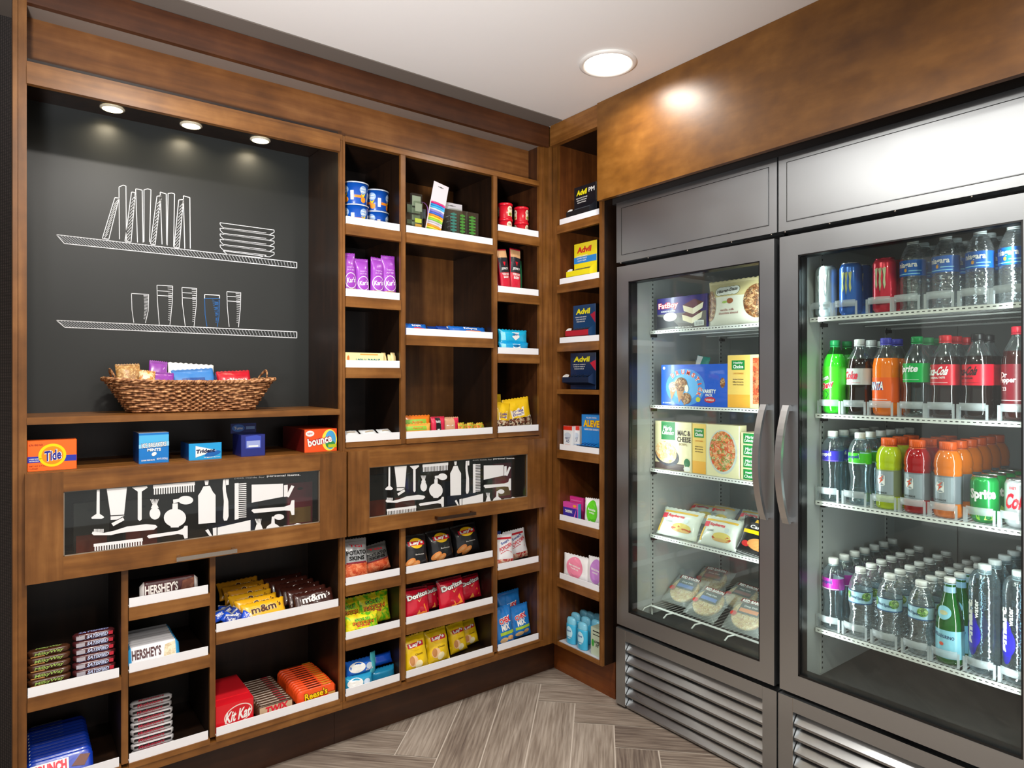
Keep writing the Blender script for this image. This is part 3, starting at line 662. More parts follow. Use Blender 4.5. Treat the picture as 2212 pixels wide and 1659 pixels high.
# ================================================================== REFRIGERATORS
def look(d): return Vector(d).to_track_quat('-Z', 'Y').to_euler()
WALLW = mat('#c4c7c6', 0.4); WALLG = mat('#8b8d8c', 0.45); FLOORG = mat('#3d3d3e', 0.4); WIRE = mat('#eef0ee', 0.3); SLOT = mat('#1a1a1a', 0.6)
def fridge(y0, label, hand, shelves, sys_, rack):
    rt = empty('glass_door_refrigerator', (1.917, y0, 0), TOWARD_B); tag(rt, label, 'refrigerator')
    W_ = 0.6855
    mb = MB()                                                # outer body behind the front
    mb.box((0.004, 0.05, 0.03), (0.062, 0.74, 1.975), BLACK); mb.box((0.626, 0.05, 0.03), (W_ - 0.004, 0.74, 1.975), BLACK)
    mb.box((0.062, 0.05, 0.03), (0.626, 0.74, 0.345), BLACK); mb.box((0.062, 0.05, 1.715), (0.626, 0.74, 1.975), BLACK); mb.box((0.062, 0.66, 0.345), (0.626, 0.74, 1.715), BLACK)
    for x in (0.03, 0.62):
        mb.box((x, 0.10, 0.0), (x + 0.03, 0.13, 0.03), BLACK); mb.box((x, 0.66, 0.0), (x + 0.03, 0.69, 0.03), BLACK)
    mb.build('body', rt)
    mb = MB()
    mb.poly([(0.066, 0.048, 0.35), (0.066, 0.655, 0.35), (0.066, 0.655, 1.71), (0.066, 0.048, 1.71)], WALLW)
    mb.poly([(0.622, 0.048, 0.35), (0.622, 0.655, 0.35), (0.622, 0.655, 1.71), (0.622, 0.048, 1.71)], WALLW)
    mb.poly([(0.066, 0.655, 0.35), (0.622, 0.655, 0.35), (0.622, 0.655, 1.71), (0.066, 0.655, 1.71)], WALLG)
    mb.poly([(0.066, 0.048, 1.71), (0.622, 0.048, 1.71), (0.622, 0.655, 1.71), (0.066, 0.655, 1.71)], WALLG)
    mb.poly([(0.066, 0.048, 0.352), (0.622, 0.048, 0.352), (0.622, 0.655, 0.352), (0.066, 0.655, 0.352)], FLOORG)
    mb.build('interior_liner', rt)
    for x, s_ in ((0.0665, 1), (0.6215, -1)):
        for y in (0.136, 0.585):
            m2 = MB(); m2.box((x, y - 0.009, 0.36), (x + 0.003 * s_, y + 0.009, 1.705), WALLW)
            z = 0.372
            while z < 1.70:
                fx = x + 0.0033 * s_
                m2.poly([(fx, y - 0.003, z), (fx, y + 0.003, z), (fx, y + 0.003, z + 0.007), (fx, y - 0.003, z + 0.007)], SLOT); z += 0.0165
            m2.build('shelf_standard', rt)
    for x in (0.25, 0.44):
        m2 = MB(); m2.box((x, 0.648, 0.36), (x + 0.018, 0.6545, 1.70), WALLG)
        m2.build('rear_rail', rt)
    # hood
    mb = MB(); mb.box((0.0, 0.002, 1.745), (W_, 0.05, 1.98), STEEL); g = 0.0016
    q0, q1, r0, r1 = 0.027, W_ - 0.027, 1.771, 1.956
    for a, b_ in (((q0, r0), (q0 + g, r1)), ((q1 - g, r0), (q1, r1)), ((q0, r1 - g), (q1, r1)), ((q0, r0), (q1, r0 + g))):
        mb.box((a[0], 0.0012, a[1]), (b_[0], 0.0021, b_[1]), BLACK)
    mb.box((q0 + 0.003, 0.0005, r0 + 0.003), (q1 - 0.003, 0.0021, r1 - 0.003), STEEL)
    mb.build('hood_panel', rt)
    m2 = MB()
    for x in (0.02, 0.16, 0.34, 0.52, 0.665): m2.lathe([(0.0001, 1.7405), (0.003, 1.7405), (0.003, 1.745)], NICKEL, 8, c=(x, 0.006))
    m2.build('hinge_screws', rt)
    # door
    D0, D1, E0, E1, G0, G1, H0, H1 = 0.005, W_ - 0.008, 0.325, 1.727, 0.065, 0.627, 0.384, 1.664
    mb = MB(); t = 0.040
    mb.box((D0, 0, E0), (G0, t, E1), STEEL); mb.box((G1, 0, E0), (D1, t, E1), STEEL)
    mb.box((G0, 0, E0), (G1, t, H0), STEEL); mb.box((G0, 0, H1), (G1, t, E1), STEEL)
    door = mb.build('door', rt)
    mb = MB(); q = 0.004
    for a, b_ in (((G0, H0), (G0 + q, H1)), ((G1 - q, H0), (G1, H1)), ((G0, H0), (G1, H0 + q + .002)), ((G0, H1 - q), (G1, H1))):
        mb.box((a[0], 0.001, a[1]), (b_[0], t + 0.006, b_[1]), GASKET)
    mb.build('gasket', door)
    MB().box((G0 + q, 0.010, H0 + q), (G1 - q, 0.014, H1 - q), PANE).build('glass_pane', door)
    hx = 0.652 if hand == 'r' else 0.037
    z0, z1 = 0.845, 1.207; mb = MB(); n = 20; prev = None
    for i in range(n + 1):
        s_ = i / n; z = z0 + (z1 - z0) * s_; d = 0.012 + 0.046 * math.sin(math.pi * s_) ** 0.8; wd = 0.0105
        ring = [mb.vert(p) for p in ((hx - wd, -d - 0.008, z), (hx + wd, -d - 0.008, z), (hx + wd, -d + 0.004, z), (hx - wd, -d + 0.004, z))]
        if prev:
            for k in range(4): mb.face((prev[k], prev[(k + 1) % 4], ring[(k + 1) % 4], ring[k]), mat('#cdd0d2', 0.34, 1.0))
        else: mb.face(ring[::-1], NICKEL)
        prev = ring
    mb.face(prev, NICKEL)
    for z in (z0 + 0.004, z1 - 0.018): mb.box((hx - 0.010, -0.022, z), (hx + 0.010, 0.0, z + 0.014), mat('#cdd0d2', 0.34, 1.0))
    mb.build('handle', door)
    # louvred base
    mb = MB(); mb.box((0, 0, 0.012), (0.047, 0.04, 0.31), STEEL); mb.box((W_ - 0.049, 0, 0.012), (W_, 0.04, 0.31), STEEL)
    mb.box((0.048, 0.001, 0.268), (W_ - 0.050, 0.03, 0.31), STEEL); mb.box((0.047, 0.0005, 0.012), (0.048, 0.001, 0.31), NICKEL)
    mb.build('grille_frame', rt)
    for i in range(6):
        z = 0.232 - i * 0.043; m2 = MB(); pr = [(0.006, z), (0.008, z - 0.008), (0.026, z + 0.012), (0.040, z + 0.030), (0.036, z + 0.033), (0.022, z + 0.019)]
        ia = [m2.vert((0.049, y, zz)) for y, zz in pr]; ib = [m2.vert((W_ - 0.051, y, zz)) for y, zz in pr]
        for k in range(6): k2 = (k + 1) % 6; m2.face((ia[k], ib[k], ib[k2], ia[k2]), STEELD)
        m2.face(ia[::-1], STEELD); m2.face(ib, STEELD)
        m2.build('louver', rt)
    # shelves
    for si, z in enumerate(shelves):
        sy = sys_[si]
        mb = MB(); x0, x1 = 0.0705, 0.6175
        mb.box((x0, sy, z), (x1, sy + 0.005, z + 0.013), WIRE)
        k = x0 + 0.006
        while k < x1 - 0.01:
            mb.poly([(k, sy - 0.0004, z + 0.006), (k + 0.007, sy - 0.0004, z + 0.006), (k + 0.007, sy - 0.0004, z + 0.0085), (k, sy - 0.0004, z + 0.0085)], SLOT); k += 0.0135
        mb.box((x0, sy + 0.56, z + 0.002), (x1, sy + 0.564, z + 0.008), WIRE) if sy + 0.56 < 0.65 else mb.box((x0, 0.63, z + 0.002), (x1, 0.634, z + 0.008), WIRE)
        for yy in (sy + 0.18, sy + 0.36): mb.box((x0, yy, z + 0.002), (x1, yy + 0.004, z + 0.006), WIRE)
        k = x0
        while k < x1: mb.box((k, sy + 0.004, z + 0.008), (k + 0.0025, 0.632, z + 0.0105), WIRE); k += 0.0135
        mb.build('shelf', rt)
        m2 = MB()
        for yy in (0.136, 0.585):
            m2.box((0.0695, yy - 0.012, z - 0.012), (0.082, yy + 0.012, z - 0.0005), SLOT); m2.box((0.606, yy - 0.012, z - 0.012), (0.6185, yy + 0.012, z - 0.0005), SLOT)
        m2.build('shelf_clips', rt)
    if rack:
        mb = MB(); zt = 0.392
        for yy in (0.112, 0.120): mb.tube([(0.075, yy, zt), (0.61, yy, zt)], 0.0024, WIRE)
        mb.tube([(0.078, 0.115, zt), (0.072, 0.085, zt - 0.006), (0.072, 0.068, 0.372), (0.61, 0.068, 0.372)], 0.003, WIRE)
        for x in (0.19, 0.32, 0.46): mb.tube([(x, 0.116, zt), (x - 0.012, 0.09, zt - 0.003), (x - 0.016, 0.068, 0.372)], 0.003, WIRE)
        k = 0.08
        while k < 0.61: mb.tube([(k, 0.115, zt - 0.001), (k, 0.62, zt - 0.001)], 0.0014, WIRE, 4); k += 0.018
        for x in (0.08, 0.6): mb.tube([(x, 0.12, 0.3525), (x, 0.12, zt)], 0.003, WIRE); mb.tube([(x, 0.60, 0.3525), (x, 0.60, zt)], 0.003, WIRE)
        mb.build('floor_rack', rt)
    # LED lamps on both jambs, just behind the door frame, turned to the goods
    for x, dx in ((0.100, 0.9), (0.588, -0.9)):
        q_ = Vector((1.917 + 0.055, y0 - x, 1.04))
        l = lamp('refrigerator_lamp', 'AREA', q_, FR_POW, (0.92, 0.98, 1.0), 0.012, size_y=1.25, spot=125)
        l.rotation_euler = look((0.9, -dx, 0.0))
    return rt
FR_POW = 1.4
FS1 = [1.465, 1.172, 0.921, 0.660]; FS2 = [1.462, 1.166, 0.896, 0.500]
fridge(1.8355, 'stainless steel glass door refrigerator holding boxed frozen meals, nearer the corner', 'r', FS1, [.120] * 4, True)
fridge(1.1445, 'stainless steel glass door refrigerator full of bottled and canned drinks', 'l', FS2, [.058, .092, .092, .092], False)
room('trim_3', (1.93, 0.3, 1.9815), (2.0, 1.868, CEIL - 0.002), mat('#2b2624', 0.6))

# ================================================================== PRODUCT BUILDERS
def carton_mb(w, h, d, col, deco=None, top=None, side=None):
    """printed carton, x centred, front on y = 0, base on z = 0; small cut corners and a lid seam"""
    mb = MB(); c = min(0.0015, w * 0.02)
    m0 = mat(col, 0.35, 0, 0.15); mt = mat(top, 0.35) if top else m0; ms = mat(side, 0.35) if side else m0
    x0, x1 = -w / 2, w / 2
    P = [(x0 + c, 0), (x1 - c, 0), (x1, c), (x1, d - c), (x1 - c, d), (x0 + c, d), (x0, d - c), (x0, c)]
    a = [mb.vert((x, y, 0)) for x, y in P]; b = [mb.vert((x, y, h)) for x, y in P]
    for k in range(8):
        k2 = (k + 1) % 8; mb.face((a[k], a[k2], b[k2], b[k]), m0 if k in (0, 1, 7) else (ms if k in (2, 3, 5, 6) else m0))
    mb.face(b, mt); mb.face(a[::-1], m0)
    sm = mat('#00000022' if False else '#30302e', 0.6)
    mb.box((x0 + 0.004, d * 0.5 - 0.0003, h), (x1 - 0.004, d * 0.5 + 0.0003, h + 0.0002), sm)
    if deco: deco(mb, w, h)
    return mb
def carton(name, label, cat, w, h, d, col, loc, rz=0, deco=None, top=None, side=None, group=None, tilt=0.0):
    o = carton_mb(w, h, d, col, deco, top, side).build(name); put(o, loc, rz, tilt); return tag(o, label, cat, group)

def bag_mb(w, h, t, fmat, deco=None, seed=0, back=None, seal=0.10, wr=1.0, nx=18, nz=22, fmfun=None, sealmat=None):
    """pillow bag, x centred, seals at top and bottom, front towards -y"""
    mb = MB(); off = seed * 7.3
    def T(u, v):
        s = max(0.0, 1 - abs(2 * u / w) ** 2.6); q = min(1.0, max(0.0, (v / h) / 0.30)); q2 = min(1.0, max(0.0, (1 - v / h - seal * 0.6) / 0.32))
        base = t * 0.5 * (s ** 0.55) * (math.sin(q * math.pi / 2) ** 0.7) * (math.sin(max(0, q2) * math.pi / 2) ** 0.8)
        n = noise.noise(Vector((u * 22 + off, v * 18, off))) * 0.0035 + noise.noise(Vector((u * 60 + off, v * 35, off + 3))) * 0.0016
        return base + (n * wr * (0.25 + 0.75 * min(1, base / (t * 0.25 + 1e-6))))
    def X(u, v):   # pinch of the waist between the seals
        e = 1.0 - 0.05 * math.sin(math.pi * min(1, v / h)) * (1 if t > 0.02 else 0.3)
        return u * e
    def fn(u, v, h_): 
        return (X(u, v), -T(max(-w / 2, min(w / 2, u)), max(0, min(h, v))) - h_ - 0.0004, v)
    G = [[mb.vert((X(-w / 2 + w * i / nx, h * j / nz), -T(-w / 2 + w * i / nx, h * j / nz), h * j / nz + (0.0015 * ((i % 2) * 2 - 1) if j == nz else 0))) for i in range(nx + 1)] for j in range(nz + 1)]
    K = [[mb.vert((X(-w / 2 + w * i / nx, h * j / nz), max(0.0, T(-w / 2 + w * i / nx, h * j / nz) * 0.85) + 0.0006, h * j / nz + (0.0015 * ((i % 2) * 2 - 1) if j == nz else 0))) for i in range(nx + 1)] for j in range(nz + 1)]
    for j in range(nz):
        for i in range(nx):
            mm = fmfun(-w / 2 + w * (i + .5) / nx, h * (j + .5) / nz) if fmfun else fmat
            mb.face((G[j][i], G[j][i + 1], G[j + 1][i + 1], G[j + 1][i]), mm, True)
            mb.face((K[j][i + 1], K[j][i], K[j + 1][i], K[j + 1][i + 1]), back or fmat, True)
    for j in range(nz):
        mb.face((G[j][0], G[j + 1][0], K[j + 1][0], K[j][0]), fmat); mb.face((G[j + 1][nx], G[j][nx], K[j][nx], K[j + 1][nx]), fmat)
    for i in range(nx):
        mb.face((G[0][i + 1], G[0][i], K[0][i], K[0][i + 1]), fmat); mb.face((G[nz][i], G[nz][i + 1], K[nz][i + 1], K[nz][i]), fmat)
    if seal:
        sm = sealmat or fmat
        for r_ in (0.25, 0.5, 0.75):
            z = h - h * seal * r_
            mb.d_rect(fn, -w * 0.46, z, w * 0.46, z + 0.0008, sm, 0.0006, 10, 1)
    if deco: deco(mb, fn, w, h)
    return mb
def bag(name, label, cat, w, h, t, fm, loc, rz=0, deco=None, seed=0, tilt=0.0, roll=0.0, group=None, **k):
    if name in ('crisp_bag', 'corn_chip_bag', 'popcorn_bag', 'snack_mix_bag', 'wrapped_sandwich', 'wipe_pack'): w *= .93; t *= .85
    o = bag_mb(w, h, t, fm, deco, seed, **k).build(name); put(o, loc, rz, tilt, roll); return tag(o, label, cat, group)

def bar_mb(w, h, d, col, deco=None, ends=None):
    """wrapped bar lying with its printed face to -y: soft body with crimped ends"""
    mb = MB(); m0 = mat(col, 0.3, 0, 0.3); me_ = mat(ends, 0.3, 0, 0.3) if ends else m0
    n = 14; e = 0.012; prev = None
    for i in range(n + 1):
        s_ = i / n; x = -w / 2 + w * s_; f = min(1, (min(s_, 1 - s_) * w) / e); f = max(0.12, math.sin(f * math.pi / 2) ** 0.6)
        hy = d / 2 * f; hz = h / 2 * (0.55 + 0.45 * f); cy, cz = d / 2, h / 2
        ring = []
        for k in range(12):
            a = 2 * math.pi * k / 12 + math.pi / 12; ca, sa = math.cos(a), math.sin(a)
            px = math.copysign(abs(ca) ** 0.4, ca); pz = math.copysign(abs(sa) ** 0.4, sa)
            ring.append(mb.vert((x, cy + px * hy, cz + pz * hz)))
        if prev:
            for k in range(12): mb.face((prev[k], ring[k], ring[(k + 1) % 12], prev[(k + 1) % 12]), me_ if (i <= 1 or i >= n) else m0, True)
        else: mb.face(ring, me_)
        prev = ring
    mb.face(prev[::-1], me_)
    fn = lambda u, v, hh: (u, -hh - 0.0012, v)
    tp = lambda u, v, hh: (u, v, h + hh + 0.0012)
    if deco: deco(mb, fn, tp, w, h, d)
    return mb

BT = {}
def bottle(kind, H, rr, prof, bmat, fill, fmat, cap, band, label_fn=None, caph=0.018, capr=0.0145, seg=28, sc=1.0, collar=None):
    """root Empty > bottle_body, cap, label.  prof: list of (r / rr, z / H) ; below fill (z / H) the drink colour shows"""
    key = kind
    root = empty(kind)
    body = MB(); Hb = H - caph
    def mf(z, j): return fmat if (fmat and z < fill * H) else bmat
    P = []
    for (r0, z0), (r1, z1) in zip(prof[:-1], prof[1:]):
        n = max(1, int(abs(z1 - z0) * H / 0.012))
        for i in range(n): P.append((rr * (r0 + (r1 - r0) * i / n), H * (z0 + (z1 - z0) * i / n)))
    P.append((rr * prof[-1][0], H * prof[-1][1]))
    body.lathe(P, bmat, seg, mfun=mf); body.build('bottle_body', root)
    cb = MB(); z0 = H - caph
    ring = []
    cb.lathe([(capr, z0), (capr, H - 0.002), (capr - 0.0015, H), (0.0001, H)], cap, seg)
    for k in range(0, seg):
        a = 2 * math.pi * k / seg; c_, s_ = math.cos(a) * (capr + 0.0003), math.sin(a) * (capr + 0.0003)
        if k % 1 == 0:
            dx, dy = -math.sin(a) * 0.0006, math.cos(a) * 0.0006
            cb.poly([(c_ - dx, s_ - dy, z0 + 0.002), (c_ + dx, s_ + dy, z0 + 0.002), (c_ + dx, s_ + dy, H - 0.003), (c_ - dx, s_ - dy, H - 0.003)], cap)
    cb.lathe([(capr * 1.02, z0 - 0.004), (capr * 1.02, z0 - 0.001)], collar or cap, seg, close=False)
    cb.build('cap', root)
    if band:
        zb, zt, lm, rl = band; lb = MB(); R_ = rl * rr
        lb.lathe([(R_, zb * H), (R_, zt * H)], lm, 36, close=False)
        fn = lambda u, v, h: ((R_ + h) * math.sin(u / R_), -(R_ + h) * math.cos(u / R_), v)
        if label_fn: label_fn(lb, fn, zb * H, zt * H, R_)
        lb.build('label', root)
    return root
def can(kind, H, rr, col, deco=None, rim='#c9ccd0'):
    root = empty(kind); mb = MB(); c0 = mat(col, 0.25, 0.35, 0.3)
    mb.lathe([(rr * 0.72, 0.0), (rr * 0.78, 0.002), (rr * 0.98, 0.011), (rr, 0.014), (rr, H - 0.016), (rr * 0.97, H - 0.012), (rr * 0.83, H - 0.003)], c0, 32)
    fn = lambda u, v, h: ((rr + h) * math.sin(u / rr), -(rr + h) * math.cos(u / rr), v)
    if deco: deco(mb, fn, H, rr)
    mb.build('can_body', root)
    l = MB(); rm = mat(rim, 0.25, 1.0)
    l.lathe([(rr * 0.83, H - 0.003), (rr * 0.85, H), (rr * 0.80, H), (rr * 0.78, H - 0.004), (0.0001, H - 0.004)], rm, 32, close=False)
    l.d_ell(lambda u, v, h: (u, v, H - 0.0035 + h), 0, -rr * 0.25, rr * 0.28, rr * 0.4, mat('#9ea2a6', 0.3, 1.0)); l.build('can_lid', root)
    return root

# shorthand placement: pixels measured across the item, y/x = plane of its front
def pA(u0, u1, vt, zb, y):
    x0, x1 = ax(u0, y), ax(u1, y); um = (u0 + u1) / 2
    return (x0 + x1) / 2, x1 - x0, az(um, vt, y) - zb
def pB(u0, u1, vt, zb, x):
    y0, y1 = by(u0, x), by(u1, x); um = (u0 + u1) / 2
    return (y0 + y1) / 2, y0 - y1, bz(um, vt, x) - zb
def T_(m): return m
YEL, REDC, BLU, WH, BLK = '#ffd400', '#d3122a', '#1550b8', '#f5f5f2', '#111111'
mW, mR, mY, mB, mK = mat(WH, 0.4), mat(REDC, 0.35), mat(YEL, 0.35), mat(BLU, 0.35), mat(BLK, 0.4)
E_ = 0.0015     # rest height on a tray lip's foot

# ================================================================== LEFT CABINET: niche basket
def basket():
    x0, x1 = ax(262, 2.27), ax(560, 2.24); zt = 1.184
    cx_, cy_ = 0.482, 2.325; W_, D_, H_ = 0.36, 0.19, 0.098
    root = empty('wicker_basket', (cx_, cy_, zt + 0.0012)); tag(root, 'oblong woven wicker basket full of snack bags, standing in the blackboard niche', 'basket')
    cm = [mat('#8c5f3a', 0.6), mat('#6e4526', 0.6), mat('#a9794c', 0.6)]
    def wk():
        m, N, L, b = newmat('woven_reed')
        tc = N.new('ShaderNodeTexCoord'); n = N.new('ShaderNodeTexNoise'); n.inputs['Scale'].default_value = 90; n.inputs['Detail'].default_value = 3
        L.new(tc.outputs['Object'], n.inputs['Vector']); cr = N.new('ShaderNodeValToRGB'); e = cr.color_ramp.elements
        e[0].position = .35; e[0].color = (*lin('#5d351a'), 1); e[1].position = .68; e[1].color = (*lin('#d8a878'), 1); q = e.new(.5); q.color = (*lin('#a36f47'), 1)
        L.new(n.outputs['Fac'], cr.inputs[0]); L.new(cr.outputs[0], b.inputs['Base Color']); b.inputs['Roughness'].default_value = .6; return m
    wm = wk(); NR = 15; NP = 168
    def pt(a, w, d):      # rounded rectangle
        c, s_ = math.cos(a), math.sin(a); n = 5.0
        r = (abs(c / (w / 2)) ** n + abs(s_ / (d / 2)) ** n) ** (-1 / n); return r * c, r * s_
    mb = MB()
    for i in range(NR):
        f = i / (NR - 1); w = W_ + 0.125 * f; d = D_ - 0.045 + 0.055 * f; z = 0.004 + H_ * f * 0.92; ring = []
        for k in range(NP):
            a = 2 * math.pi * k / NP; x, y = pt(a, w, d); l = math.hypot(x, y)
            o = 0.0042 * math.sin(k * 2 * math.pi / 7.0 + math.pi * (i % 2)) * (1 if i < NR - 1 else 0)
            sag = -0.008 * math.sin(math.pi * min(1, abs(x) / (w / 2))) * f * 0
            ring.append((x + x / l * o, y + y / l * o, z + rnd.uniform(-.0006, .0006) + 0.010 * f * (abs(2 * x / w)) ** 3))
        mb.tube(ring, 0.0036, wm, 5, closed=True)
    mb.poly([(*pt(2 * math.pi * k / 40, W_ - .004, D_ - 0.05), 0.002) for k in range(40)], wm)
    mb.build('woven_side', root)
    # dark inner wall
    ib = MB(); A_ = [ib.vert((*pt(2 * math.pi * k / 60, W_ - 0.014, D_ - .06), 0.004)) for k in range(60)]; B_ = [ib.vert((*pt(2 * math.pi * k / 60, W_ + 0.108, D_ - .005), H_ * 0.9)) for k in range(60)]
    for k in range(60): ib.face((A_[k], A_[(k + 1) % 60], B_[(k + 1) % 60], B_[k]), mat('#3a2413', 0.8), True)
    ib.build('inner_wall', root)
    rim = MB()
    for ph in (0, math.pi):
        ring = []
        for k in range(200):
            a = 2 * math.pi * k / 200; x, y = pt(a, W_ + 0.130, D_ + 0.012); l = math.hypot(x, y); q = a * 46 + ph
            ring.append((x + x / l * 0.004 * math.cos(q), y + y / l * 0.004 * math.cos(q), H_ * 0.94 + 0.004 * math.sin(q) + 0.010 * (abs(2 * x / (W_ + .13))) ** 3))
        rim.tube(ring, 0.0037, wm, 5, closed=True)
    rim.build('braided_rim', root)
    for s_ in (-1, 1):
        hb = MB(); xx = s_ * (W_ + 0.105) / 2
        for o in (0, 0.005):
            hb.tube([(xx - s_ * 0.012 + s_ * 0.01 * math.sin(t * math.pi / 10), -0.045 + 0.009 * t, H_ * 0.97 + 0.012 + (0.020 + o) * math.sin(t * math.pi / 10)) for t in range(11)], 0.0028, wm, 6)
        hb.build('loop_handle', root)
basket()
def bz_(u0, u1, vt, vb, y, t, fm, label, name, roll=0, tilt=0.5, seed=1, deco=None, **k):
    """bag leaning out of the basket"""
    xc, w, _ = pA(u0, u1, vt, 0, y); z0 = az((u0 + u1) / 2, vb, y); h = (az((u0 + u1) / 2, vt, y) - z0) / math.cos(tilt)
    return bag(name, label, 'snack bag', w, h, t, fm, (xc, y, z0), 0, deco, seed, tilt, roll, 'snack bags in the wicker basket', **k)
TAN = speck(['#c79a58', '#8f5e2c', '#e3bf80', '#a8763c'], 90)
bz_(254, 308, 786, 838, 2.325, .02, TAN, 'crinkled tan nut bag at the left end of the wicker basket', 'nut_bag', -0.06, 0.35, 1)
bz_(298, 334, 800, 845, 2.285, .012, speck(['#d8a94a', '#c5742c', '#efe0b0'], 80), 'small yellow and tan bag low at the basket front, beside the purple packs', 'snack_pack', 0.1, 0.4, 2)
PUR = mat('#9038a8', 0.35, 0, 0.2)
bz_(318, 358, 779, 850, 2.352, .012, PUR, 'purple snack pack standing tallest in the wicker basket', 'snack_pack', 0.1, 0.3, 3)
bz_(322, 376, 804, 850, 2.312, .012, PUR, 'purple snack pack lying lower in the basket, before the tallest one', 'snack_pack', 0.08, 0.5, 4)
bz_(362, 462, 785, 848, 2.372, .012, mW, 'long white snack pack lying at the back of the wicker basket', 'snack_pack', 0.06, 0.3, 5)
def d_cel(mb, fn, w, h):
    mb.d_rect(fn, -w * .3, h * .45, w * .25, h * .62, mat('#1d4f9c', .4), 0.0008, 6, 2)
bz_(380, 472, 797, 852, 2.332, .012, mat('#3d84cf', 0.35, 0, .2), 'light blue snack pack at the middle of the wicker basket', 'snack_pack', -0.08, 0.5, 6, d_cel)
bz_(455, 492, 806, 850, 2.33, .015, mat('#27335f', 0.35), 'dark blue pack tucked between light blue and red packs in the basket', 'snack_pack', 0.3, 0.5, 7)
def d_sf(mb, fn, w, h):
    mb.d_text(fn, 'skinny', 0, h * .55, w * .5, h * .2, mW, .001, shear=.2); mb.d_rect(fn, -w * .4, h * .38, w * .4, h * .44, mW, .0008, 8, 1)
bz_(475, 548, 801, 852, 2.312, .02, mat('#c5192d', 0.3, 0, .3), 'red snack pack with white writing at the right of the wicker basket', 'snack_pack', -0.06, 0.4, 8, d_sf)

# ledge under the niche
ZL = 1.0405
def d_tide(mb, w, h):
    f = flat
    mb.d_rect(f, -w / 2 + .0005, h * .28, w / 2 - .0005, h * .48, mat('#2432a8'), .0003)
    mb.d_ell(f, 0, h * .5, h * .385, h * .385, mY, .0006, 36, 1); mb.d_ell(f, 0, h * .5, h * .30, h * .30, mat('#ff8c10'), .0008, 36, 1)
    mb.d_text(f, 'Tide', 0.002, h * .5, w * .36, h * .36, mW, .0010, rot=.16, shear=.15, bold=.07)
    mb.d_text(f, 'Tide', 0.001, h * .5, w * .34, h * .34, mat('#1a2490'), .0013, rot=.16, shear=.15, bold=.03)
    mb.d_text(f, 'ULTRA VEND PACK', -w * .33, h * .86, w * .28, h * .06, mat('#8a2a10'), .0005)
    mb.d_text(f, 'LAUNDRY DETERGENT', -w * .34, h * .40, w * .26, h * .035, mW, .0006); mb.d_text(f, 'DETERGENT', -w * .36, h * .33, w * .2, h * .035, mW, .0006)
    mb.d_text(f, 'NET WT 5.7 OZ (161 g)', -w * .22, h * .16, w * .48, h * .05, mat('#8a2a10'), .0005); mb.d_text(f, '1 LOAD', -w * .38, h * .08, w * .18, h * .05, mat('#8a2a10'), .0005)
xc, w_, h_ = pA(57.8, 165, 951, ZL, 2.182)
carton('detergent_box', 'bright orange laundry detergent box with yellow and blue emblem, leftmost on the ledge', 'box', w_, h_, 0.05, '#ff6a1c', (xc, 2.182, ZL), 0, d_tide)
def d_ice(mb, w, h):
    f = flat
    mb.d_rect(f, -w * .5 + .0005, h * .62, w * .5 - .0005, h * .93, mat('#4db4ea'), .0003)
    mb.d_poly(f, [(-w * .5, h * .62), (w * .5, h * .70), (w * .5, h * .55), (-w * .5, h * .5)], mat('#8fd0f4'), .0004)
    mb.d_text(f, 'ICE BREAKERS', 0, h * .60, w * .84, h * .17, mat('#0a2f7c'), .0008, rot=.05, bold=.06); mb.d_text(f, 'ICE BREAKERS', 0, h * .60, w * .82, h * .15, mW, .0011, rot=.05, bold=.02)
    mb.d_text(f, 'MINTS', 0, h * .44, w * .45, h * .10, mW, .0009, bold=.04); mb.d_ell(f, 0, h * .3, w * .09, h * .06, mW, .0008, 14, 1, rot=.6)
    mb.d_text(f, 'SUGAR FREE MINTS', -w * .2, h * .1, w * .44, h * .05, mW, .0006); mb.d_text(f, 'NET WT 1.5 OZ (42 g)', w * .27, h * .12, w * .36, h * .08, mW, .0006)
xc, w_, h_ = pA(300, 365, 935, ZL, 2.190)
carton('mint_box', 'blue upright mint display box with white lettering, second on the ledge', 'box', w_, h_, 0.11, '#1177c9', (xc, 2.190, ZL), 0, d_ice, top='#e8f0f6', side='#0c3f86')
def d_tri(mb, w, h):
    f = flat
    mb.d_poly(f, [(-w * .3, h * .85), (w * .35, h * .52), (-w * .3, h * .15)], mW, .0004)
    mb.d_ell(f, w * .22, h * .34, w * .25, h * .16, mat('#1360b0'), .0005, 24, 1, rot=.2); mb.d_text(f, 'Trident', 0, h * .52, w * .58, h * .24, mat('#0c1a4a'), .0009, rot=.04, shear=.15, bold=.05)
    mb.d_text(f, 'original flavor', w * .2, h * .12, w * .5, h * .07, mW, .0006)
xc, w_, h_ = pA(408, 479, 957, ZL, 2.190)
o = carton('gum_box', 'light blue open gum display box, between the mint box and dark blue display', 'box', w_, h_, 0.12, '#1f9fe0', (xc, 2.190, ZL), 0, d_tri, top='#141414', side='#0d4c9a')
def d_halls(mb, w, h):
    f = flat
    mb.d_poly(f, [(-w * .32, h * .92), (-w * .32, h * .36), (w * .32, h * .36), (w * .32, h * .92), (w * .12, h * .98)], mat('#3b4fb8'), .0004)
    mb.d_rect(f, -w * .28, h * .40, w * .28, h * .72, mat('#9aa8dc'), .0006); mb.d_rect(f, -w * .2, h * .43, w * .2, h * .50, mW, .0008)
xc, w_, h_ = pA(521, 573, 939, ZL, 2.195)
root = empty('tissue_display'); mb = carton_mb(w_, h_, 0.10, '#202a7c', d_halls, top='#1a226a'); mb.build('box', root)
mb = MB(); fl2 = lambda u, v, h: (u, 0.10 - 0.012 - h, v)
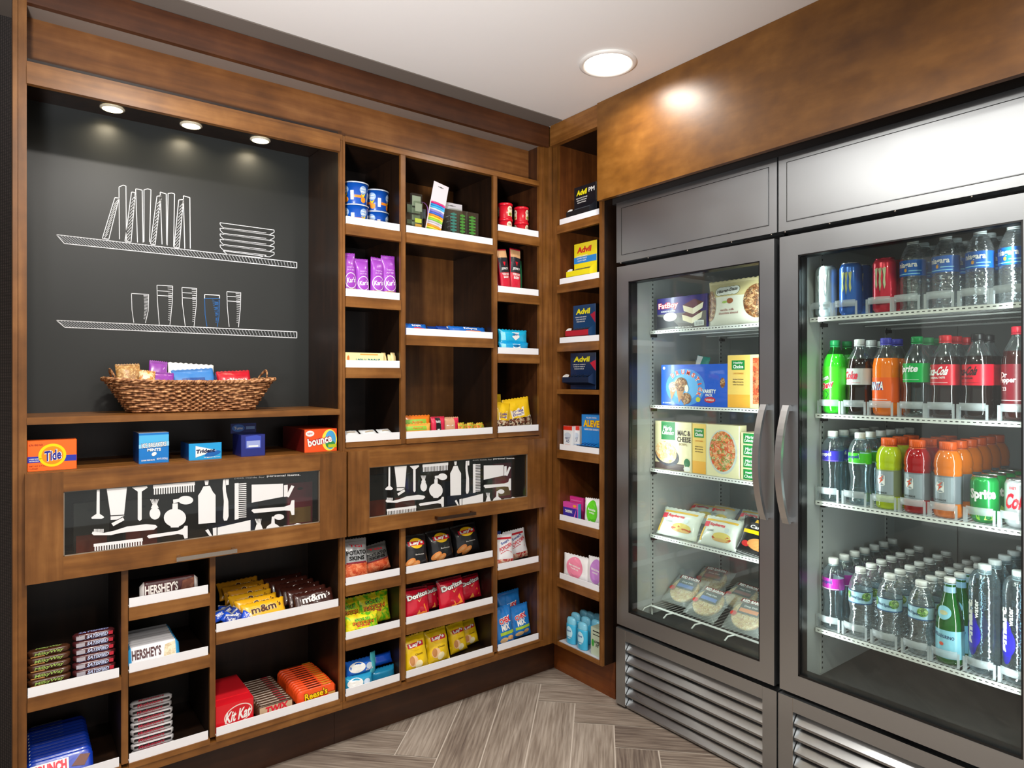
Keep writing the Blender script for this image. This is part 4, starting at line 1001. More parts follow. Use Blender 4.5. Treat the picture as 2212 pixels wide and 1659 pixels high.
mb.box((-w_ * .62, .088, h_), (w_ * .46, .090, h_ + .032), mat('#1c2a74')); mb.d_ell(fl2, -w_ * .3, h_ + .017, w_ * .27, .012, mat('#3f74c8'), .0006, 24, 1); mb.d_text(fl2, 'Tums', -w_ * .3, h_ + .017, w_ * .36, .009, mW, .0009)
mb.d_rect(fl2, w_ * .02, h_ + .012, w_ * .4, h_ + .022, mat('#7fa0d8'), .0005); mb.build('header_card', root)
put(root, (xc, 2.195, ZL)); tag(root, 'dark blue open display box with raised header card, fourth on the ledge', 'box')
def d_bou(mb, w, h):
    f = flat
    mb.d_ell(f, w * .26, h * .5, w * .235, h * .48, mat('#ffe14a'), .0003, 36, 1); mb.d_ell(f, w * .29, h * .5, w * .17, h * .42, mat('#4aa6dc'), .0005, 30, 1)
    mb.d_ell(f, w * .29, h * .30, w * .15, h * .16, mat('#2f8f45'), .0006, 24, 1); mb.d_rect(f, w * .22, h * .16, w * .48, h * .30, mat('#b8c820'), .0008)
    mb.d_ell(f, -w * .34, h * .82, w * .13, h * .13, mW, .0006, 20, 1); mb.d_text(f, 'NEW', -w * .34, h * .82, w * .16, h * .09, mat(REDC), .0009)
    mb.d_text(f, 'bounce', -w * .04, h * .50, w * .76, h * .40, mat('#b8102c'), .0010, rot=.16, bold=.10); mb.d_text(f, 'bounce', -w * .04, h * .50, w * .74, h * .37, mW, .0013, rot=.16, bold=.03)
xc, w_, h_ = pA(658, 728, 927, ZL, 2.190)
carton('dryer_sheet_box', 'orange dryer sheet box with a yellow swirl, rightmost on the ledge', 'box', w_, h_, 0.22, '#f4551e', (xc, 2.190, ZL), 0, d_bou, side='#6e1410')
# things seen through the flap glass
for k, (x, w_, h_, c, c2, lb) in enumerate(((0.20, .09, .16, '#2b2320', '#7a2c18', 'dim red and grey hanging packet behind the left door glass, at its left'), (0.33, .10, .15, '#3a302c', '#8c3020', 'dim brown packet behind the left door glass, under the printed tube'),
                        (0.60, .16, .10, '#1c2545', '#38406a', 'navy pack lying behind the left door glass, near its middle'), (0.83, .09, .15, '#c0485c', '#d8a060', 'pink and yellow packet behind the left door glass, at its right'))):
    def dk(mb, w, h, c2=c2): mb.d_rect(flat, -w * .42, h * .06, w * .42, h * .42, mat(c2), .0005); mb.d_ell(flat, 0, h * .86, w * .12, h * .03, mK, .0006, 14, 1)
    for dx, s_ in ((0, 'left'), (0.893, 'right')):
        carton('toiletry_packet', lb if s_ == 'left' else lb.replace('left door', 'right door'), 'packet', w_, h_, .02, c, (x + dx, 2.26 + .02 * k, 0.7715), 0, dk, group='toiletry packets behind the printed glass')

# ================================================================== RIGHT CABINET, upper cubbies
def pasta_cup():
    mb = MB(); H = .078; r0, r1 = .040, .0470
    mb.lathe([(r0, 0), (r0 + .001, .002), (r1 - .001, H - .004)], mat('#0f4fb0', .3, 0, .2), 36)
    root = empty('pasta_cup')
    fn = lambda u, v, h: ((r0 + (r1 - r0) * v / H + h) * math.sin(u / .045), -(r0 + (r1 - r0) * v / H + h) * math.cos(u / .045), v)
    for s_ in (0.010, -0.060, 0.095):
        mb.d_ell(fn, s_, .050, .015, .014, mat('#8fb0d8'), .0006, 20, 2); mb.d_text(fn, 'Easy', s_, .054, .022, .008, mW, .0011, rot=.1); mb.d_text(fn, 'Mac', s_, .045, .02, .007, mW, .0011, rot=.1)
        mb.d_poly(fn, [(s_ - .010, .036), (s_ + .010, .038), (s_ + .003, .026), (s_ - .002, .026)], mY, .0008)
        mb.d_rect(fn, s_ - .034, .022, s_ - .004, .031, mat('#f08a1c'), .0007, 4, 1); mb.d_ell(fn, s_ + .002, .016, .011, .010, mat('#f7941d'), .0009, 18, 2)
        mb.d_rect(fn, s_ + .022, .014, s_ + .034, .046, mW, .0007, 2, 1)
    mb.build('cup', root)
    MB().lathe([(r1 + .001, H - .005), (r1 + .0015, H - .001), (r1, H), (.0001, H)], mat('#cdd6e4', .3, .3), 36, close=False).build('foil_lid', root)
    return root
cup = pasta_cup(); z = 1.824 + E_
tag(cup, 'blue pasta cup, upper left of four on the high shelf', 'cup', 'blue pasta cups'); put(cup, (ax(767, 2.232), 2.232, z + .079), .05)
dup(cup, (ax(767, 2.232), 2.232, z), .1, 'blue pasta cup, lower left of four, under the upper left one')
dup(cup, (ax(823, 2.275), 2.275, z + .079), .55, 'blue pasta cup, upper right of four on the high shelf')
dup(cup, (ax(825, 2.275), 2.275, z), .5, 'blue pasta cup, lower right of four, under the upper right one')
NUTS = speck(['#c8935a', '#8a5a30', '#e0c090', '#b0743c', '#d6b070'], 120)
def d_kar(mb, fn, w, h):
    mb.d_ell(fn, 0, h * .36, w * .44, h * .18, mW, .0005, 28, 3); mb.d_ell(fn, 0, h * .36, w * .40, h * .165, mat('#9a3fb4'), .0009, 28, 3)
    mb.d_text(fn, "Kar's", 0, h * .37, w * .66, h * .12, mW, .0014, rot=.12, shear=.2); mb.d_text(fn, 'SWEET N', 0, h * .66, w * .5, h * .035, mat('#d9b0e6'), .0008); mb.d_text(fn, 'SALTY MIX', 0, h * .60, w * .55, h * .035, mat('#d9b0e6'), .0008)
ok = ('leftmost of four', 'second of four', 'third of four', 'rightmost of four')
for k, (u0, u1, vt) in enumerate(((741, 771, 547), (771, 800, 560), (800, 829, 557), (828, 858, 553))):
    xc, w_, h_ = pA(u0, u1, vt, 1.574, 2.20)
    bag('nut_bag', 'slim purple nut bag with clear speckled foot, ' + ok[k], 'snack bag', w_, h_, .03, mat('#9a40b5', .3, 0, .3), (xc, 2.205, 1.574 + E_), 0, d_kar, k + 11, .05, (-.04, -.03, .05, -.02)[k], 'purple nut bags',
        fmfun=lambda u, v, h=h_: NUTS if v < h * .17 else mat('#9a40b5', .3, 0, .3))
def d_lorna(mb, w, h):
    mb.d_text(flat, 'LORNA DOONE', w * .08, h * .42, w * .62, h * .36, mat('#1c7a80'), .0006, bold=.03); mb.d_rect(flat, -w * .12, h * .84, w * .34, h * .93, mat('#d9a04a'), .0004); mb.d_ell(flat, -w * .42, h * .6, w * .03, h * .2, mat('#d8702c'), .0006, 12, 1)
xc, w_, h_ = pA(744, 828, 763, 1.327, 2.19)
carton('biscuit_pack', 'long cream biscuit pack with teal lettering on the shelf under the purple bags', 'biscuit pack', w_, h_, .05, '#f6e7a8', (xc, 2.185, 1.327 + E_), 0, d_lorna, top='#f0d890')
for k, u in enumerate((832, 845, 857)):
    xc, w_, h_ = pA(u - 7, u + 7, 763 + k % 2 * 4, 1.327, 2.20)
    bag('biscuit_pack', 'pale yellow biscuit pack end, ' + ('left', 'middle', 'right')[k] + ' of three beside the long cream pack', 'biscuit pack', w_ * .95, h_, .012, mat('#f3dda0', .35), (xc, 2.20, 1.327 + E_), .5, None, k, .15, 0, 'pale biscuit pack ends', nx=8, nz=8)
for k, (u0, u1) in enumerate(((746, 782), (786, 820), (824, 852))):
    xc, w_, h_ = pA(u0, u1, 932.5 - k, 1.068, 2.20)
    bag('flat_snack_pack', 'flat white pack peeping over the lowest upper lip, ' + ('left', 'middle', 'right')[k] + ' of three', 'snack pack', w_, .07, .02, mat('#eceff2', .3, 0, .3), (xc, 2.185, 1.070 + E_), 0, lambda mb, fn, w, h: mb.d_rect(fn, -w * .3, h * .5, w * .2, h * .6, mat('#b9a890'), .0008, 4, 1), k + 3, 1.15, 0, 'flat white packs', nx=8, nz=8)

# hair ties, earphones, clear packs
z = 1.825 + E_
def clip_card(name, label, u0, u1, vt, vc, y, roll, body, bcol, cardcol, d=.012):
    """hang-hole card above, pack below"""
    xc, w, h = pA(u0, u1, vt, z, y); root = empty(name); hc = h * (vc)
    c_ = MB(); c_.box((-w / 2, 0, hc), (w / 2, .0012, h), mat(cardcol, .4)); f = lambda u, v, hh: (u, -hh, v)
    c_.d_ell(f, 0, h * .93, w * .10, h * .012, mK, .0004, 16, 1); c_.d_rect(f, -w * .18, h * .925, w * .18, h * .935, mK, .0003); c_.build('hang_card', root)
    body(root, w, hc, d); put(root, (xc, y, z), 0, .04, roll); return tag(root, label, 'hanging pack')
def ties_body(root, w, h, d):
    cols = ['#e6287e', '#2f9be0', '#43b6e8', '#d8dce6', '#8a7fd0', '#3f6fd8', '#f2962c', '#f0d83a', '#8fd04a', '#c9c4cc', '#d8d0d4', '#f2a02c', '#ecd83a', '#7cc84a', '#35a860']
    mb = MB(); n = len(cols)
    for i, c in enumerate(cols):
        zc = h * (1 - (i + .5) / n * .92) - .004
        mb.tube([(-w * .45, 0, zc), (-w * .2, -d * .5, zc), (w * .2, -d * .5, zc), (w * .45, 0, zc)], h / n * .44, mat(c, .6), 8)
    mb.build('elastic_bands', root)
    b2 = MB(); b2.box((-w / 2, .0014, 0), (w / 2, .0026, h), mat('#e4d9dc', .4)); b2.build('backing_card', root)
clip_card('hair_tie_pack', 'pack of rainbow coloured hair elastics on a white hanging card', 917, 950, 393, .64, 2.205, .22, ties_body, None, '#dcd6dc')
def black_body(root, w, h, d):
    mb = MB(); mb.box((-w / 2, 0, 0), (w / 2, d, h), mat('#141516', .3, 0, .4)); f = lambda u, v, hh: (u, -hh, v)
    for i, s_ in enumerate((.75, .6, .45, .3)): mb.d_line(f, [(-w * .3 + i * .002, h * s_), (-w * .1, h * (s_ + .06)), (-w * .05, h * (s_ - .08))], .0014, mat('#8d9298'), .0006)
    mb.build('blister', root)
clip_card('earphone_pack', 'black earphone pack with a pale header card, behind the green clear packs', 955, 1000, 438, .84, 2.25, 0, black_body, None, '#c9c6cc')
for k, (u0, u1, vt) in enumerate(((972, 992, 452), (993, 1010, 456), (1012, 1034, 460))):
    xc, w_, h_ = pA(u0, u1, vt, 1.825, 2.195)
    root = empty('clear_comb_pack'); MB().box((-w_ / 2, 0, 0), (w_ / 2, .018, h_), ACRY).build('clear_box', root)
    mb = MB(); 
    for q in range(7): mb.box((-w_ * .3, .006, h_ * (.22 + .1 * q)), (w_ * .3, .010, h_ * (.27 + .1 * q)), mat('#3f9a34' if k else '#1c8a84', .4))
    mb.box((-w_ * .12, .007, h_ * .2), (w_ * .12, .009, h_ * .9), mat('#2f7a2a' if k else '#1c6a68', .4)); mb.build('green_filling', root)
    mb = MB(); mb.box((-w_ * .45, .001, h_ * .03), (w_ * .45, .002, h_ * .22), mat('#d8e02c', .4)); mb.box((-w_ * .35, .0005, h_ * .10), (w_ * .2, .0012, h_ * .15), mat('#6a8a1c')); mb.build('yellow_tag', root)
    put(root, (xc, 2.195 + k * .001, z)); tag(root, 'clear plastic box with green filling and yellow tag, ' + ('left', 'middle', 'right')[k] + ' of three', 'plastic pack', 'clear boxes with green filling')
for k, (u0, u1, vt, y) in enumerate(((879, 893, 438, 2.25), (889, 912, 419, 2.24), (896, 914, 436, 2.215))):
    xc, w_, h_ = pA(u0, u1, vt, 1.825, y); root = empty('clear_card_pack')
    MB().box((-w_ / 2, 0, 0), (w_ / 2, .012, h_), ACRY).build('clear_box', root)
    mb = MB()
    for q, c in enumerate(('#e6508c', '#e8a83c', '#d8e04a', '#bcd8c8')[:3 + k % 2]): mb.box((-w_ * .38, .004, h_ * (.08 + .16 * q)), (w_ * .38, .008, h_ * (.20 + .16 * q)), mat(c if k == 2 else '#9aa08c', .4))
    mb.box((-w_ * .4, .003, h_ * .72), (w_ * .4, .004, h_ * .95), mat('#a9b09c')); mb.build('contents', root)
    put(root, (xc, y, z)); tag(root, ('narrow clear plastic pack against the divider, left of the tall clear pack', 'tall clear pack behind the bright little pack, left of hair elastics', 'clear pack with pink and yellow contents, left of hair elastics')[k], 'plastic pack')
root = empty('purple_cord_charger'); mb = MB(); mb.box((-.016, -.006, .085), (.016, .012, .122), mat('#8e929c', .3, .4)); mb.box((-.012, -.004, .0), (.012, .010, .0848), mat('#2c2433', .5)); mb.build('grey_plug', root)
mb = MB(); mb.tube([(-.010, .005, .118)] + [(.008 - .024 * math.cos(t * math.pi / 12), .005, .125 + .026 * math.sin(t * math.pi / 12)) for t in range(13)] + [(.033, .008, .08), (.03, .008, .03)], .0016, mat('#b06ac0', .5), 6); mb.build('looped_cord', root)
put(root, (ax(910, 2.27), 2.27, z)); tag(root, 'grey plug with a looped purple braided cord, standing behind the hair elastics', 'charging cable')
# flat blue packs
for k, (u0, u1, c2, rt_, y) in enumerate(((872, 930, '#d8303c', .05, 2.20), (930, 975, '#16348c', -.08, 2.26), (950, 1000, '#123a9c', .06, 2.235), (975, 1056, '#f0822c', .0, 2.20))):
    xc, w_, _ = pA(u0, u1, 700, 1.449, y)
    def dk(mb, fn, w, h, c2=c2): mb.d_rect(fn, -w * .1, h * .10, w * .32, h * .50, mat(c2), .0008, 6, 3); mb.d_text(fn, 'Krispies', w * .05, h * .68, w * .36, h * .26, mW, .0010)
    bag('flat_snack_pack', ('flat blue pack with red print, leftmost on its shelf', 'dark blue flat pack behind, left of the middle', 'dark blue flat pack leaning against the orange printed one', 'long bright blue flat pack with orange print, rightmost')[k], 'snack pack', w_, .055, .022, mat('#1769c8' if k in (0, 3) else '#0f3c94', .3, 0, .3), (xc, y, 1.452), rt_, dk, k + 31, .62, 0, 'flat blue snack packs', seal=0)
# bottom centre cubby
z = 1.068 + E_
def d_nv(mb, fn, w, h): mb.d_rect(fn, -w * .45, h * .5, w * .3, h * .8, mat('#8fc43c'), .0008, 8, 2); mb.d_rect(fn, -w * .3, h * .28, w * .45, h * .42, mY, .0008, 8, 2); mb.d_text(fn, 'Apple', -w * .05, h * .65, w * .4, h * .16, mat('#e86a10'), .0012)
for k, (vt, y, c) in enumerate(((897, 2.235, '#f0801c'), (915, 2.20, '#f2b24c'))):
    xc, w_, h_ = pA(872, 932, vt, z, y); bag('fruit_snack_pack', ('orange and green crinkled pack, upper of two at the left', 'yellow and orange pack lying under the green topped one')[k], 'snack pack', w_, h_, .03, mat(c, .3, 0, .3), (xc, y, z), 0, d_nv, k + 5, .15)
def d_sn(mb, fn, w, h):
    mb.d_rect(fn, -w * .22, h * .05, w * .14, h * .95, mK, .0006, 4, 8); mb.d_text(fn, 'Nutty', -w * .04, h * .72, w * .34, h * .2, mW, .0012, rot=.1); mb.d_poly(fn, [(-w * .14, h * .35), (w * .06, h * .35), (-w * .04, h * .12)], mW, .001)
for k, (u0, u1, vt, y, c) in enumerate(((932, 962, 900, 2.205, '#d8264c'), (955, 992, 901, 2.225, '#d8a884'))):
    xc, w_, h_ = pA(u0, u1, vt, z, y); bag('fruit_snack_pack', ('pink pack with a black and white stripe, in the low centre cubby', 'tan and pink pack right of the pink striped one')[k], 'snack pack', w_, h_, .02, mat(c, .3, 0, .3), (xc, y, z), 0, d_sn if not k else lambda mb, fn, w, h: (mb.d_poly(fn, [(-w * .3, h * .5), (w * .1, h * .95), (w * .1, h * .5)], mW, .0008), mb.d_rect(fn, w * .2, h * .05, w * .46, h * .95, mat('#e02a50'), .0006, 3, 6)), k + 9, .1)
G1 = speck(['#e98a2c', '#8fbf3c', '#f2c04a', '#d8662c'], 70)
for k in range(6):
    xc, w_, h_ = pA(990 + k * 10, 1008 + k * 10, 913 + k % 2 * 3, z, 2.21 + .012 * (k % 2)); bag('cereal_bar', 'small orange and green wrapped bar end, ' + ('leftmost', 'second', 'third', 'fourth', 'fifth', 'rightmost')[k] + ' of six in a row', 'snack bar', w_, h_, .014, G1, (xc, 2.215 + .014 * (k % 2), z), .3, None, k, .1, 0, 'small orange and green bars', nx=6, nz=6)
# small red tubs
def tub():
    root = empty('red_tub'); mb = MB(); r = .031; H = .060
    mb.lathe([(r * .92, 0), (r * .94, .002), (r * .96, H)], mat('#d11a2c', .3, 0, .2), 32)
    fn = lambda u, v, h: ((r * .955 + h) * math.sin(u / r), -(r * .955 + h) * math.cos(u / r), v)
    for s_ in (.002, -.065, .065):
        mb.d_ell(fn, s_, .038, .014, .014, mat('#f0e6c8'), .0006, 20, 2); mb.d_text(fn, 'Chef', s_, .041, .018, .007, mat('#7a2a1c'), .0011); mb.d_rect(fn, s_ - .013, .010, s_ + .013, .030, mat('#efe0b8'), .0007, 4, 1); mb.d_ell(fn, s_, .018, .009, .007, speck(['#d8502c', '#e8a040', '#3f8a2c'], 160), .0010, 14, 1)
    mb.build('tub_body', root)
    MB().lathe([(r, H - .006), (r * 1.03, H - .005), (r * 1.03, H + .002), (r * .98, H + .004), (.0001, H + .003)], mat('#e0162c', .3, 0, .2), 32, close=False).build('lid', root)
    return root
tb = tub(); z = 1.887 + E_
put(tb, (ax(1091, 2.225), 2.225, z + .064), .1); tag(tb, 'small red tub with cream label, upper left of four', 'tub', 'small red tubs')
dup(tb, (ax(1091, 2.225), 2.225, z), .0, 'small red tub, lower left of four, under the upper left one'); dup(tb, (ax(1126, 2.232), 2.232, z + .064), .35, 'small red tub with cream label, upper right of four'); dup(tb, (ax(1126, 2.232), 2.232, z), .3, 'small red tub, lower right of four, under the upper right one')
# jerky packs
def d_jerk(mb, fn, w, h):
    mb.d_rect(fn, -w * .48, h * .46, w * .48, h * .82, mat('#22252c', .35), .0005, 8, 6); mb.d_rect(fn, -w * .48, h * .80, w * .48, h * .97, mat('#d8a878'), .0007, 8, 2)
    mb.d_poly(fn, [(-w * .14, h * .70), (w * .14, h * .70), (0, h * .60)], mR, .0010); mb.d_text(fn, 'JERKY', 0, h * .54, w * .7, h * .06, mW, .0011); mb.d_text(fn, 'TERIYAKI', 0, h * .42, w * .7, h * .05, mW, .0011); mb.d_text(fn, 'BEEF', 0, h * .35, w * .5, h * .05, mW, .0011)
for k, (u0, u1, vt, y, rl, c) in enumerate(((1068, 1090, 570, 2.225, .05, '#c81c34'), (1084, 1106, 540, 2.195, -.12, '#d11c38'), (1101, 1124, 537, 2.205, .06, '#d11c38'), (1112, 1128, 562, 2.24, .04, '#1c7a50'))):
    xc, w_, h_ = pA(u0, u1, vt, 1.639, y)
    bag('jerky_pack', ('short red pack at the left edge beside tall jerky packs', 'tall red and black jerky pack leaning, left of two', 'tall red and black jerky pack, right of two', 'thin green edged pack behind the right jerky pack')[k], 'snack pack', w_, h_, .022, mat(c, .3, 0, .3), (xc, y, 1.639 + E_), 0, d_jerk if k in (1, 2) else None, k + 41, .08, rl)
def d_chip(mb, fn, w, h): mb.d_poly(fn, [(-w * .12, h * .8), (w * .14, h * .8), (w * .14, h * .5), (0, h * .3), (-w * .12, h * .5)], mW, .0006); mb.d_text(fn, 'CHIPS', 0.0, h * .66, w * .2, h * .14, mat('#1c3c8c'), .0012); mb.d_rect(fn, -w * .46, h * .3, -w * .34, h * .8, mat('#8fe0f4'), .0006, 3, 3)
for k, (u0, u1, vt, dz, y, c) in enumerate(((1076, 1139, 713, .036, 2.215, '#19b4e4'), (1077, 1142, 740, .0, 2.20, '#18a2dc'))):
    xc, w_, h_ = pA(u0, u1, vt, 1.390 + dz, y)
    bag('biscuit_pack', ('cyan biscuit pack with a white shield, upper of two', 'cyan biscuit pack lying under the one with the shield')[k], 'biscuit pack', w_, max(h_, .034), .04, mat(c, .25, 0, .4), (xc, y, 1.390 + E_ + dz), 0, d_chip, k + 51, .05, seal=0)
def d_cm(mb, fn, w, h):
    mb.d_rect(fn, -w * .48, h * .03, w * .48, h * .36, speck(['#4a2214', '#7a3c20', '#e8d8b8', '#2c140c'], 70), .0004, 12, 6)
    mb.d_poly(fn, [(-w * .34, h * .62), (w * .2, h * .70), (w * .16, h * .42), (-w * .30, h * .36)], mat('#f4ead0'), .0007); mb.d_text(fn, 'Cookie', -w * .06, h * .58, w * .42, h * .10, mat('#3a2c9c'), .0012, rot=.1); mb.d_text(fn, 'Dough', -w * .06, h * .47, w * .40, h * .09, mat('#3a2c9c'), .0012, rot=.1)
    mb.d_poly(fn, [(w * .30, h * .05), (w * .44, h * .05), (w * .46, h * .40), (w * .32, h * .38)], mW, .0009)
for k, (u0, u1, vt, y, rl) in enumerate(((1066, 1087, 852, 2.26, 0), (1064, 1098, 872, 2.20, .1), (1094, 1152, 864, 2.215, -.10))):
    xc, w_, h_ = pA(u0, u1, vt, 1.069, y)
    bag('chocolate_bag', ('small yellow bag at the back, left edge of its cubby', 'yellow chocolate bag partly behind the divider', 'yellow chocolate bag with purple lettering, rightmost in its cubby')[k], 'sweet bag', w_, h_, .035, mat('#f2c81c', .3, 0, .3), (xc, y, 1.069 + E_), 0, d_cm if k else None, k + 61, .12, rl)

# ================================================================== LOWER CUBBIES
def stack(proto_fn, n, x, y0, z0, dz, dy, name, label_fn, cat, group, jit=.002, rz=0):
    me = proto_fn().data(name)
    for k in range(n):
        o = bpy.data.objects.new(name, me); C.objects.link(o)
        put(o, (x + rnd.uniform(-jit, jit), y0 + dy * k, z0 + dz * k), rz + rnd.uniform(-.02, .02)); tag(o, label_fn(k), cat, group)
def row(proto_fn, n, x, y0, z0, dy, tilt, name, label_fn, cat, group, jit=.0015, dz=0.0, rz=0):
    me = proto_fn().data(name)
    for k in range(n):
        o = bpy.data.objects.new(name, me); C.objects.link(o)
        put(o, (x + rnd.uniform(-jit, jit), y0 + dy * k, z0 + dz * k), rz + rnd.uniform(-.012, .012), tilt); tag(o, label_fn(k), cat, group)
BO = ['lowest', 'second lowest', 'third lowest', 'fourth from bottom', 'fifth from bottom', 'sixth from bottom', 'seventh from bottom', 'topmost']
def top_ord(n): return lambda s_: (lambda k: s_ + ', ' + ('topmost of its stack' if k == n - 1 else BO[k] + ' of its stack'))
def row_ord(n): return lambda s_: (lambda k: s_ + ', ' + ('rearmost in its row' if k == n - 1 else ORD[k] + (' one' if k == 0 else ' from the front') + ' in its row'))

def d_mw(mb, fn, tp, w, h, d):
    mb.d_text(fn, 'MilkyWay', 0, h * .5, w * .66, h * .62, mat('#9fc060'), .0006, rot=.03, shear=.3); mb.d_text(tp, 'MilkyWay', 0, d * .45, w * .6, d * .4, mat('#9fc060'), .0006, shear=.3); mb.d_rect(fn, -w * .42, h * .08, -w * .1, h * .22, mat('#c79050'), .0004)
stack(lambda: bar_mb(.098, .0165, .030, '#4a2a18', d_mw), 6, ax(104, 2.20), 2.182, .443 + E_, .0172, .007, 'chocolate_bar', top_ord(6)('brown bar with green script lettering, left stack'), 'chocolate bar', 'brown bars with green lettering')
def d_sat(mb, fn, tp, w, h, d):
    mb.d_rect(fn, -w * .42, h * .15, -w * .22, h * .80, mat('#b4b0ba'), .0004); mb.d_text(fn, 'SATISFIED', w * .08, h * .5, w * .5, h * .6, mat('#c8d4f4'), .0006, shear=.3, bold=.04); mb.d_text(tp, 'SATISFIED', 0, d * .4, w * .7, d * .4, mat('#9aa8e0'), .0006, shear=.3); mb.d_rect(fn, w * .34, h * .2, w * .44, h * .8, mat('#c8283c'), .0004)
stack(lambda: bar_mb(.103, .0165, .030, '#4a1c20', d_sat), 7, ax(206, 2.20), 2.182, .443 + E_, .0172, .008, 'chocolate_bar', top_ord(7)('dark red brown bar with pale blue lettering, right stack'), 'chocolate bar', 'dark bars with pale blue lettering')
def d_crunch(mb, fn, tp, w, h, d):
    mb.d_rect(fn, -w * .46, h * .28, w * .12, h * .82, mW, .0003); mb.d_text(fn, 'CRUNCH', -w * .17, h * .55, w * .52, h * .44, mat('#e0203c'), .0006, rot=.02, bold=.06)
    mb.d_poly(fn, [(w * .16, h * .4), (w * .3, h * .8), (w * .46, h * .72), (w * .36, h * .3)], mat('#6a3420'), .0004); mb.d_rect(tp, -w * .4, d * .2, w * .1, d * .5, mat('#c8d0ee'), .0004)
row(lambda: bar_mb(.150, .062, .011, '#143cb4', d_crunch), 12, ax(131, 2.19), 2.186, .190 + .002, .0185, .62, 'chocolate_bar', row_ord(12)('blue bar with red lettering on white'), 'chocolate bar', 'blue bars with red lettering', dz=.0012)
def d_her(col, tx, pic):
    def f(mb, fn, tp, w, h, d):
        mb.d_text(fn, "HERSHEY'S", -w * .14, h * .60, w * .56, h * .46, mat(tx), .0006, bold=.03); mb.d_poly(fn, [(w * .18, h * .25), (w * .22, h * .8), (w * .42, h * .9), (w * .42, h * .2)], speck(pic, 60), .0004)
    return f
xc, w_, h_ = pA(302, 428, 1247, .640, 2.19)
o = bar_mb(w_, h_, .022, '#4b2326', d_her(0, '#efe9e4', ['#8a5a44', '#6a3c2c']), '#d9d4d2').build('chocolate_bar'); put(o, (xc, 2.184, .634 + E_), 0, .08); tag(o, 'single brown bar with large white lettering on the top small shelf', 'chocolate bar')
row(lambda: bar_mb(.136, .060, .013, '#e9e9ee', d_her(0, '#4a1c20', ['#efe6d0', '#c9b48c', '#e8dcc0']), '#3aa0dc'), 8, ax(330, 2.19), 2.184, .447 + .002, .0195, .40, 'chocolate_bar', row_ord(8)('white bar with brown lettering and a blue end'), 'chocolate bar', 'white bars with brown lettering', dz=.001)
def d_mk(mb, fn, tp, w, h, d):
    mb.d_rect(fn, -w * .44, h * .55, w * .42, h * .95, mat('#1a1114'), .0003); mb.d_text(fn, 'Musketeers', -w * .04, h * .62, w * .6, h * .5, mat('#b8203c'), .0006, rot=.03, shear=.2); mb.d_text(tp, 'Musketeers', 0, d * .4, w * .6, d * .4, mat('#b8283c'), .0006, shear=.2)
stack(lambda: bar_mb(.112, .0165, .032, '#c9c6c8', d_mk), 8, ax(330, 2.21), 2.182, .190 + E_, .0172, .007, 'chocolate_bar', top_ord(8)('silver and black bar with red script'), 'chocolate bar', 'silver bars with red script')
# L3 upper: blue mints, yellow and brown candy packs
def d_york(mb, fn, w, h): mb.d_text(fn, 'YORK', 0, h * .5, w * .6, h * .3, mW, .0010, rot=.2); mb.d_rect(fn, -w * .5, h * .85, w * .5, h, mat('#c8ccd8', .3, .6), .0006, 6, 1)
k = 0
for (u, v, y, rl, tl) in ((484, 1292, 2.27, .3, .9), (500, 1300, 2.25, -.5, .8), (478, 1310, 2.225, -.2, .7), (508, 1316, 2.22, .6, .6), (488, 1330, 2.195, .8, .5), (518, 1322, 2.20, -.7, .6), (534, 1328, 2.188, .4, .5), (500, 1340, 2.182, .2, .45)):
    x = ax(u, y); bag('mint_sweet', 'small blue and silver wrapped sweet, ' + ('rear left', 'rear right', 'middle left', 'middle right', 'lower left', 'lower right', 'rightmost', 'front') + ' of the pile' if False else 'small blue and silver wrapped sweet, ' + ('rear left', 'rear right', 'middle left', 'middle right', 'lower left', 'lower right', 'rightmost', 'front')[k] + ' of the pile', 'wrapped sweet', .040, .036, .014, mat('#1c50d0' if k % 2 == 0 else '#2a44a0', .25, 0, .4), (x, y, .509 + E_ + .004 + .010 * (y > 2.21)), .3 * rl, d_york, k + 71, tl, rl, 'small blue wrapped sweets', nx=8, nz=8, sealmat=mW); k += 1
def d_mm(tc, oc):
    def f(mb, fn, w, h):
        mb.d_text(fn, 'm&m', -w * .02, h * .56, w * .62, h * .40, mat(oc), .0010, rot=.06, bold=.07); mb.d_text(fn, 'm&m', -w * .02, h * .56, w * .60, h * .37, mat(tc), .0014, rot=.06, bold=.03); mb.d_text(fn, "'s", w * .36, h * .66, w * .08, h * .24, mat(tc), .0014)
    return f
for k in range(6):
    y = 2.188 + .037 * k; u = 572 + 6 * k * (-1 if k > 2 else 1)
    bag('candy_pack', row_ord(6)('yellow candy pack with brown lettering')(k), 'sweet pack', .142, .062, .022, mat('#f2b41c' if k < 3 else '#c88a1c', .3, 0, .3), (ax(574, 2.19) - .006 * (k % 3) - .003 * k, y, .512 + .006 * k), .05 * (k % 2) + .06, d_mm('#4a2010', '#f8e4a0'), k + 81, .62, 0, 'yellow candy packs', seal=0)
for k in range(6):
    y = 2.188 + .031 * k
    bag('candy_pack', row_ord(6)('dark brown candy pack with white lettering')(k), 'sweet pack', .138, .062, .020, mat('#3a1a14', .25, 0, .5), (ax(682, 2.19) - .010 * k, y, .512 + .005 * k), .02, d_mm('#f0ece8', '#2a0c0c'), k + 91, .60, 0, 'dark brown candy packs', seal=0)
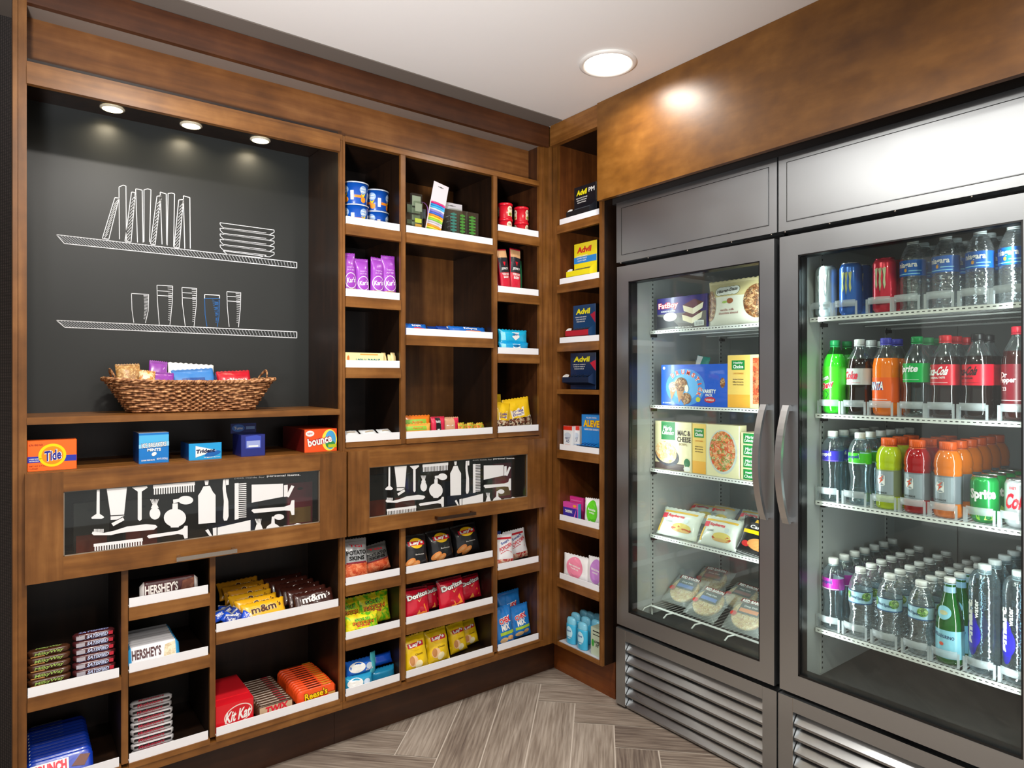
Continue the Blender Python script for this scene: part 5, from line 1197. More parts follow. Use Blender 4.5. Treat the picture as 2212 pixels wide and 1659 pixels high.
# L3 lower
z = .190 + .002
def d_kk(mb, w, h):
    f = flat; mb.d_ell(f, .01, h * .52, w * .38, h * .36, mat('#f2d8d0'), .0003, 30, 1, rot=.25); mb.d_ell(f, .01, h * .52, w * .35, h * .32, mat('#d01424'), .0005, 30, 1, rot=.25); mb.d_text(f, 'Kit Kat', .01, h * .5, w * .66, h * .42, mW, .0009, rot=.08, shear=.25, bold=.03)
xc, w_, h_ = pA(466, 548, 1517, z, 2.185)
root = empty('sweet_carton'); carton_mb(w_, h_, .20, '#dc1826', d_kk).build('carton', root); mb = MB(); mb.box((-w_ / 2 - .0004, .045, h_), (w_ / 2 + .0004, .20, h_ + .0015), mat('#e01c28')); mb.build('lid', root)
put(root, (xc, 2.185, z)); tag(root, 'long red wafer bar carton with white lettering, leftmost on the lowest wide shelf', 'box')
def d_tw(mb, fn, tp, w, h, d):
    mb.d_rect(fn, -w * .44, h * .1, w * .44, h * .9, mat('#c9ad8c'), .0002); mb.d_text(fn, 'TWIX', w * .02, h * .62, w * .62, h * .52, mat('#d81c34'), .0006, rot=.05, shear=.15, bold=.05); mb.d_rect(tp, -w * .4, d * .3, w * .4, d * .7, mat('#d9c4b4'), .0004); mb.d_rect(tp, w * .1, d * .3, w * .3, d * .7, mat('#c02438'), .0006)
row(lambda: bar_mb(.118, .042, .015, '#4e3424', d_tw), 12, ax(596, 2.185), 2.185, z, .0178, .06, 'chocolate_bar', row_ord(12)('gold and red wrapped bar with red lettering'), 'chocolate bar', 'gold and red bars')
def d_re(mb, fn, tp, w, h, d):
    mb.d_rect(fn, -w * .30, h * .55, w * .44, h * .95, mat('#f4581c'), .0003); mb.d_text(fn, "Reese's", -w * .03, h * .62, w * .60, h * .46, mat('#2a1608'), .0006, rot=.06, bold=.09); mb.d_text(fn, "Reese's", -w * .03, h * .62, w * .58, h * .42, mY, .0009, rot=.06, bold=.03); mb.d_rect(fn, w * .28, h * .1, w * .46, h * .5, mat('#c89a50'), .0004)
    mb.d_rect(tp, -w * .22, d * .2, w * .12, d * .65, mat('#6a240c'), .0004); mb.d_rect(tp, w * .16, d * .2, w * .38, d * .8, mat('#e89a2c'), .0004)
row(lambda: bar_mb(.135, .054, .0165, '#f4501c', d_re), 12, ax(686, 2.185), 2.184, z, .0178, .05, 'peanut_butter_cup_pack', row_ord(12)('bright orange pack with yellow lettering'), 'sweet pack', 'bright orange packs')

# right column, lower
FRY = speck(['#e8784c', '#d85c30', '#f29a6c', '#c84a28'], 60)
def d_pot(mb, fn, w, h):
    mb.d_rect(fn, -w * .48, h * .40, w * .48, h * .44, mat('#8a2030'), .0006, 8, 1); mb.d_text(fn, 'POTATO', 0, h * .66, w * .78, h * .11, mK, .0011, bold=.04); mb.d_text(fn, 'SKINS', 0, h * .53, w * .62, h * .10, mK, .0011, bold=.04); mb.d_text(fn, 'TGI', 0, h * .82, w * .5, h * .06, mR, .0010, rot=-.1)
for k, (u0, u1, vt, y, rl, c) in enumerate(((736, 792, 1168, 2.20, .04, '#b9bcc0'), (786, 845, 1180, 2.235, -.12, '#70706e'))):
    xc, w_, h_ = pA(u0, u1, vt, .574, y)
    bag('potato_skin_bag', ('silver topped potato skin bag, left and front of two', 'grey topped potato skin bag leaning behind, right of two')[k], 'snack bag', w_, h_, .045, mat(c, .3, .3), (xc, y, .574 + E_), 0, d_pot, k + 101, .22, rl, fmfun=lambda u, v, h=h_, c=c: FRY if v < h * .42 else mat(c, .3, .3), group='potato skin bags')
SOUR = speck(['#3cb41c', '#6ad01c', '#f2e81c', '#f6ee2c', '#f2c81c', '#e8e02c', '#58c01c'], 22)
def d_sour(mb, fn, w, h):
    mb.d_text(fn, 'SOUR', 0, h * .72, w * .52, h * .15, mK, .0010, bold=.10); mb.d_text(fn, 'SOUR', 0, h * .72, w * .50, h * .13, mat('#8adf2c'), .0014, bold=.03)
    mb.d_text(fn, 'PATCH', 0, h * .55, w * .66, h * .15, mK, .0010, bold=.10); mb.d_text(fn, 'PATCH', 0, h * .55, w * .64, h * .13, mat('#f08a1c'), .0014, bold=.03); mb.d_text(fn, 'KIDS', 0, h * .42, w * .4, h * .09, mat('#d81c3c'), .0012, bold=.04)
for k, (u0, u1, vt, y, rl) in enumerate(((732, 780, 1296, 2.25, .03), (786, 857, 1281, 2.25, -.03), (746, 818, 1328, 2.19, .03))):
    xc, w_, h_ = pA(u0, u1, vt, .386, y)
    bag('sour_sweet_bag', ('green and yellow sour sweet bag, rear left of three', 'green and yellow sour sweet bag, large one at rear right', 'green and yellow sour sweet bag, lowest in front of the other two')[k], 'sweet bag', w_, h_, .035, SOUR, (xc, y, .386 + E_), 0, d_sour, k + 111, .20, rl, 'sour sweet bags')
def d_tis(mb, fn, w, h): mb.d_ell(fn, -w * .18, h * .55, w * .26, h * .34, mW, .0006, 24, 2); mb.d_ell(fn, w * .22, h * .5, w * .12, h * .2, mat('#cfdff2'), .0006, 18, 2); mb.d_text(fn, 'SNACK', w * .22, h * .28, w * .3, h * .12, mW, .001)
for k, (u0, u1, vt, y, dz, c, tl) in enumerate(((745, 808, 1460, 2.19, 0, '#2c9cc8', .12), (746, 812, 1425, 2.215, .044, '#2468d0', .2), (806, 862, 1440, 2.22, 0, '#1c7ca4', .1), (808, 860, 1417, 2.235, .045, '#1450c8', .5))):
    xc, w_, h_ = pA(u0, u1, vt, .190 + dz, y)
    bag('tissue_pack', ('blue and white pack, lower left of four', 'blue and white pack, upper left of four', 'teal pack, lower right of four', 'deep blue pack, upper right of four')[k] + ' in the lowest cubby', 'pack', w_, max(h_, .04), .05, mat(c, .2, 0, .5), (xc, y, .190 + E_ + dz), 0, d_tis if k < 2 else None, k + 121, tl, 0, 'blue packs in the lowest cubby', seal=0)
xc, w_, h_ = pA(800, 812, 1408, .226, 2.20)
bag('tissue_pack', 'upright teal flap pack standing between the blue packs', 'pack', .03, .075, .012, mat('#4ab8c8', .25, 0, .4), (xc, 2.205, .228), .5, None, 7, .1, .15, nx=8, nz=8)
def d_lay(sub, small, chip):
    def f(mb, fn, w, h):
        mb.d_ell(fn, 0, h * .74, w * .27, h * .15, mat('#f8c81c'), .0008, 26, 3); mb.d_rect(fn, -w * .33, h * .68, w * .33, h * .80, mat('#c8142c'), .0013, 8, 2); mb.d_text(fn, "Lay's", 0, h * .745, w * .54, h * .12, mW, .0018, rot=.08, bold=.05)
        if sub: mb.d_text(fn, sub, w * .08, h * .42, w * .38, h * .04, mat(small), .0010)
        for (cu, cv) in chip: mb.d_ell(fn, w * cu, h * cv, w * .19, h * .10, mat('#e8934a'), .0009, 20, 2, rot=.5); mb.d_ell(fn, w * cu, h * cv, w * .12, h * .05, mat('#f0b070'), .0012, 16, 1, rot=.5)
    return f
for k, (u0, u1, vt, y, rl) in enumerate(((868, 926, 1158, 2.195, .03), (925, 983, 1146, 2.225, -.02), (980, 1040, 1135, 2.255, -.06))):
    xc, w_, h_ = pA(u0, u1, vt, .573, y)
    bag('crisp_bag', 'black barbecue crisp bag with yellow and red emblem, ' + ('left', 'middle', 'right')[k] + ' of three', 'snack bag', w_, h_, .06, mat('#1c1c1f', .3, 0, .4), (xc, y, .573 + E_), 0, d_lay('Barbecue', '#d8d4d0', ((-.28, .22), (-.1, .14))), k + 131, .24, rl, 'black crisp bags', wr=1.3)
def d_dor(mb, fn, w, h):
    mb.d_text(fn, 'Doritos', 0, h * .74, w * .84, h * .19, mK, .0009, rot=.16, bold=.10); mb.d_text(fn, 'Doritos', 0, h * .74, w * .82, h * .16, mW, .0013, rot=.16, bold=.05)
    mb.d_poly(fn, [(-w * .06, h * .62), (w * .02, h * .52), (w * .16, h * .68), (w * .02, h * .56)], mat('#f0c88c'), .0012)
    mb.d_poly(fn, [(0, h * .12), (w * .34, h * .16), (w * .24, h * .46)], mat('#f08a2c'), .0010); mb.d_poly(fn, [(-w * .10, h * .08), (w * .10, h * .10), (w * .02, h * .28)], mat('#f8a84c'), .0013)
for k, (u0, u1, vt, y, rl) in enumerate(((870, 930, 1272, 2.20, .03), (914, 952, 1262, 2.25, .03), (947, 1008, 1250, 2.205, -.02), (1004, 1056, 1242, 2.255, -.04))):
    xc, w_, h_ = pA(u0, u1, vt, .387, y)
    bag('corn_chip_bag', 'red corn chip bag with white lettering, ' + ('leftmost', 'second, half hidden', 'third', 'rightmost')[k] + ' of four', 'snack bag', w_, h_, .05, mat('#cc1430', .25, 0, .5), (xc, y, .387 + E_), 0, d_dor, k + 141, .20, rl, 'red corn chip bags', wr=1.4,
        fmfun=lambda u, v, h=h_: mat('#1c0c10', .25, 0, .5) if v > h * .90 else mat('#cc1430', .25, 0, .5))
def d_lc(mb, fn, w, h):
    d_lay(None, WH, ())(mb, fn, w, h); mb.d_text(fn, 'Classic', w * .08, h * .48, w * .34, h * .05, mat('#6a4a10'), .0010); mb.d_ell(fn, -w * .18, h * .32, w * .18, h * .15, mat('#f4c89c'), .0008, 20, 2); mb.d_ell(fn, -w * .24, h * .34, w * .10, h * .13, mat('#c88a50'), .0011, 18, 2)
    mb.d_ell(fn, w * .02, h * .20, w * .16, h * .11, mat('#f8ecc0'), .0010, 20, 2, rot=.8)
for k, (u0, u1, vt, y, rl) in enumerate(((864, 920, 1378, 2.195, -.06), (923, 974, 1362, 2.215, -.06), (972, 1012, 1349, 2.245, -.09), (1008, 1048, 1340, 2.275, -.12))):
    xc, w_, h_ = pA(u0, u1, vt, .190, y)
    bag('crisp_bag', 'yellow crisp bag with red emblem, ' + ('leftmost', 'second', 'third', 'rightmost')[k] + ' of four', 'snack bag', w_, h_, .05, mat('#f4cc14', .25, 0, .4), (xc, y, .190 + E_), 0, d_lc, k + 151, .20, rl, 'yellow crisp bags', wr=1.3)
POPC = speck(['#c82838', '#e8a07c', '#f4d8c0', '#b81c2c'], 60)
def d_pop(mb, fn, w, h):
    mb.d_text(fn, 'Smart', -w * .02, h * .76, w * .5, h * .08, mat('#2c4a9c'), .0011, rot=.3); mb.d_text(fn, 'POPCORN', 0, h * .60, w * .7, h * .13, mR, .0011, rot=.35, shear=.2); mb.d_rect(fn, -w * .4, h * .84, w * .4, h * .90, mat('#c82838'), .0007, 6, 1); mb.d_line(fn, [(-w * .3, h * .4), (w * .05, h * .5), (w * .3, h * .42)], .002, mR, .001)
for k, (u0, u1, vt, y, rl) in enumerate(((1066, 1110, 1158, 2.195, .07), (1102, 1152, 1146, 2.245, -.06))):
    xc, w_, h_ = pA(u0, u1, vt, .513, y)
    bag('popcorn_bag', 'white popcorn bag with red lettering, ' + ('left', 'right')[k] + ' of two', 'snack bag', w_, h_, .05, mat('#ececf0', .3, 0, .3), (xc, y, .513 + E_), 0, d_pop, k + 161, .18, rl, 'white popcorn bags', fmfun=lambda u, v, h=h_: POPC if v < h * .24 else mat('#ececf0', .3, 0, .3))
xc, w_, h_ = pA(1096, 1112, 1150, .513, 2.19)
bag('popcorn_bag', 'folded blue corner of a bag standing behind the two popcorn bags', 'snack bag', .03, h_ * .9, .012, mat('#2c4a9c', .3), (xc, 2.275, .515), 0, None, 3, .05, 0, nx=8, nz=10)
def d_chx(mb, fn, w, h):
    mb.d_text(fn, 'CHEX', 0, h * .66, w * .56, h * .17, mW, .0009, rot=.12, bold=.12); mb.d_text(fn, 'CHEX', 0, h * .66, w * .54, h * .14, mR, .0013, rot=.12, bold=.04); mb.d_text(fn, 'MIX', 0, h * .48, w * .40, h * .17, mW, .0012, rot=.1, bold=.05)
    mb.d_rect(fn, -w * .3, h * .28, w * .4, h * .36, mat('#a8c83c'), .0008, 6, 1); mb.d_ell(fn, -w * .12, h * .15, w * .20, h * .07, mat('#e8c088'), .0009, 18, 2); mb.d_ell(fn, w * .2, h * .18, w * .14, h * .06, mat('#d8a468'), .0011, 18, 2)
for k, (u0, u1, vt, y, rl) in enumerate(((1080, 1133, 1280, 2.27, -.03), (1062, 1108, 1316, 2.20, -.05), (1108, 1157, 1308, 2.225, -.05))):
    xc, w_, h_ = pA(u0, u1, vt, .186, y)
    bag('snack_mix_bag', ('blue snack mix bag standing tallest behind the other two', 'blue snack mix bag, front left', 'blue snack mix bag, front right')[k], 'snack bag', w_, h_, .045, mat('#1c78c8', .25, 0, .4), (xc, y, .186 + E_), 0, d_chx, k + 171, .16, rl, 'blue snack mix bags', wr=1.2)

# ================================================================== CORNER CABINET goods (fronts face -x)
RB = TOWARD_B
def dispenser(name, label, u0, u1, vt, zb, x, col, lipcol, deco, lip=.050, topc=None):
    """tall pill-pack dispenser: box with an open chute and a white flap at its left foot"""
    yc, w, h = pB(u0, u1, vt, zb, x); root = empty(name)
    carton_mb(w, h, .09, col, deco, topc or col, '#0c0c10').build('box', root)
    mb = MB(); z0, z1 = .016, lip
    mb.poly([(-w * .62, -.030, z0 + .012), (w * .42, -.030, z0 + .012), (w * .42, -.030, z1), (-w * .62, -.030, z1)], mat(lipcol)); mb.poly([(w * .42, -.030, z0 + .012), (w * .5, 0, z0 + .002), (w * .5, 0, z1 + .028), (w * .42, -.030, z1)], mat(col))
    mb.poly([(-w * .62, -.030, z0 + .012), (w * .42, -.030, z0 + .012), (w * .5, 0, z0 + .0005), (-w * .5, 0, z0 + .0005)], mat(lipcol))
    mb.build('open_chute', root)
    mb = MB(); c = mb.vert((-w * .5, -.016, z1 - .008)); ps = [mb.vert((-w * .5 - w * .22 * math.cos(a) * .9 - .002, -.018, z1 - .008 + .020 * math.sin(a))) for a in [math.pi * i / 12 for i in range(-2, 9)]]
    for a_, b_ in zip(ps[:-1], ps[1:]): mb.face((c, a_, b_), mW)
    mb.build('white_flap', root)
    mb = MB()
    for i in range(5): mb.poly([(-w * .4 + i * w * .15, -.026, z1 - .004), (-w * .28 + i * w * .15, -.022, z1 + .006), (-w * .2 + i * w * .15, -.006, z1 + .012), (-w * .35 + i * w * .15, -.004, z1 + .003)], mat('#a8acb4', .3, .5))
    mb.build('foil_packets', root)
    put(root, (x, yc, zb + E_), RB); return tag(root, label, 'box')
def d_adv(bot, strip, sub, pm=False):
    def f(mb, w, h):
        F = flat
        if strip: mb.d_rect(F, -w / 2 + .0005, h * .50, w / 2 - .0005, h * .66, mat(strip), .0003)
        if bot: mb.d_poly(F, [(w * .5, h * .50), (w * .28, h * .72), (w * .5, h * .80)], mat(bot), .0005)
        mb.d_text(F, 'Advil', -w * .04 - (.1 * w if pm else 0), h * .83, w * (.46 if pm else .62), h * .15, mat(REDC if strip else '#f4e81c'), .0008, rot=.0, shear=.15, bold=.04)
        if pm: mb.d_text(F, 'PM', w * .30, h * .84, w * .26, h * .12, mW, .0008)
        for i in range(3): mb.d_text(F, sub, -w * .14, h * (.68 - .06 * i), w * (.5 - .06 * i), h * .03, mW, .0007)
    return f
dispenser('pill_dispenser', 'black pill packet box with yellow and white lettering, top shelf of the corner cabinet', 1240, 1288, 400, 1.94, 1.92, '#10131c', '#17181c', d_adv(None, None, 'NIGHTTIME', True))
dispenser('pill_dispenser', 'yellow pill packet box with red lettering and a blue stripe', 1240, 1289, 524, 1.688, 1.92, '#f0dc1c', '#e8d81c', d_adv(None, '#2c84d0', 'COATED TABLETS'), topc='#e8d020')
dispenser('pill_dispenser', 'dark blue pill packet box with a red and grey chute', 1238, 1286, 659, 1.439, 1.92, '#17406c', '#b01c2c', d_adv('#b01c3c', None, 'COLD AND SINUS'))
dispenser('pill_dispenser', 'navy pill packet box with yellow lettering, on the thin shelf without a lip', 1232, 1287, 763, 1.244, 1.912, '#122c54', '#10203c', d_adv('#c81c3c', None, 'LIQUI-GELS'))
def d_alv(mb, w, h): mb.d_text(flat, 'ALEVE', 0, h * .76, w * .80, h * .20, mat('#b85c10'), .0006, bold=.08); mb.d_text(flat, 'ALEVE', 0, h * .76, w * .78, h * .18, mY, .0009, bold=.03); mb.d_text(flat, 'NAPROXEN SODIUM', 0, h * .60, w * .7, h * .05, mW, .0006); mb.d_text(flat, 'ALL DAY STRONG', 0, h * .92, w * .5, h * .04, mW, .0006)
dispenser('pill_dispenser', 'bright blue pill packet box with yellow lettering, beside small white packets', 1256, 1300, 897, .988, 1.915, '#1c86dc', '#2a7cc8', d_alv, .026, '#1c70c0')
def d_ty(mb, w, h):
    mb.d_rect(flat, -w / 2 + .0003, h * .82, w / 2 - .0003, h - .0005, mat('#e0301c'), .0003); mb.d_ell(flat, 0, h * .60, w * .36, h * .12, mat('#c8d4e4'), .0004, 18, 1); mb.d_text(flat, 'FIRST', 0, h * .46, w * .6, h * .10, mat('#3c4c7c'), .0005); mb.d_text(flat, 'AID', 0, h * .34, w * .4, h * .10, mat('#3c4c7c'), .0005); mb.d_rect(flat, -w * .3, h * .12, w * .3, h * .2, mat('#f0907c'), .0004)
for k, (u0, u1, x) in enumerate(((1217, 1236, 1.905), (1237, 1252, 1.925))):
    yc, w_, h_ = pB(u0, u1, 921, .988, x)
    carton('first_aid_packet', ('small white and red packet, left of two beside the blue pill box', 'small white and red packet, right of two beside the blue pill box')[k], 'packet', w_, h_, .03, '#eef2f6', (x, yc, .988 + E_), RB, d_ty, top='#e0301c', group='small white and red packets')
def d_tam(mb, w, h): mb.d_rect(flat, -w * .48, h * .2, w * .48, h * .72, mat('#3a2c9c'), .0003); mb.d_text(flat, 'TAMPAX', -w * .1, h * .52, w * .5, h * .16, mW, .0006, bold=.04); mb.d_poly(flat, [(w * .2, h * .15), (w * .42, h * .75), (w * .30, h * .15)], mat('#e878c8'), .0006); mb.d_ell(flat, w * .3, h * .86, w * .12, h * .08, mat('#f0a03c'), .0005, 14, 1)
yc, w_, h_ = pB(1216, 1248, 1087, .690, 1.888)
carton('tampon_box', 'purple and pink hygiene box in front of tall pink cards', 'box', w_, h_, .02, '#d84aa8', (1.888, yc, .690 + E_), RB, d_tam, side='#4a9ad0')
for k, (u0, u1, vt, x) in enumerate(((1228, 1256, 1074, 1.945), (1236, 1266, 1077, 1.965))):
    yc, w_, h_ = pB(u0, u1, vt, .690, x); carton('hygiene_card', ('bright pink card box behind the purple box', 'bright pink card box furthest back beside the green pack')[k], 'box', w_, h_, .012, '#e83c9c', (x, yc, .690 + E_), RB, lambda mb, w, h: mb.d_rect(flat, -w * .4, h * .8, w * .4, h * .86, mat('#f472bc'), .0004))
def d_wipe(c, t):
    def f(mb, fn, w, h): mb.d_ell(fn, 0, h * .52, w * .30, h * .42, mat(c), .0007, 26, 3); mb.d_text(fn, t, 0, h * .60, w * .42, h * .09, mW, .0012, rot=-.15); mb.d_text(fn, 'WIPES', 0, h * .48, w * .3, h * .06, mW, .0012, rot=-.15)
    return f
for (nm, lb, u0, u1, vt, zb, x, c, t, rz) in (('wipe_pack', 'white pack with a green oval, beside the pink cards', 1265, 1300, 1078, .690, 1.905, '#5ac81c', 'flushable', .25), ('wipe_pack', 'white pack with a pink oval, left of two on the seventh shelf', 1218, 1274, 1201, .442, 1.905, '#f08aa8', 'feminine', .12), ('wipe_pack', 'white pack with a lilac oval, partly behind the stile', 1272, 1312, 1206, .442, 1.915, '#c88ad8', 'feminine', .15)):
    yc, w_, h_ = pB(u0, u1, vt, zb, x); bag(nm, lb, 'wipes', w_, h_, .04, mat('#f2f2f4', .3), (x, yc, zb + E_), RB + rz, d_wipe(c, t), int(u0), .06, 0, seal=0)
def deo():
    root = empty('deodorant_stick'); mb = MB(); prof = []
    n = 28
    def ring(z, a, b): return [mb.vert((a * math.cos(2 * math.pi * k / n), b * math.sin(2 * math.pi * k / n), z)) for k in range(n)]
    cc = mat('#3cb4e0', .3, 0, .3); prev = ring(0, .026, .014)
    mb.face(prev[::-1], cc)
    for z, a, b in ((.004, .028, .0155), (.078, .028, .0155), (.082, .026, .0145)):
        cur = ring(z, a, b)
        for k in range(n): mb.face((prev[k], prev[(k + 1) % n], cur[(k + 1) % n], cur[k]), cc, True)
        prev = cur
    mb.face(prev, cc); fn = lambda u, v, h: (u, -.0155 * math.sqrt(max(0, 1 - (u / .028) ** 2)) - h, v)
    mb.d_ell(fn, 0, .048, .018, .026, mat('#bfe8f6'), .0006, 22, 3); mb.d_text(fn, 'Secret', 0, .056, .024, .009, mat('#1c4c9c'), .0011, shear=.3); mb.d_rect(fn, -.012, .028, .012, .031, mat('#4a90c0'), .001, 4, 1); mb.build('stick_body', root)
    c2 = MB(); n2 = 28; mb = c2
    prev = ring(.0825, .026, .0145)
    for z, a, b in ((.100, .025, .014), (.108, .018, .010), (.111, .004, .002)):
        cur = ring(z, a, b)
        for k in range(n2): c2.face((prev[k], prev[(k + 1) % n2], cur[(k + 1) % n2], cur[k]), mat('#7cc8e4', .15, 0, .6), True)
        prev = cur
    c2.face(prev, cc); c2.build('cap', root); return root
dd = deo(); z = .1728
D_ = [(1235, 1.905, 'front left'), (1259, 1.900, 'front middle'), (1243, 1.955, 'second row left'), (1266, 1.955, 'second row middle'), (1248, 2.005, 'third row left'), (1275, 2.01, 'third row middle'), (1288, 1.965, 'second row right'), (1292, 2.02, 'third row right')]
put(dd, (D_[0][1], by(D_[0][0], D_[0][1]), z), RB); tag(dd, 'light blue deodorant stick, front left on the lowest corner shelf', 'deodorant', 'light blue deodorant sticks')
for u, x, lb in D_[1:]: dup(dd, (x, by(u, x), z), RB, 'light blue deodorant stick, ' + lb + ' of the cluster on the corner shelf')
def d_grn(mb, w, h): mb.d_rect(flat, -w * .3, h * .86, w * .3, h * .90, mK, .0003); mb.d_rect(flat, -w * .3, h * .74, w * .3, h * .77, mK, .0003); mb.d_text(flat, 'OVER', w * .12, h * .50, w * .6, h * .10, mK, .0005, bold=.05); mb.d_text(flat, 'IT', w * .12, h * .38, w * .3, h * .10, mK, .0005, bold=.05); mb.d_ell(flat, -w * .3, h * .44, w * .12, h * .14, mat('#3c9c3c'), .0004, 14, 1)
yc, w_, h_ = pB(1276, 1300, 1358, z, 1.893)
carton('insect_wipe_box', 'pale grey box with green marks, right of the blue deodorant sticks', 'box', w_, h_, .05, '#b9c8b0', (1.893, yc, z), RB, d_grn, group=None)

# ================================================================== REFRIGERATOR 1 goods
def fz(name, label, u0, u1, vt, zb, x, d, col, deco, top=None, side=None, rz=0, group=None, h=None):
    yc, w, hh = pB(u0, u1, vt, zb, x); return carton(name, label, 'box', w, h or hh, d, col, (x, yc, zb), RB + rz, deco, top, side, group)
Z1 = [s_ + .0135 for s_ in FS1]
def d_fat(mb, w, h):
    F = flat
    mb.d_rect(F, -w * .49, 0.001, w * .49, h * .5, mat('#6c6a68'), .0003); mb.d_poly(F, [(-w * .49, h * .45), (-w * .2, h * .35), (-w * .05, h * .1), (-w * .49, h * .05)], mat('#2c2c34'), .0005); mb.d_ell(F, -w * .22, h * .40, w * .14, h * .14, mat('#d8d4d0'), .0008, 22, 1)
    mb.d_text(F, 'FatBoy', -w * .26, h * .74, w * .42, h * .24, mR, .0006, bold=.10, rot=.02); mb.d_text(F, 'FatBoy', -w * .26, h * .74, w * .40, h * .21, mW, .0009, bold=.02, rot=.02); mb.d_text(F, 'SUNDAE ON A STICK', -w * .26, h * .58, w * .3, h * .05, mW, .0006)
    for dz, s_ in ((0, 0), (.28, -.02)):
        mb.d_poly(F, [(w * (.04 + s_), h * (.72 - dz)), (w * (.24 + s_), h * (.60 - dz)), (w * (.44 + s_), h * (.76 - dz)), (w * (.26 + s_), h * (.88 - dz))], mat('#5a2a18'), .0008 + (dz == 0) * .0006)
        mb.d_poly(F, [(w * (.04 + s_), h * (.72 - dz)), (w * (.24 + s_), h * (.60 - dz)), (w * (.24 + s_), h * (.42 - dz)), (w * (.06 + s_), h * (.54 - dz))], mat('#e4d8b4'), .0009 + (dz == 0) * .0006); mb.d_poly(F, [(w * (.24 + s_), h * (.60 - dz)), (w * (.44 + s_), h * (.76 - dz)), (w * (.42 + s_), h * (.58 - dz)), (w * (.24 + s_), h * (.42 - dz))], mat('#f4ecd0'), .0009 + (dz == 0) * .0006)
    mb.d_rect(F, w * .27, h * .06, w * .45, h * .22, mat('#e4ece8'), .0022)
    for i in range(9): mb.d_rect(F, w * (.29 + .016 * i), h * .09, w * (.296 + .016 * i), h * .19, mK, .0024)
    mb.d_text(F, 'PREMIUM VANILLA', w * .06, h * .05, w * .34, h * .05, mW, .001)
fz('ice_cream_sandwich_box', 'purple and grey ice cream sandwich box, top shelf left of the tall bag', 1419, 1527, 640, Z1[0], 2.055, .16, '#2c2470', d_fat, top='#4a3c9c')
CHN = speck(['#5a2c14', '#8a5028', '#d8b080', '#3c1c0c', '#a06838'], 85)
def d_hd(mb, fn, w, h):
    mb.d_ell(fn, w * .40, h * .48, w * .19, h * .36, CHN, .0008, 26, 5); mb.d_ell(fn, -w * .44, h * .45, w * .13, h * .34, CHN, .0008, 24, 4)
    for i in range(5):
        a = (i - 2) * .075 * w; mb.d_ell(fn, -w * .10 + a, h * .75, w * .085, h * .105, mat('#8a8a5c'), .0009, 18, 2)
    for i in range(5):
        a = (i - 2) * .073 * w; mb.d_ell(fn, -w * .10 + a, h * .75, w * .08, h * .095, mat('#eef0e8'), .0013, 18, 2)
    mb.d_text(fn, 'Häagen-Dazs', -w * .10, h * .75, w * .38, h * .10, mat('#26261c'), .0019, rot=.08, bold=.03)
    mb.d_ell(fn, -w * .03, h * .52, w * .06, h * .06, mat('#a05830'), .001, 16, 2); mb.d_ell(fn, -w * .13, h * .50, w * .05, h * .025, mat('#a8c85c'), .001, 14, 1); mb.d_text(fn, 'vanilla milk', -w * .08, h * .33, w * .26, h * .05, mat('#a8746c'), .0012); mb.d_text(fn, 'chocolate almond', -w * .06, h * .26, w * .36, h * .05, mat('#a8746c'), .0012)
yc, w_, h_ = pB(1528, 1650, 602, Z1[0], 2.06)
bag('ice_cream_bar_bag', 'cream bag printed with chocolate almond bars, top shelf right', 'frozen snack bag', w_, h_, .05, mat('#e9e2c4', .4), (2.06, yc, Z1[0]), RB, d_hd, 201, .04, 0, nx=24, nz=24, wr=.6, fmfun=lambda u, v, h=h_: mat('#dfcf98', .4) if v > h * .62 else mat('#ecebdc', .4))
def d_drum(mb, w, h):
    F = flat
    mb.d_ell(F, -w * .12, h * .45, w * .30, h * .45, mat('#3f8fe0'), .0003, 34, 1); mb.d_ell(F, -w * .12, h * .45, w * .20, h * .32, mat('#6ab4ee'), .0004, 34, 1)
    for i, ch in enumerate('DRUMSTICK'):
        a = math.radians(128 - i * 19); X = -w * .15 + math.cos(a) * w * .26; Y = h * .44 + math.sin(a) * h * .38
        q_ = .35 if ch == 'I' else 1
        mb.d_text(F, ch, X, Y, w * .052 * q_, h * .125, mW, .0007, rot=a - math.pi / 2, bold=.12); mb.d_text(F, ch, X, Y, w * .045 * q_, h * .115, mat('#e8301c'), .0010, rot=a - math.pi / 2, bold=.02)
    for (cx_, cz_, s_, m_) in ((-.18, .52, 1.0, CHN), (-.30, .46, .72, speck(['#e8e0d4', '#9a6c4c', '#cfc0ac'], 120)), (-.10, .18, .8, CHN)):
        mb.d_poly(F, [(w * (cx_ - .085 * s_), h * (cz_ - .02)), (w * (cx_ + .085 * s_), h * (cz_ - .02)), (w * (cx_ - .03), h * max(.01, cz_ - .46 * s_))], mat('#b8804c'), .0008 + s_ * .0004); mb.d_ell(F, w * cx_, h * cz_, w * .10 * s_, h * .17 * s_, m_, .0009 + s_ * .0005, 24, 2)
    mb.d_ell(F, -w * .09, h * .42, w * .03, h * .09, mat('#f4ecd8'), .0018, 16, 1); mb.d_text(F, 'VARIETY', w * .24, h * .36, w * .20, h * .09, mW, .0007, bold=.04); mb.d_text(F, 'PACK', w * .24, h * .27, w * .1, h * .06, mW, .0007, bold=.04)
    mb.d_ell(F, w * .25, h * .16, w * .08, h * .07, mat('#c82038'), .0006, 20, 1); mb.d_text(F, 'VANILLA', w * .25, h * .16, w * .12, h * .05, mW, .0009); mb.d_ell(F, w * .08, h * .16, w * .035, h * .06, mat('#c8c82c'), .0006, 16, 1); mb.d_ell(F, w * .43, h * .56, w * .035, h * .12, CHN, .0006, 16, 1)
    mb.d_text(F, '8 CONES', -w * .40, h * .06, w * .14, h * .03, mW, .0006); mb.d_ell(F, -w * .45, h * .92, w * .02, h * .035, mW, .0006, 12, 1)
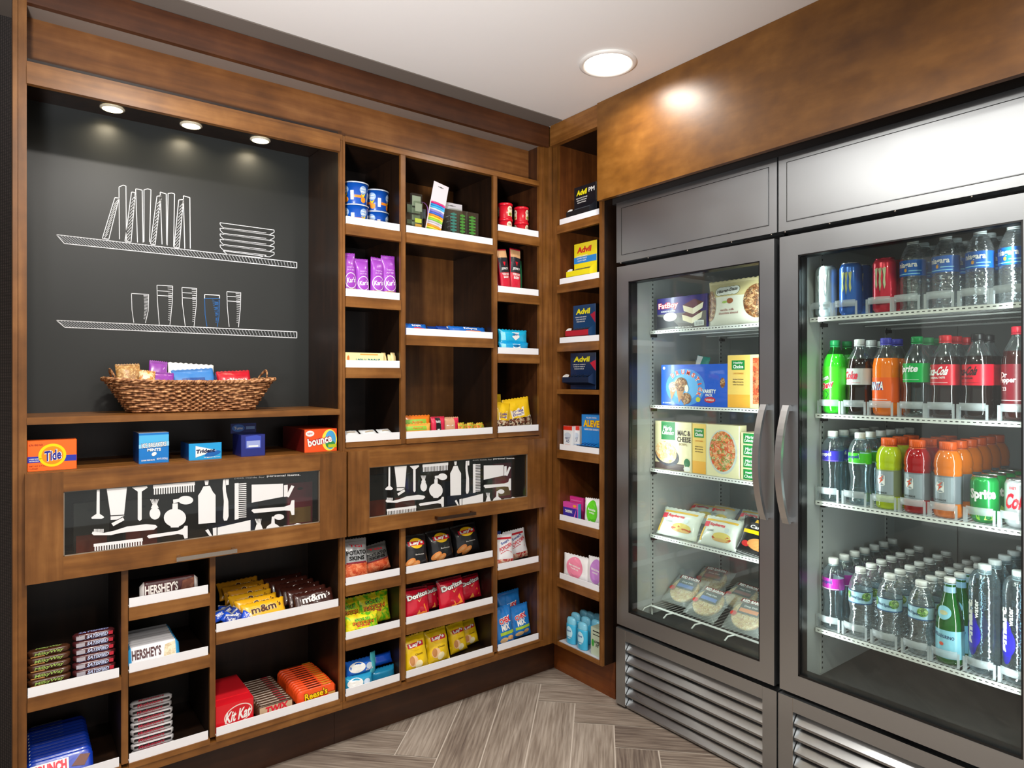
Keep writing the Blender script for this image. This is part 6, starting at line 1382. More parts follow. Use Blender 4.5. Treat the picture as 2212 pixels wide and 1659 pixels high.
fz('ice_cream_cone_box', 'bright blue ice cream cone box with curved red lettering, second shelf', 1428, 1572, 787, Z1[1], 2.055, .15, '#1c5cd0', d_drum, top='#1c50b8', side='#14388c')
def d_hc(photo, plate):
    def f(mb, w, h):
        F = flat
        if plate: mb.d_ell(F, w * .16, h * .48, w * .30, h * .43, mat('#c9d4d0'), .0004, 34, 1); mb.d_ell(F, w * .15, h * .49, w * .27, h * .39, photo, .0006, 34, 1)
        else: mb.d_rect(F, w * .08, h * .08, w * .5 - .0005, h * .94, photo, .0004)
        mb.d_rect(F, -w / 2 + .0004, .001, -w * .20 if plate else w * .02, h - .001, mat('#f2cc6c'), .0009); mb.d_rect(F, -w / 2 + .0004, .001, -w * .20 if plate else w * .02, h * .25, mat('#f0b040'), .0011)
        c = -w * .35 if plate else -w * .25; q = .9 if plate else 1.25
        mb.d_rect(F, c - w * .12 * q, h * .72, c + w * .12 * q, h * .90, mat('#0c8a3c'), .0013); mb.d_text(F, 'Healthy', c, h * .85, w * .17 * q, h * .05, mW, .0017); mb.d_text(F, 'Choice', c, h * .78, w * .19 * q, h * .07, mW, .0017, bold=.04)
        mb.d_text(F, 'CAFE STEAMERS', c, h * .65, w * .2 * q, h * .03, mat('#d88a2c'), .0015)
        for i, t in enumerate(('Grilled Chicken', 'Marinara', 'with Parmesan')): mb.d_text(F, t, c, h * (.54 - .05 * i), w * .2 * q, h * .026, mat('#4a3c2c'), .0015)
    return f
SPAG = speck(['#d8603c', '#b83c24', '#f0a070', '#7a1c14', '#e88050'], 55); PAST = speck(['#e8703c', '#f0b070', '#c84028', '#f4d0a0', '#4a8a34', '#e05030'], 75)
fz('frozen_meal_box', 'orange and yellow frozen meal box with meatball picture, second shelf right', 1572, 1668, 766, Z1[1], 2.055, .12, '#ece2b0', d_hc(SPAG, False), top='#e8dca0')
yc, w_, h_ = pB(1484, 1512, 771, Z1[1], 2.24)
bag('frozen_snack_bag', 'teal and white bag tip showing above the blue cone box', 'frozen snack bag', w_, h_, .03, mat('#2c9c8c', .3), (2.24, yc, Z1[1]), RB, lambda mb, fn, w, h: mb.d_rect(fn, -w * .48, h * .6, -w * .05, h * .99, mW, .0006, 4, 4), 5, .1, .2, nx=10, nz=14)
yc, w_, h_ = pB(1512, 1534, 773, Z1[1], 2.26)
bag('frozen_snack_bag', 'clear crinkled bag tip showing above the blue cone box, right', 'frozen snack bag', w_, h_, .03, mat('#9aa8b4', .2, .3), (2.26, yc, Z1[1]), RB, None, 6, .1, -.2, nx=10, nz=14, wr=2)
def d_mac(mb, w, h):
    F = flat
    mb.d_rect(F, -w * .32, h * .62, w * .06, h - .001, mat('#0c7a3c'), .0004); mb.d_text(F, 'Marie', -w * .14, h * .86, w * .24, h * .10, mW, .0008, shear=.25); mb.d_text(F, 'Callenders', -w * .13, h * .77, w * .32, h * .09, mW, .0008, shear=.25)
    mb.d_rect(F, -w / 2 + .0005, .001, w * .3, h * .14, mat('#4a3430'), .0004); mb.d_ell(F, -w * .16, h * .28, w * .335, h * .20, mat('#3c3c48'), .0005, 30, 1, rot=-.15)
    mb.d_ell(F, -w * .19, h * .36, w * .30, h * .22, speck(['#f0d09c', '#e8b878', '#f8e4bc', '#d89c58'], 60), .0008, 30, 1, rot=-.3)
    mb.d_text(F, 'MAC &', w * .30, h * .78, w * .34, h * .11, mat('#3a2c20'), .0008, bold=.03); mb.d_text(F, 'CHEESE', w * .30, h * .65, w * .36, h * .11, mat('#3a2c20'), .0008, bold=.03); mb.d_text(F, 'BOWL', w * .28, h * .55, w * .22, h * .05, mat('#a89060'), .0008)
    mb.d_ell(F, w * .38, h * .18, w * .08, h * .09, mat('#146c38'), .0007, 20, 1); mb.d_ell(F, w * .38, h * .06, w * .09, h * .05, mat('#e8e8e0'), .0009, 20, 1)
fz('frozen_meal_box', 'cream frozen macaroni box with a green corner label, third shelf left', 1415, 1494, 911, Z1[2], 2.055, .045, '#eadfb4', d_mac, top='#d8cc9c')
fz('frozen_meal_box', 'frozen pasta meal box with a round plate picture, third shelf middle', 1496, 1597, 917, Z1[2], 2.055, .045, '#ece6bc', d_hc(PAST, True), top='#d8cc9c')
for k in range(4):
    def dm(mb, w, h, k=k):
        mb.d_rect(flat, -w * .42, h * .06, -w * .02, h * .94, mat('#0c8a3c'), .0004); mb.d_text(flat, 'Marie' if k else 'Healthy', -w * .22, h * .64, w * .26, h * .26, mW, .0007, shear=.2); mb.d_text(flat, 'Callenders' if k else 'Choice', -w * .22, h * .34, w * .34, h * .26, mW, .0007, shear=.2)
        mb.d_text(flat, 'BOWL', w * .22, h * .5, w * .3, h * .3, mat('#a8804c'), .0006) if k else mb.d_ell(flat, w * .3, h * .5, w * .16, h * .4, PAST, .0005, 18, 1)
    yc, w_, _ = pB(1600, 1672, 940, Z1[2], 2.055); hh = .041
    carton('frozen_meal_box', 'frozen meal box lying flat at the right, ' + ('bottom', 'second lowest', 'second highest', 'top')[k] + ' of the stack of four', 'box', w_, hh, .16, '#ece0b8', (2.055, yc, Z1[2] + k * (hh + .0006)), RB, dm, group='stacked flat meal boxes')
# sandwiches
def d_ray(mb, fn, w, h):
    mb.d_rect(fn, -w * .44, h * .80, w * .40, h * .88, mat('#ecc04c'), .0006, 10, 1); mb.d_rect(fn, -w * .46, h * .58, -w * .30, h * .76, mat('#e03c50'), .0008, 3, 2); mb.d_rect(fn, -w * .46, h * .1, -w * .40, h * .56, mat('#ecc04c'), .0008, 1, 6)
    mb.d_text(fn, 'Rayberns', -w * .06, h * .66, w * .42, h * .14, mat('#d82c40'), .0012, shear=.2, bold=.03); mb.d_text(fn, 'CLASSIC', -w * .20, h * .46, w * .2, h * .06, mat('#7c8480'), .001)
    mb.d_ell(fn, w * .14, h * .26, w * .24, h * .10, mat('#b8542c'), .0009, 24, 2); mb.d_ell(fn, w * .14, h * .33, w * .22, h * .12, mat('#d8c46c'), .0012, 24, 2); mb.d_ell(fn, w * .14, h * .20, w * .21, h * .05, mat('#d8b070'), .0012, 24, 2); mb.d_ell(fn, w * .22, h * .55, w * .06, h * .08, mat('#c8d4d4'), .0009, 14, 1)
SWM = mat('#dfe6dc', .3, 0, .3)
for k, (u0, u1, vt, x, tl, lb) in enumerate(((1415, 1506, 1108, 2.055, .55, 'white wrapped sandwich with red script, front left'), (1502, 1592, 1130, 2.045, .55, 'white wrapped sandwich with red script, front middle'), (1440, 1508, 1102, 2.24, .9, 'pale wrapped sandwich lying behind the front left one'), (1518, 1578, 1104, 2.24, .8, 'pale wrapped sandwich lying behind the front middle one'), (1582, 1655, 1106, 2.23, .7, 'pale wrapped sandwich at the back right'))):
    yc, w_, _ = pB(u0, u1, vt, Z1[3], x)
    bag('wrapped_sandwich', lb + ', on the fourth shelf', 'sandwich', w_, .115 if k < 2 else .10, .05, SWM if k < 2 else mat('#b9c4bc', .3), (x, yc, Z1[3] + (.004 if k < 2 else .03)), RB + (.03, -.02, .05, -.03, .02)[k], d_ray, 211 + k, tl, 0, 'wrapped sandwiches', seal=.08)
def d_blk(mb, fn, w, h): mb.d_rect(fn, -w * .4, h * .52, w * .4, h * .62, mY, .0007, 8, 2); mb.d_text(fn, 'Camille', 0, h * .72, w * .5, h * .1, mW, .001); mb.d_ell(fn, w * .05, h * .26, w * .26, h * .16, mat('#c88a4c'), .0008, 20, 2); mb.d_ell(fn, -w * .25, h * .22, w * .1, h * .08, mat('#c82c2c'), .001, 14, 1); mb.d_rect(fn, -w * .2, h * .85, w * .4, h * .95, mat('#e8b41c'), .0007, 6, 1)
yc, w_, h_ = pB(1590, 1680, 1130, Z1[3], 2.055)
bag('frozen_snack_bag', 'black and yellow frozen sandwich pack at the right of the fourth shelf', 'sandwich', w_, .125, .05, mat('#14181c', .3, 0, .4), (2.055, yc, Z1[3] + .004), RB + .1, d_blk, 221, .40, .1)
# pizzas in film
CRUST = speck(['#e0cf90', '#c8a05c', '#f0e4b4', '#b07038', '#d8bc78'], 70)
def pizza(label, u, v, x, z, tl, sub, rz=0):
    root = empty('wrapped_pizza'); mb = MB(); r = .062
    mb.lathe([(.0001, .0), (r * .9, .0), (r, .010), (r * .96, .020), (r * .80, .016), (.0001, .015)], CRUST, 32)
    mb.build('pizza', root)
    lb = MB(); f = lambda a, b, h: (a, b, .0225 + h)
    lb.box((-.040, -.004, .0205), (.040, .050, .0222), mat('#16141a')); lb.d_poly(f, [(-.050, .042), (.050, .042), (.046, .060), (-.046, .060)], mat('#7a2018'), .0006); lb.d_text(f, 'RED BARON', 0, .051, .084, .013, mW, .0012, bold=.05)
    lb.d_rect(f, -.036, .002, .036, .018, mat(sub), .0005); lb.d_text(f, 'Deep Dish', 0, .028, .05, .009, mW, .0007); lb.d_ell(f, -.05, -.012, .012, .010, mat('#d8302c'), .0006, 16, 1); lb.build('label', root)
    fb = MB(); n = 14
    G = [[fb.vert(((-.074 + .148 * i / n), (-.074 + .148 * j / n), .020 * max(0, 1 - (abs(i / n * 2 - 1)) ** 6) * max(0, 1 - abs(j / n * 2 - 1) ** 6) + .0062 + .005 * noise.noise(Vector((i * .7, j * .7, u))))) for i in range(n + 1)] for j in range(n + 1)]
    for j in range(n):
        for i in range(n): fb.face((G[j][i], G[j][i + 1], G[j + 1][i + 1], G[j + 1][i]), FILM, True)
    fb.build('clear_wrapper', root)
    zc = z; yc = by(u, x)
    root.matrix_world = Matrix.Translation((x, yc, zc)) @ Matrix.Rotation(RB + rz, 4, 'Z') @ Matrix.Rotation(tl, 4, 'X')
    return tag(root, label, 'pizza', 'film wrapped pizzas on the fridge floor rack')
zr = .396
pizza('film wrapped pizza with black and blue label, front left', 1442, 1290, 2.165, zr + .040, .60, '#3c6cc0')
pizza('film wrapped pizza with black and blue label, front middle', 1531, 1300, 2.105, zr + .040, .60, '#4a74c8', -.1)
pizza('film wrapped pizza with black and orange label, front right', 1618, 1320, 2.105, zr + .040, .60, '#e8842c', .05)
pizza('film wrapped pizza behind the front left one', 1522, 1260, 2.33, zr + .050, .5, '#8a2c2c', .1)
pizza('film wrapped pizza behind the front middle one', 1604, 1270, 2.26, zr + .042, .45, '#8a2c2c', -.1)

# ================================================================== REFRIGERATOR 2 goods
Z2 = [s_ + .0135 for s_ in FS2]
def drink(name, col, rough=.08): return mat(col, rough, 0, .6)
P_COKE = [(.55, 0), (.80, .004), (.94, .03), (1, .09), (.97, .20), (.92, .33), (.97, .39), (.99, .40), (.99, .64), (.97, .66), (.88, .74), (.66, .81), (.46, .87), (.38, .905), (.38, .93)]
P_GAT = [(.8, 0), (.95, .015), (1, .05), (1, .14), (.95, .17), (.95, .57), (1, .60), (.94, .635), (1, .67), (.97, .75), (.84, .83), (.64, .88), (.56, .895), (.56, .90)]
P_PROP = [(.7, 0), (.92, .01), (.98, .05), (.98, .14), (.84, .28), (.82, .36), (.96, .50), (1, .56), (1, .73), (.97, .77), (.84, .84), (.56, .90), (.42, .925), (.42, .93)]
P_POL = [(.7, 0), (.92, .01), (1, .04), (.97, .08), (1, .12), (.96, .17), (.99, .21), (.86, .28), (.84, .34), (.95, .42), (1, .47), (1, .70), (.97, .73), (.80, .82), (.52, .90), (.40, .92), (.40, .93)]
P_NIA = [(.7, 0), (.92, .01), (1, .04), (.95, .08), (1, .12), (.95, .17), (1, .21), (.95, .26), (1, .30), (.95, .35), (1, .40), (.97, .45), (.99, .47), (.99, .71), (.97, .73), (.80, .82), (.52, .915), (.42, .935), (.42, .94)]
P_SMT = [(.6, 0), (.9, .006), (1, .03), (1, .06), (.985, .08), (1, .10), (1, .76), (.98, .82), (.90, .88), (.66, .93), (.42, .95), (.42, .955)]
P_PEL = [(.8, 0), (.98, .008), (1, .03), (1, .44), (.97, .50), (.80, .62), (.56, .74), (.44, .82), (.40, .92), (.40, .93)]
def col_(proto, places, fmt, group, rz0=0.0):
    """front one is the prototype itself, the rest are copies"""
    n = len(places)
    for k, (x, y, z) in enumerate(places):
        lb = fmt % ('front' if k == 0 else ('rearmost' if k == n - 1 and n > 1 else ORD[k] + ' from the front'))
        if k == 0: put(proto, (x, y, z), RB + rz0); tag(proto, lb); proto['group'] = group
        else: dup(proto, (x, y, z), RB + rz0 + rnd.uniform(-.4, .4), lb, group)
def lane(u, x, z, n, pitch, r=.0365): y = max(min(by(u, x), 1.0735 - r), .5275 + r); return [(x + pitch * k, y, z) for k in range(n)]
def track(x0, y, z, w_, name_l):
    mb = MB(); n = 12
    for (h0, h1) in ((.024, .044),):
        A_ = []; B_ = []
        for i in range(n + 1):
            t = i / n * 2 - 1; bow = .010 * (1 - t * t); A_.append([mb.vert((w_ / 2 * t, -bow + dd_, hh)) for dd_ in (0, .0022) for hh in (h0, h1)])
        for a, b in zip(A_[:-1], A_[1:]):
            mb.face((a[0], b[0], b[1], a[1]), MILK, True); mb.face((b[2], a[2], a[3], b[3]), MILK, True); mb.face((a[1], b[1], b[3], a[3]), MILK); mb.face((b[0], a[0], a[2], b[2]), MILK)
    for s_ in (-1, 1):
        mb.box((s_ * w_ / 2 - .0008, .0025, .0), (s_ * w_ / 2 + .0008, .012, .034), MILK); mb.box((s_ * w_ / 2 - .006, -.001, 0), (s_ * w_ / 2 + .0, .0012, .040), MILK) if s_ < 0 else mb.box((w_ / 2, -.001, 0), (w_ / 2 + .006, .0012, .040), MILK)
    mb.box((-w_ / 2, .0, -.0002), (w_ / 2, .10, .0003), MILK)
    o = mb.build('bottle_track'); put(o, (x0, y, z), RB); tag(o, name_l, 'shelf divider', 'translucent bottle tracks')
WT = mat('#dfe6e8', .35); OR_ = mat('#f4641c', .35)
# --- shelf 1: energy drink cans and water
def d_mon(c, dk, word):
    def f(mb, fn, H, r):
        for s_ in (0.0, .105):
            for dx, l in ((-.011, .058), (0, .066), (.011, .060)):
                mb.d_poly(fn, [(s_ + dx - .004, H * .80), (s_ + dx + .005, H * .80 + .003), (s_ + dx + .0025, H * .62), (s_ + dx + .004, H * .50), (s_ + dx + .0005, H * .80 - l), (s_ + dx - .0025, H * .55), (s_ + dx - .001, H * .68)], mat(c, .3, .3), .0006)
                mb.d_line(fn, [(s_ + dx - .0045, H * .79), (s_ + dx - .002, H * .66), (s_ + dx - .003, H * .54), (s_ + dx + .0005, H * .80 - l - .002)], .0012, mat(dk), .0010)
            mb.d_text(fn, word, s_ + .004, H * .22, .040, .008, mat(dk), .0008, bold=.03)
            mb.d_text(fn, 'ENERGY', s_ + .004, H * .15, .03, .004, mat(dk), .0008)
    return f
M1 = can('energy_drink_can', .156, .031, '#a9b8ba', d_mon('#d0dcdc', '#24383c', 'ZERO ULTRA')); M2 = can('energy_drink_can', .156, .031, '#2f6cc8', d_mon('#c8cc84', '#0c2450', 'ULTRA BLUE')); M3 = can('energy_drink_can', .156, .031, '#d8203c', d_mon('#c8d0a4', '#401018', 'ULTRA RED'), rim='#c83048')
zt = Z2[0] + .001
col_(M1, lane(1779, 2.012, zt, 1, .066, .0325), 'silver grey slim drink can with claw marks, %s of the leftmost column', 'slim drink cans')
col_(M2, lane(1838, 2.012, zt, 2, .066, .0325), 'blue slim drink can with claw marks, %s in its column', 'slim drink cans')
col_(M3, lane(1911, 2.012, zt, 2, .066, .0325), 'red slim drink can with claw marks, %s in its column', 'slim drink cans')
def l_nia(mb, fn, z0, z1, R_):
    for s_ in (0, .105):
        mb.d_text(fn, 'niagara', s_ - .002, z0 + (z1 - z0) * .66, .050, .019, mW, .0007, bold=.03); mb.d_ell(fn, s_ - .006, z0 + (z1 - z0) * .36, .0035, .005, mat('#e8a83c'), .0009, 14, 1); mb.d_rect(fn, s_ + .002, z0 + (z1 - z0) * .28, s_ + .034, z0 + (z1 - z0) * .34, mat('#8fd0ec'), .0007, 6, 1); mb.d_rect(fn, s_ - .03, z0 + (z1 - z0) * .10, s_ + .03, z0 + (z1 - z0) * .15, mat('#8fd0ec'), .0007, 8, 1)
for k, u in enumerate((1972, 2043, 2117, 2190)):
    B_ = bottle('water_bottle', .199, .0325, P_NIA, PETW, 0, None, WT, (.48, .70, mat('#0d5fb8', .3), 1.01), l_nia, .010, .0145) if k == 0 else None
    if k == 0: NB = B_; tag(NB, 'x', 'bottle')
    pl = lane(u, 2.022, zt, 3, .069, .034); ordn = ('leftmost', 'second', 'third', 'rightmost')[k]
    for q, p in enumerate(pl):
        lb = 'clear water bottle with blue band, top shelf, %s column, %s' % (ordn, ('front', 'second in depth', 'third in depth')[q])
        if k == 0 and q == 0: put(NB, p, RB); tag(NB, lb, 'bottle', 'blue banded water bottles')
        else: dup(NB, p, RB + (rnd.uniform(-.12, .12) if q == 0 else rnd.uniform(-.5, .5)), lb)
# --- shelf 2: sodas
zt = Z2[1] + .001
def l_dew(mb, fn, z0, z1, R_):
    h = z1 - z0; D_ = mat('#0c6a24')
    for s_ in (0, .115):
        mb.d_poly(fn, [(s_ - .03, z0 + h * .95), (s_ + .01, z0 + h * .85), (s_ + .03, z0 + h * .98), (s_ - .02, z0 + h * .72)], mat('#9fe02c'), .0005)
        mb.d_text(fn, 'mtn', s_ - .006, z0 + h * .66, .026, .013, D_, .0007, rot=.3, shear=.3, bold=.07); mb.d_text(fn, 'mtn', s_ - .006, z0 + h * .66, .025, .012, mW, .0010, rot=.3, shear=.3)
        mb.d_text(fn, 'Dew', s_ + .001, z0 + h * .46, .042, .022, mW, .0007, rot=.3, shear=.3, bold=.10); mb.d_text(fn, 'Dew', s_ + .001, z0 + h * .46, .041, .020, mR, .0011, rot=.3, shear=.3, bold=.04)
        mb.d_poly(fn, [(s_ - .02, z0 + h * .1), (s_, z0 + h * .28), (s_ + .02, z0 + h * .2), (s_ + .004, z0 + h * .08)], mat('#9fdc2c'), .0006); mb.d_line(fn, [(s_ - .004, z0 + h * .3), (s_ + .006, z0 + h * .2), (s_ - .002, z0 + h * .08)], .003, D_, .0009)
def l_simple(words):
    def f(mb, fn, z0, z1, R_):
        h = z1 - z0
        for s_ in (0, .115):
            for (t, cu, cv, w, hh, c, o, ht) in words:
                if o: mb.d_text(fn, t, s_ + cu, z0 + h * cv, w, hh, mat(o), .0006, rot=.03, shear=.25, bold=.09)
                mb.d_text(fn, t, s_ + cu, z0 + h * cv, w, hh, mat(c), .0010, rot=.03, shear=ht, bold=.03)
            mb.d_rect(fn, s_ - .026, z0 + h * .12, s_ + .026, z0 + h * .135, mat(words[0][5]), .0007, 8, 1)
    return f
SODA = [
    ('mtn', 1804, 'bright green soda bottle with green cap', '#2ac81c', '#149a54', (.17, .64, mat('#3cc01c', .3), 1.0), l_dew, 2, .80, clear('green_bottle_plastic', '#7fd08a', .15, .7, .1, 1.6, '#3cc850')),
    ('diet', 1857, 'dark soda bottle with silver label and white cap', '#1a0c08', '#dfe4e2', (.395, .61, mat('#c9cdcc', .3), 1.0), l_simple([('Coke', -.004, .58, .048, .025, '#d8203c', None, .25)]), 3, .77, PET),
    ('fanta', 1914, 'orange soda bottle with purple cap', '#f87a10', '#4c4cc0', (.17, .49, mat('#f8641c', .3), 1.0), l_simple([('FANTA', -.006, .66, .046, .024, '#ffffff', '#1c2c9c', .1)]), 2, .775, PET),
    ('sprite', 1981, 'clear soda bottle with green label and green cap', None, '#0f9a50', (.43, .665, mat('#12a84c', .3), 1.0), l_simple([('Sprite', -.004, .66, .056, .026, '#ffffff', None, .25)]), 3, 0, PET),
    ('coke', 2042, 'dark cola bottle with red label and red cap', '#1c0804', '#e0202c', (.395, .645, mat('#d8142c', .3), 1.0), l_simple([('Coca-Cola', -.002, .68, .060, .024, '#ffffff', None, .4), ('ORIGINAL TASTE', 0, .36, .04, .005, '#ffffff', None, 0)]), 3, .775, PET),
    ('zero', 2112, 'dark cola bottle with red label and black cap', '#120604', '#141416', (.395, .64, mat('#d8142c', .3), 1.0), l_simple([('Coca-Cola', -.010, .68, .060, .024, '#140808', None, .4), ('ZERO SUGAR', -.01, .34, .04, .005, '#140808', None, 0)]), 2, .775, PET)]
for key, u, desc, liq, cap, band, lf, n, fill, bm in SODA:
    b_ = bottle('soda_bottle', .226, .0355, P_COKE, bm, fill, drink(key, liq) if liq else None, mat(cap, .35), band, lf, .017, .0148); tag(b_, 'x', 'bottle')
    col_(b_, lane(u, 2.052, zt, n, .0755), desc + ', %s of its column', 'soda bottles on the second shelf', -.25)
b_ = bottle('soda_bottle', .240, .0355, P_COKE, PET, .74, drink('dp', '#2c0a08'), mat('#c81c34', .35), (.16, .60, mat('#6e1420', .3), 1.0), l_simple([('Dr', -.014, .74, .02, .014, '#f0e4e4', None, 0), ('Pepper', -.006, .60, .044, .018, '#f0e4e4', None, .1), ('23', -.012, .40, .012, .010, '#e0c8c8', None, 0)]), .017, .0148); tag(b_, 'x', 'bottle')
col_(b_, lane(2212, 2.052, zt, 2, .0755), 'dark soda bottle with maroon label at the right door edge, %s', 'soda bottles on the second shelf', -.3)
# --- shelf 3: fitness water, sports drinks, cans
zt = Z2[2] + .001
def l_prop(c1, c2):
    def f(mb, fn, z0, z1, R_):
        h = z1 - z0
        for s_ in (0, .105):
            if c2: mb.d_poly(fn, [(s_ - .034, z0 + h * .9), (s_ + .010, z0 + h * .95), (s_ + .012, z0 + h * .45), (s_ - .034, z0 + h * .2)], mat(c2), .0005)
            mb.d_text(fn, 'propel', s_ - .010, z0 + h * .62, .040, .014, mat(c1), .0009, rot=.08, bold=.03); mb.d_rect(fn, s_ - .03, z0 + h * .04, s_ + .03, z0 + h * .10, mat('#8a6ac8') if not c2 else mat(c2), .0006, 8, 1)
    return f
for (u, desc, cl, lf, n, rz0) in ((1799, 'clear water bottle with purple blue band', '#3a34b4', l_prop('#f0f0fa', None), 5, 0), (1858, 'clear water bottle with green band', '#4cc834', l_prop('#1c3c8c', '#d8f0f4'), 6, 0)):
    b_ = bottle('fitness_water_bottle', .215, .0315, P_PROP, PETB, 0, None, mW, (.57, .72, mat(cl, .3), 1.01), lf, .018, .0145); tag(b_, 'x', 'bottle')
    col_(b_, lane(u, 2.052, zt, n, .0685, .033), desc + ', %s', 'fitness water bottles', rz0)
def l_gat(mb, fn, z0, z1, R_):
    h = z1 - z0
    for s_ in (-.004, .110):
        mb.d_rect(fn, s_ - .034, z0 + h * .05, s_ + .034, z0 + h * .95, mat('#a8b4bc', .3, .3), .0004, 10, 2)
        mb.d_text(fn, 'G', s_, z0 + h * .60, .024, .034, mW, .0009, bold=.10); mb.d_poly(fn, [(s_ + .009, z0 + h * .80), (s_ - .006, z0 + h * .64), (s_ + .001, z0 + h * .62), (s_ - .005, z0 + h * .44), (s_ + .008, z0 + h * .62), (s_ + .002, z0 + h * .65)], mat('#e8501c'), .0014)
        mb.d_text(fn, 'GATORADE', s_, z0 + h * .12, .034, .005, mK, .0008)
for (u, desc, cl, n) in ((1921, 'yellow green sports drink bottle with orange cap', '#b8cc14', 3), (1982, 'dark red sports drink bottle with orange cap', '#a80c14', 4), (2048, 'orange sports drink bottle with orange cap', '#e8780c', 6)):
    b_ = bottle('sports_drink_bottle', .205, .0345, P_GAT, PET, .875, drink('g', cl), OR_, (.19, .555, mat('#7a828a' if cl != '#b8cc14' else '#8a9470', .3), .965), l_gat, .021, .021); tag(b_, 'x', 'bottle')
    col_(b_, lane(u, 2.052, zt, n, .0745), desc + ', %s of its column', 'sports drink bottles', -.18)
def d_spc(mb, fn, H, r):
    for s_ in (-.002, .10): mb.d_text(fn, 'Sprite', s_, H * .60, .062, .034, mW, .0007, rot=.05, bold=.05); mb.d_poly(fn, [(s_ - .02, H * .30), (s_ - .012, H * .34), (s_ - .004, H * .06), (s_ - .012, H * .08)], mat('#8cd03c'), .0006); mb.d_poly(fn, [(s_ + .012, H * .34), (s_ + .018, H * .30), (s_ + .024, H * .08), (s_ + .004, H * .08)], mat('#a8dc4c'), .0006)
c_ = can('soda_can', .122, .0325, '#0d9a44', d_spc); tag(c_, 'x', 'can')
col_(c_, lane(2127, 2.055, zt, 4, .0685, .034), 'green soda can with white lettering, %s in its column', 'soda cans', .2)
c_ = can('soda_can', .122, .0325, '#c4c8cc', lambda mb, fn, H, r: [(mb.d_text(fn, 'Coke', s_, H * .55, .056, .040, mR, .0008, shear=.2, bold=.04), mb.d_text(fn, 'DIET', s_ - .01, H * .82, .016, .006, mR, .0008)) for s_ in (.004, .10)]); tag(c_, 'x', 'can')
col_(c_, lane(2216, 2.055, zt, 2, .0685, .034), 'silver soda can with red script at the right door edge, %s', 'soda cans', 0)
# --- shelf 4: small waters, green glass, tall waters
zt = Z2[3] + .001
b_ = bottle('fitness_water_bottle', .215, .0315, P_PROP, PETB, 0, None, mW, (.57, .73, mat('#b82ca8', .3), 1.01), l_prop('#1c3c8c', '#e8e8f4'), .018, .0145); tag(b_, 'x', 'bottle')
col_(b_, lane(1793, 2.055, zt, 7, .0685, .033), 'clear water bottle with magenta band, %s, lowest drinks shelf', 'magenta banded water bottles')
def l_pol(mb, fn, z0, z1, R_):
    h = z1 - z0; G_ = speck(['#2c6a2c', '#7ab04c', '#184a24', '#a8c87c'], 120)
    for s_ in (0, .105):
        mb.d_rect(fn, s_ - .036, z0 + h * .92, s_ + .06, z1, mat('#1c3c5c'), .0005, 14, 1); mb.d_rect(fn, s_ - .036, z0, s_ + .06, z0 + h * .08, mat('#2c5c8c'), .0005, 14, 1)
        mb.d_ell(fn, s_ + .022, z0 + h * .6, .014, h * .34, G_, .0007, 16, 2); mb.d_ell(fn, s_ - .032, z0 + h * .6, .009, h * .3, G_, .0007, 14, 2); mb.d_text(fn, 'Poland Spring', s_ - .006, z0 + h * .45, .044, .011, mat('#1c4a6c'), .0009, rot=-.12, bold=.03)
PB_ = bottle('water_bottle', .203, .0325, P_POL, PETW, 0, None, mW, (.49, .68, mat('#a8d4e8', .3), 1.01), l_pol, .013, .0148)
first = True
for k, u in enumerate((1859, 1922, 1990)):
    for q, p in enumerate(lane(u, 2.060, zt, 7, .0690, .034)):
        lb = 'small clear water bottle with forest label, %s column of three, %s' % (('left', 'middle', 'right')[k], ('front' if q == 0 else ('rearmost' if q == 6 else ORD[q] + ' from the front')))
        if first: put(PB_, p, RB + .3); tag(PB_, lb, 'bottle', 'forest label water bottles'); first = False
        else: dup(PB_, p, RB + .3 + rnd.uniform(-.5, .2), lb)
GRN = mat('#0a5c1c', .06, 0, .8)
def l_pel(mb, fn, z0, z1, R_):
    h = z1 - z0
    for s_ in (-.004, .10):
        mb.d_text(fn, 'S.PELLEGRINO', s_, z0 + h * .78, .058, .009, mat('#1c3c6c'), .0007, rot=-.1, bold=.02); mb.d_ell(fn, s_ - .002, z0 + h * .5, .006, .005, mat('#e8583c'), .0007, 10, 1); mb.d_text(fn, 'SPARKLING WATER', s_, z0 + h * .25, .04, .006, mat('#5cb8dc'), .0007)
b_ = bottle('glass_water_bottle', .229, .0335, P_PEL, GRN, 0, None, mW, (.07, .40, mat('#8fd0e4', .3), 1.012), l_pel, .013, .0140, collar=mat('#a8c8dc')); tag(b_, 'x', 'bottle')
ob = MB(); fq = lambda u, v, h: ((.0275 + h) * math.sin(u / .0275), -(.0275 + h + (.148 - v) * .22) * math.cos(u / .0275), v)
ob.d_ell(fq, -.002, .138, .018, .018, mat('#8fd0e4', .3), .0012, 24, 3); ob.d_ell(fq, -.002, .138, .010, .006, mat('#c8c89c'), .0018, 14, 1)
o_ = ob.build('oval_label', b_); nb = MB(); nb.lathe([(.0148, .190), (.0142, .206)], mat('#9cc4dc', .3), 24, close=False); nb.build('neck_label', b_)
col_(b_, lane(2052, 2.058, zt, 4, .0725), 'green glass water bottle with pale blue label, %s in its column', 'green glass bottles', -.1)
def l_smt(mb, fn, z0, z1, R_):
    h = z1 - z0
    for s_ in (-.016,):
        mb.d_ell(fn, s_ + .002, z0 + h * .24, .022, h * .26, mat('#2a26b8', .3), .0005, 30, 4); mb.d_ell(fn, s_ + .002, z0 + h * .24, .016, h * .40, mat('#2a2c9c', .3), .0003, 26, 4)
        mb.d_text(fn, 'smart', s_ - .004, z0 + h * .46, h * .80, .017, mW, .0010, rot=math.pi / 2, bold=.06); mb.d_text(fn, 'water', s_ + .014, z0 + h * .72, h * .34, .010, mW, .0010, rot=math.pi / 2, bold=.02)
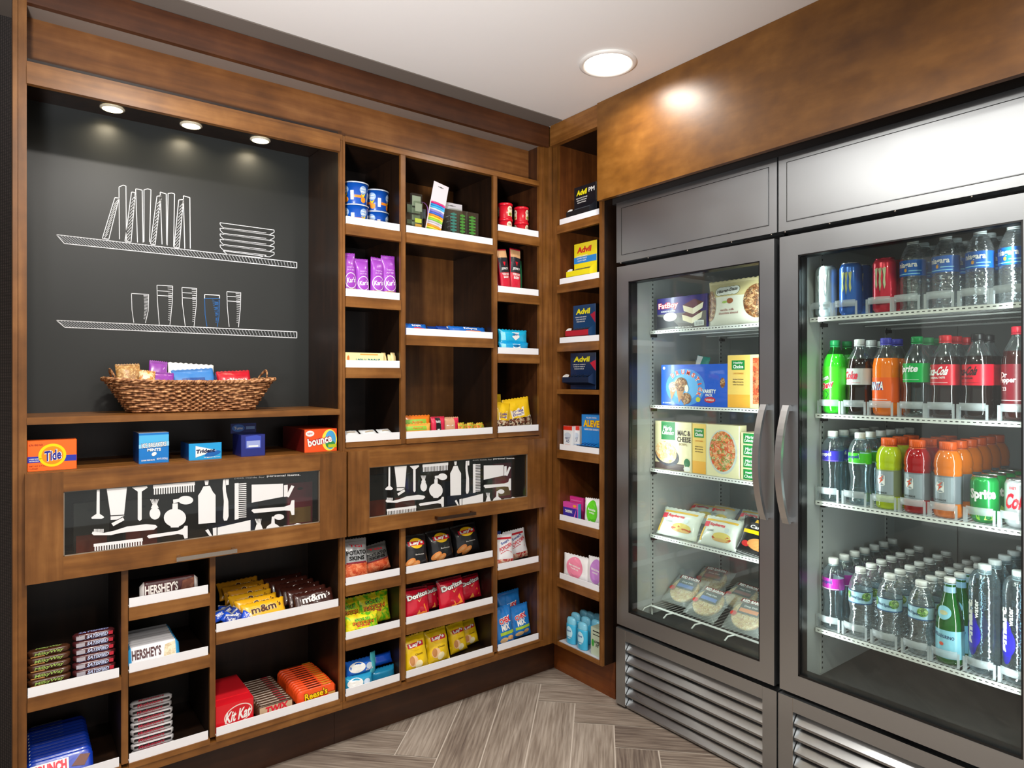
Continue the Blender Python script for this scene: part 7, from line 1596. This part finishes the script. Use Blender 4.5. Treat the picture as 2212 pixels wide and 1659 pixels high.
SB_ = bottle('tall_water_bottle', .283, .0360, P_SMT, PETB, 0, None, WT, (.24, .74, clear('clear_label_film', '#e8eef4', .02, .3, .2), 1.01), l_smt, .020, .0150); tag(SB_, 'x', 'bottle')
col_(SB_, lane(2127, 2.060, zt, 5, .0765, .037), 'tall clear water bottle with upright lettering, left tall column, %s', 'tall clear water bottles', -.15)
k = 0
for p in lane(2208, 2.060, zt, 5, .0765, .037):
    dup(SB_, p, RB - .15 + rnd.uniform(-.2, .1) * (k > 0), 'tall clear water bottle, right tall column at door edge, ' + ('front', 'second from the front', 'third from the front', 'fourth from the front', 'rearmost')[k]); k += 1
# translucent tracks
SHN = ('top', 'second', 'third', 'fourth')
for si, us, xs, xo in ((0, (1779, 1838, 1911, 1972, 2043, 2117, 2190), 2.012, 1.9750), (1, (1804, 1857, 1914, 1981, 2042, 2112, 2212), 2.052, 2.0120), (2, (1799, 1858, 1921, 1982, 2048, 2127, 2216), 2.052, 2.0120), (3, (1793, 1859, 1922, 1990, 2052, 2127, 2208), 2.058, 2.0175)):
    for q, u in enumerate(us):
        y = max(min(by(u, xs + (.01 if q > 2 and si == 0 else 0)), 1.0735 - .034), .5275 + .0335)
        track(xo, y, Z2[si] + .0004, .060 if si != 3 else .062, 'translucent plastic bottle track on the %s drinks shelf, %s from the left' % (SHN[si], ('first', 'second', 'third', 'fourth', 'fifth', 'sixth', 'seventh')[q]))

# ================================================================== settle every item inside its own cubby or shelf
import numpy as np
bpy.context.view_layer.update()
def tree(o):
    out = [o] if o.type == 'MESH' else []
    for c in o.children: out += tree(c)
    return out
def bounds(o):
    lo = np.full(3, 1e9); hi = -lo
    for q in tree(o):
        M = q.matrix_basis.copy(); p_ = q.parent
        while p_: M = p_.matrix_basis @ q.matrix_parent_inverse @ M; p_ = p_.parent
        n = len(q.data.vertices); a = np.empty(n * 3); q.data.vertices.foreach_get('co', a); a = a.reshape(-1, 3)
        m = np.array(M); a = a @ m[:3, :3].T + m[:3, 3]
        lo = np.minimum(lo, a.min(0)); hi = np.maximum(hi, a.max(0))
    return lo, hi
BOX = []
zz = {}
for k_, cab_, z_, w_, t_ in SH: zz.setdefault(k_, []).append(z_)
for k_, zl in zz.items():
    zl = sorted(zl)
    for i_, z_ in enumerate(zl):
        zt_ = zl[i_ + 1] - .038 if i_ + 1 < len(zl) else 2.106
        if z_ < .74 < zt_: zt_ = .754
        BOX.append(((COLS[k_][0] + .0012, YF + .0002, z_ + .0014), (COLS[k_][1] - .0012, YB - .002, zt_)))
BOX += [((.048, YF + .002, 1.1845), (.914, YB - .0075, 2.06)), ((.048, YF - .004, 1.0403), (.914, YB - .002, 1.164)), ((.05, YF + .01, .7713), (.913, YB, 1.02)), ((.936, YF + .01, .7713), (1.803, YB, 1.03))]
zc_ = [.1727, .442, .690, .988, 1.244, 1.439, 1.688, 1.94, 2.33]
for a_, b_ in zip(zc_[:-1], zc_[1:]): BOX.append(((XF + .0025, 1.8895, a_ + (.0012 if a_ not in (1.244, .1727) else .0003)), (2.188, 2.1365, b_ - .037)))
zf_ = [.3955] + sorted(z + .0132 for z in FS1) + [1.75]
for a_, b_ in zip(zf_[:-1], zf_[1:]): BOX.append(((2.040, 1.2215, a_), (2.555, 1.7645, b_ - .015)))
SKIP = ('display_cabinet', 'corner_cabinet', 'glass_door', 'shelf_tray', 'bottle', 'water', 'soda', 'sports', 'energy', 'tall_', 'fitness', 'ceiling', 'puck', 'camera', 'downlight', 'refrigerator', 'floor', 'wall', 'trim', 'glass_', 'snack_pack_')
for o in list(C.objects):
    if o.parent or o.type not in ('MESH', 'EMPTY') or o.get('kind') or any(o.name.startswith(s_) for s_ in SKIP): continue
    lo, hi = bounds(o); c_ = (lo + hi) / 2
    best = None
    for A_, B_ in BOX:
        d_ = sum(max(A_[i] - c_[i], 0, c_[i] - B_[i]) for i in range(3))
        if best is None or d_ < best[0]: best = (d_, A_, B_)
    d_, A_, B_ = best
    if d_ > .06: continue
    for i in (0, 1):
        ext = hi[i] - lo[i]; room_ = B_[i] - A_[i]
        if ext > room_:
            f_ = room_ / ext * .998; M = Matrix.Scale(f_, 4, (1, 0, 0) if i == 0 else (0, 1, 0))
            o.matrix_basis = Matrix.Translation(c_) @ M @ Matrix.Translation(-Vector(c_)) @ o.matrix_basis
            lo, hi = bounds(o)
    dl = [0, 0, 0]
    for i in (0, 1):
        if lo[i] < A_[i]: dl[i] = A_[i] - lo[i]
        elif hi[i] > B_[i]: dl[i] = B_[i] - hi[i]
    if lo[2] < A_[2]: dl[2] = A_[2] - lo[2]
    if any(dl): o.matrix_basis = Matrix.Translation(dl) @ o.matrix_basis
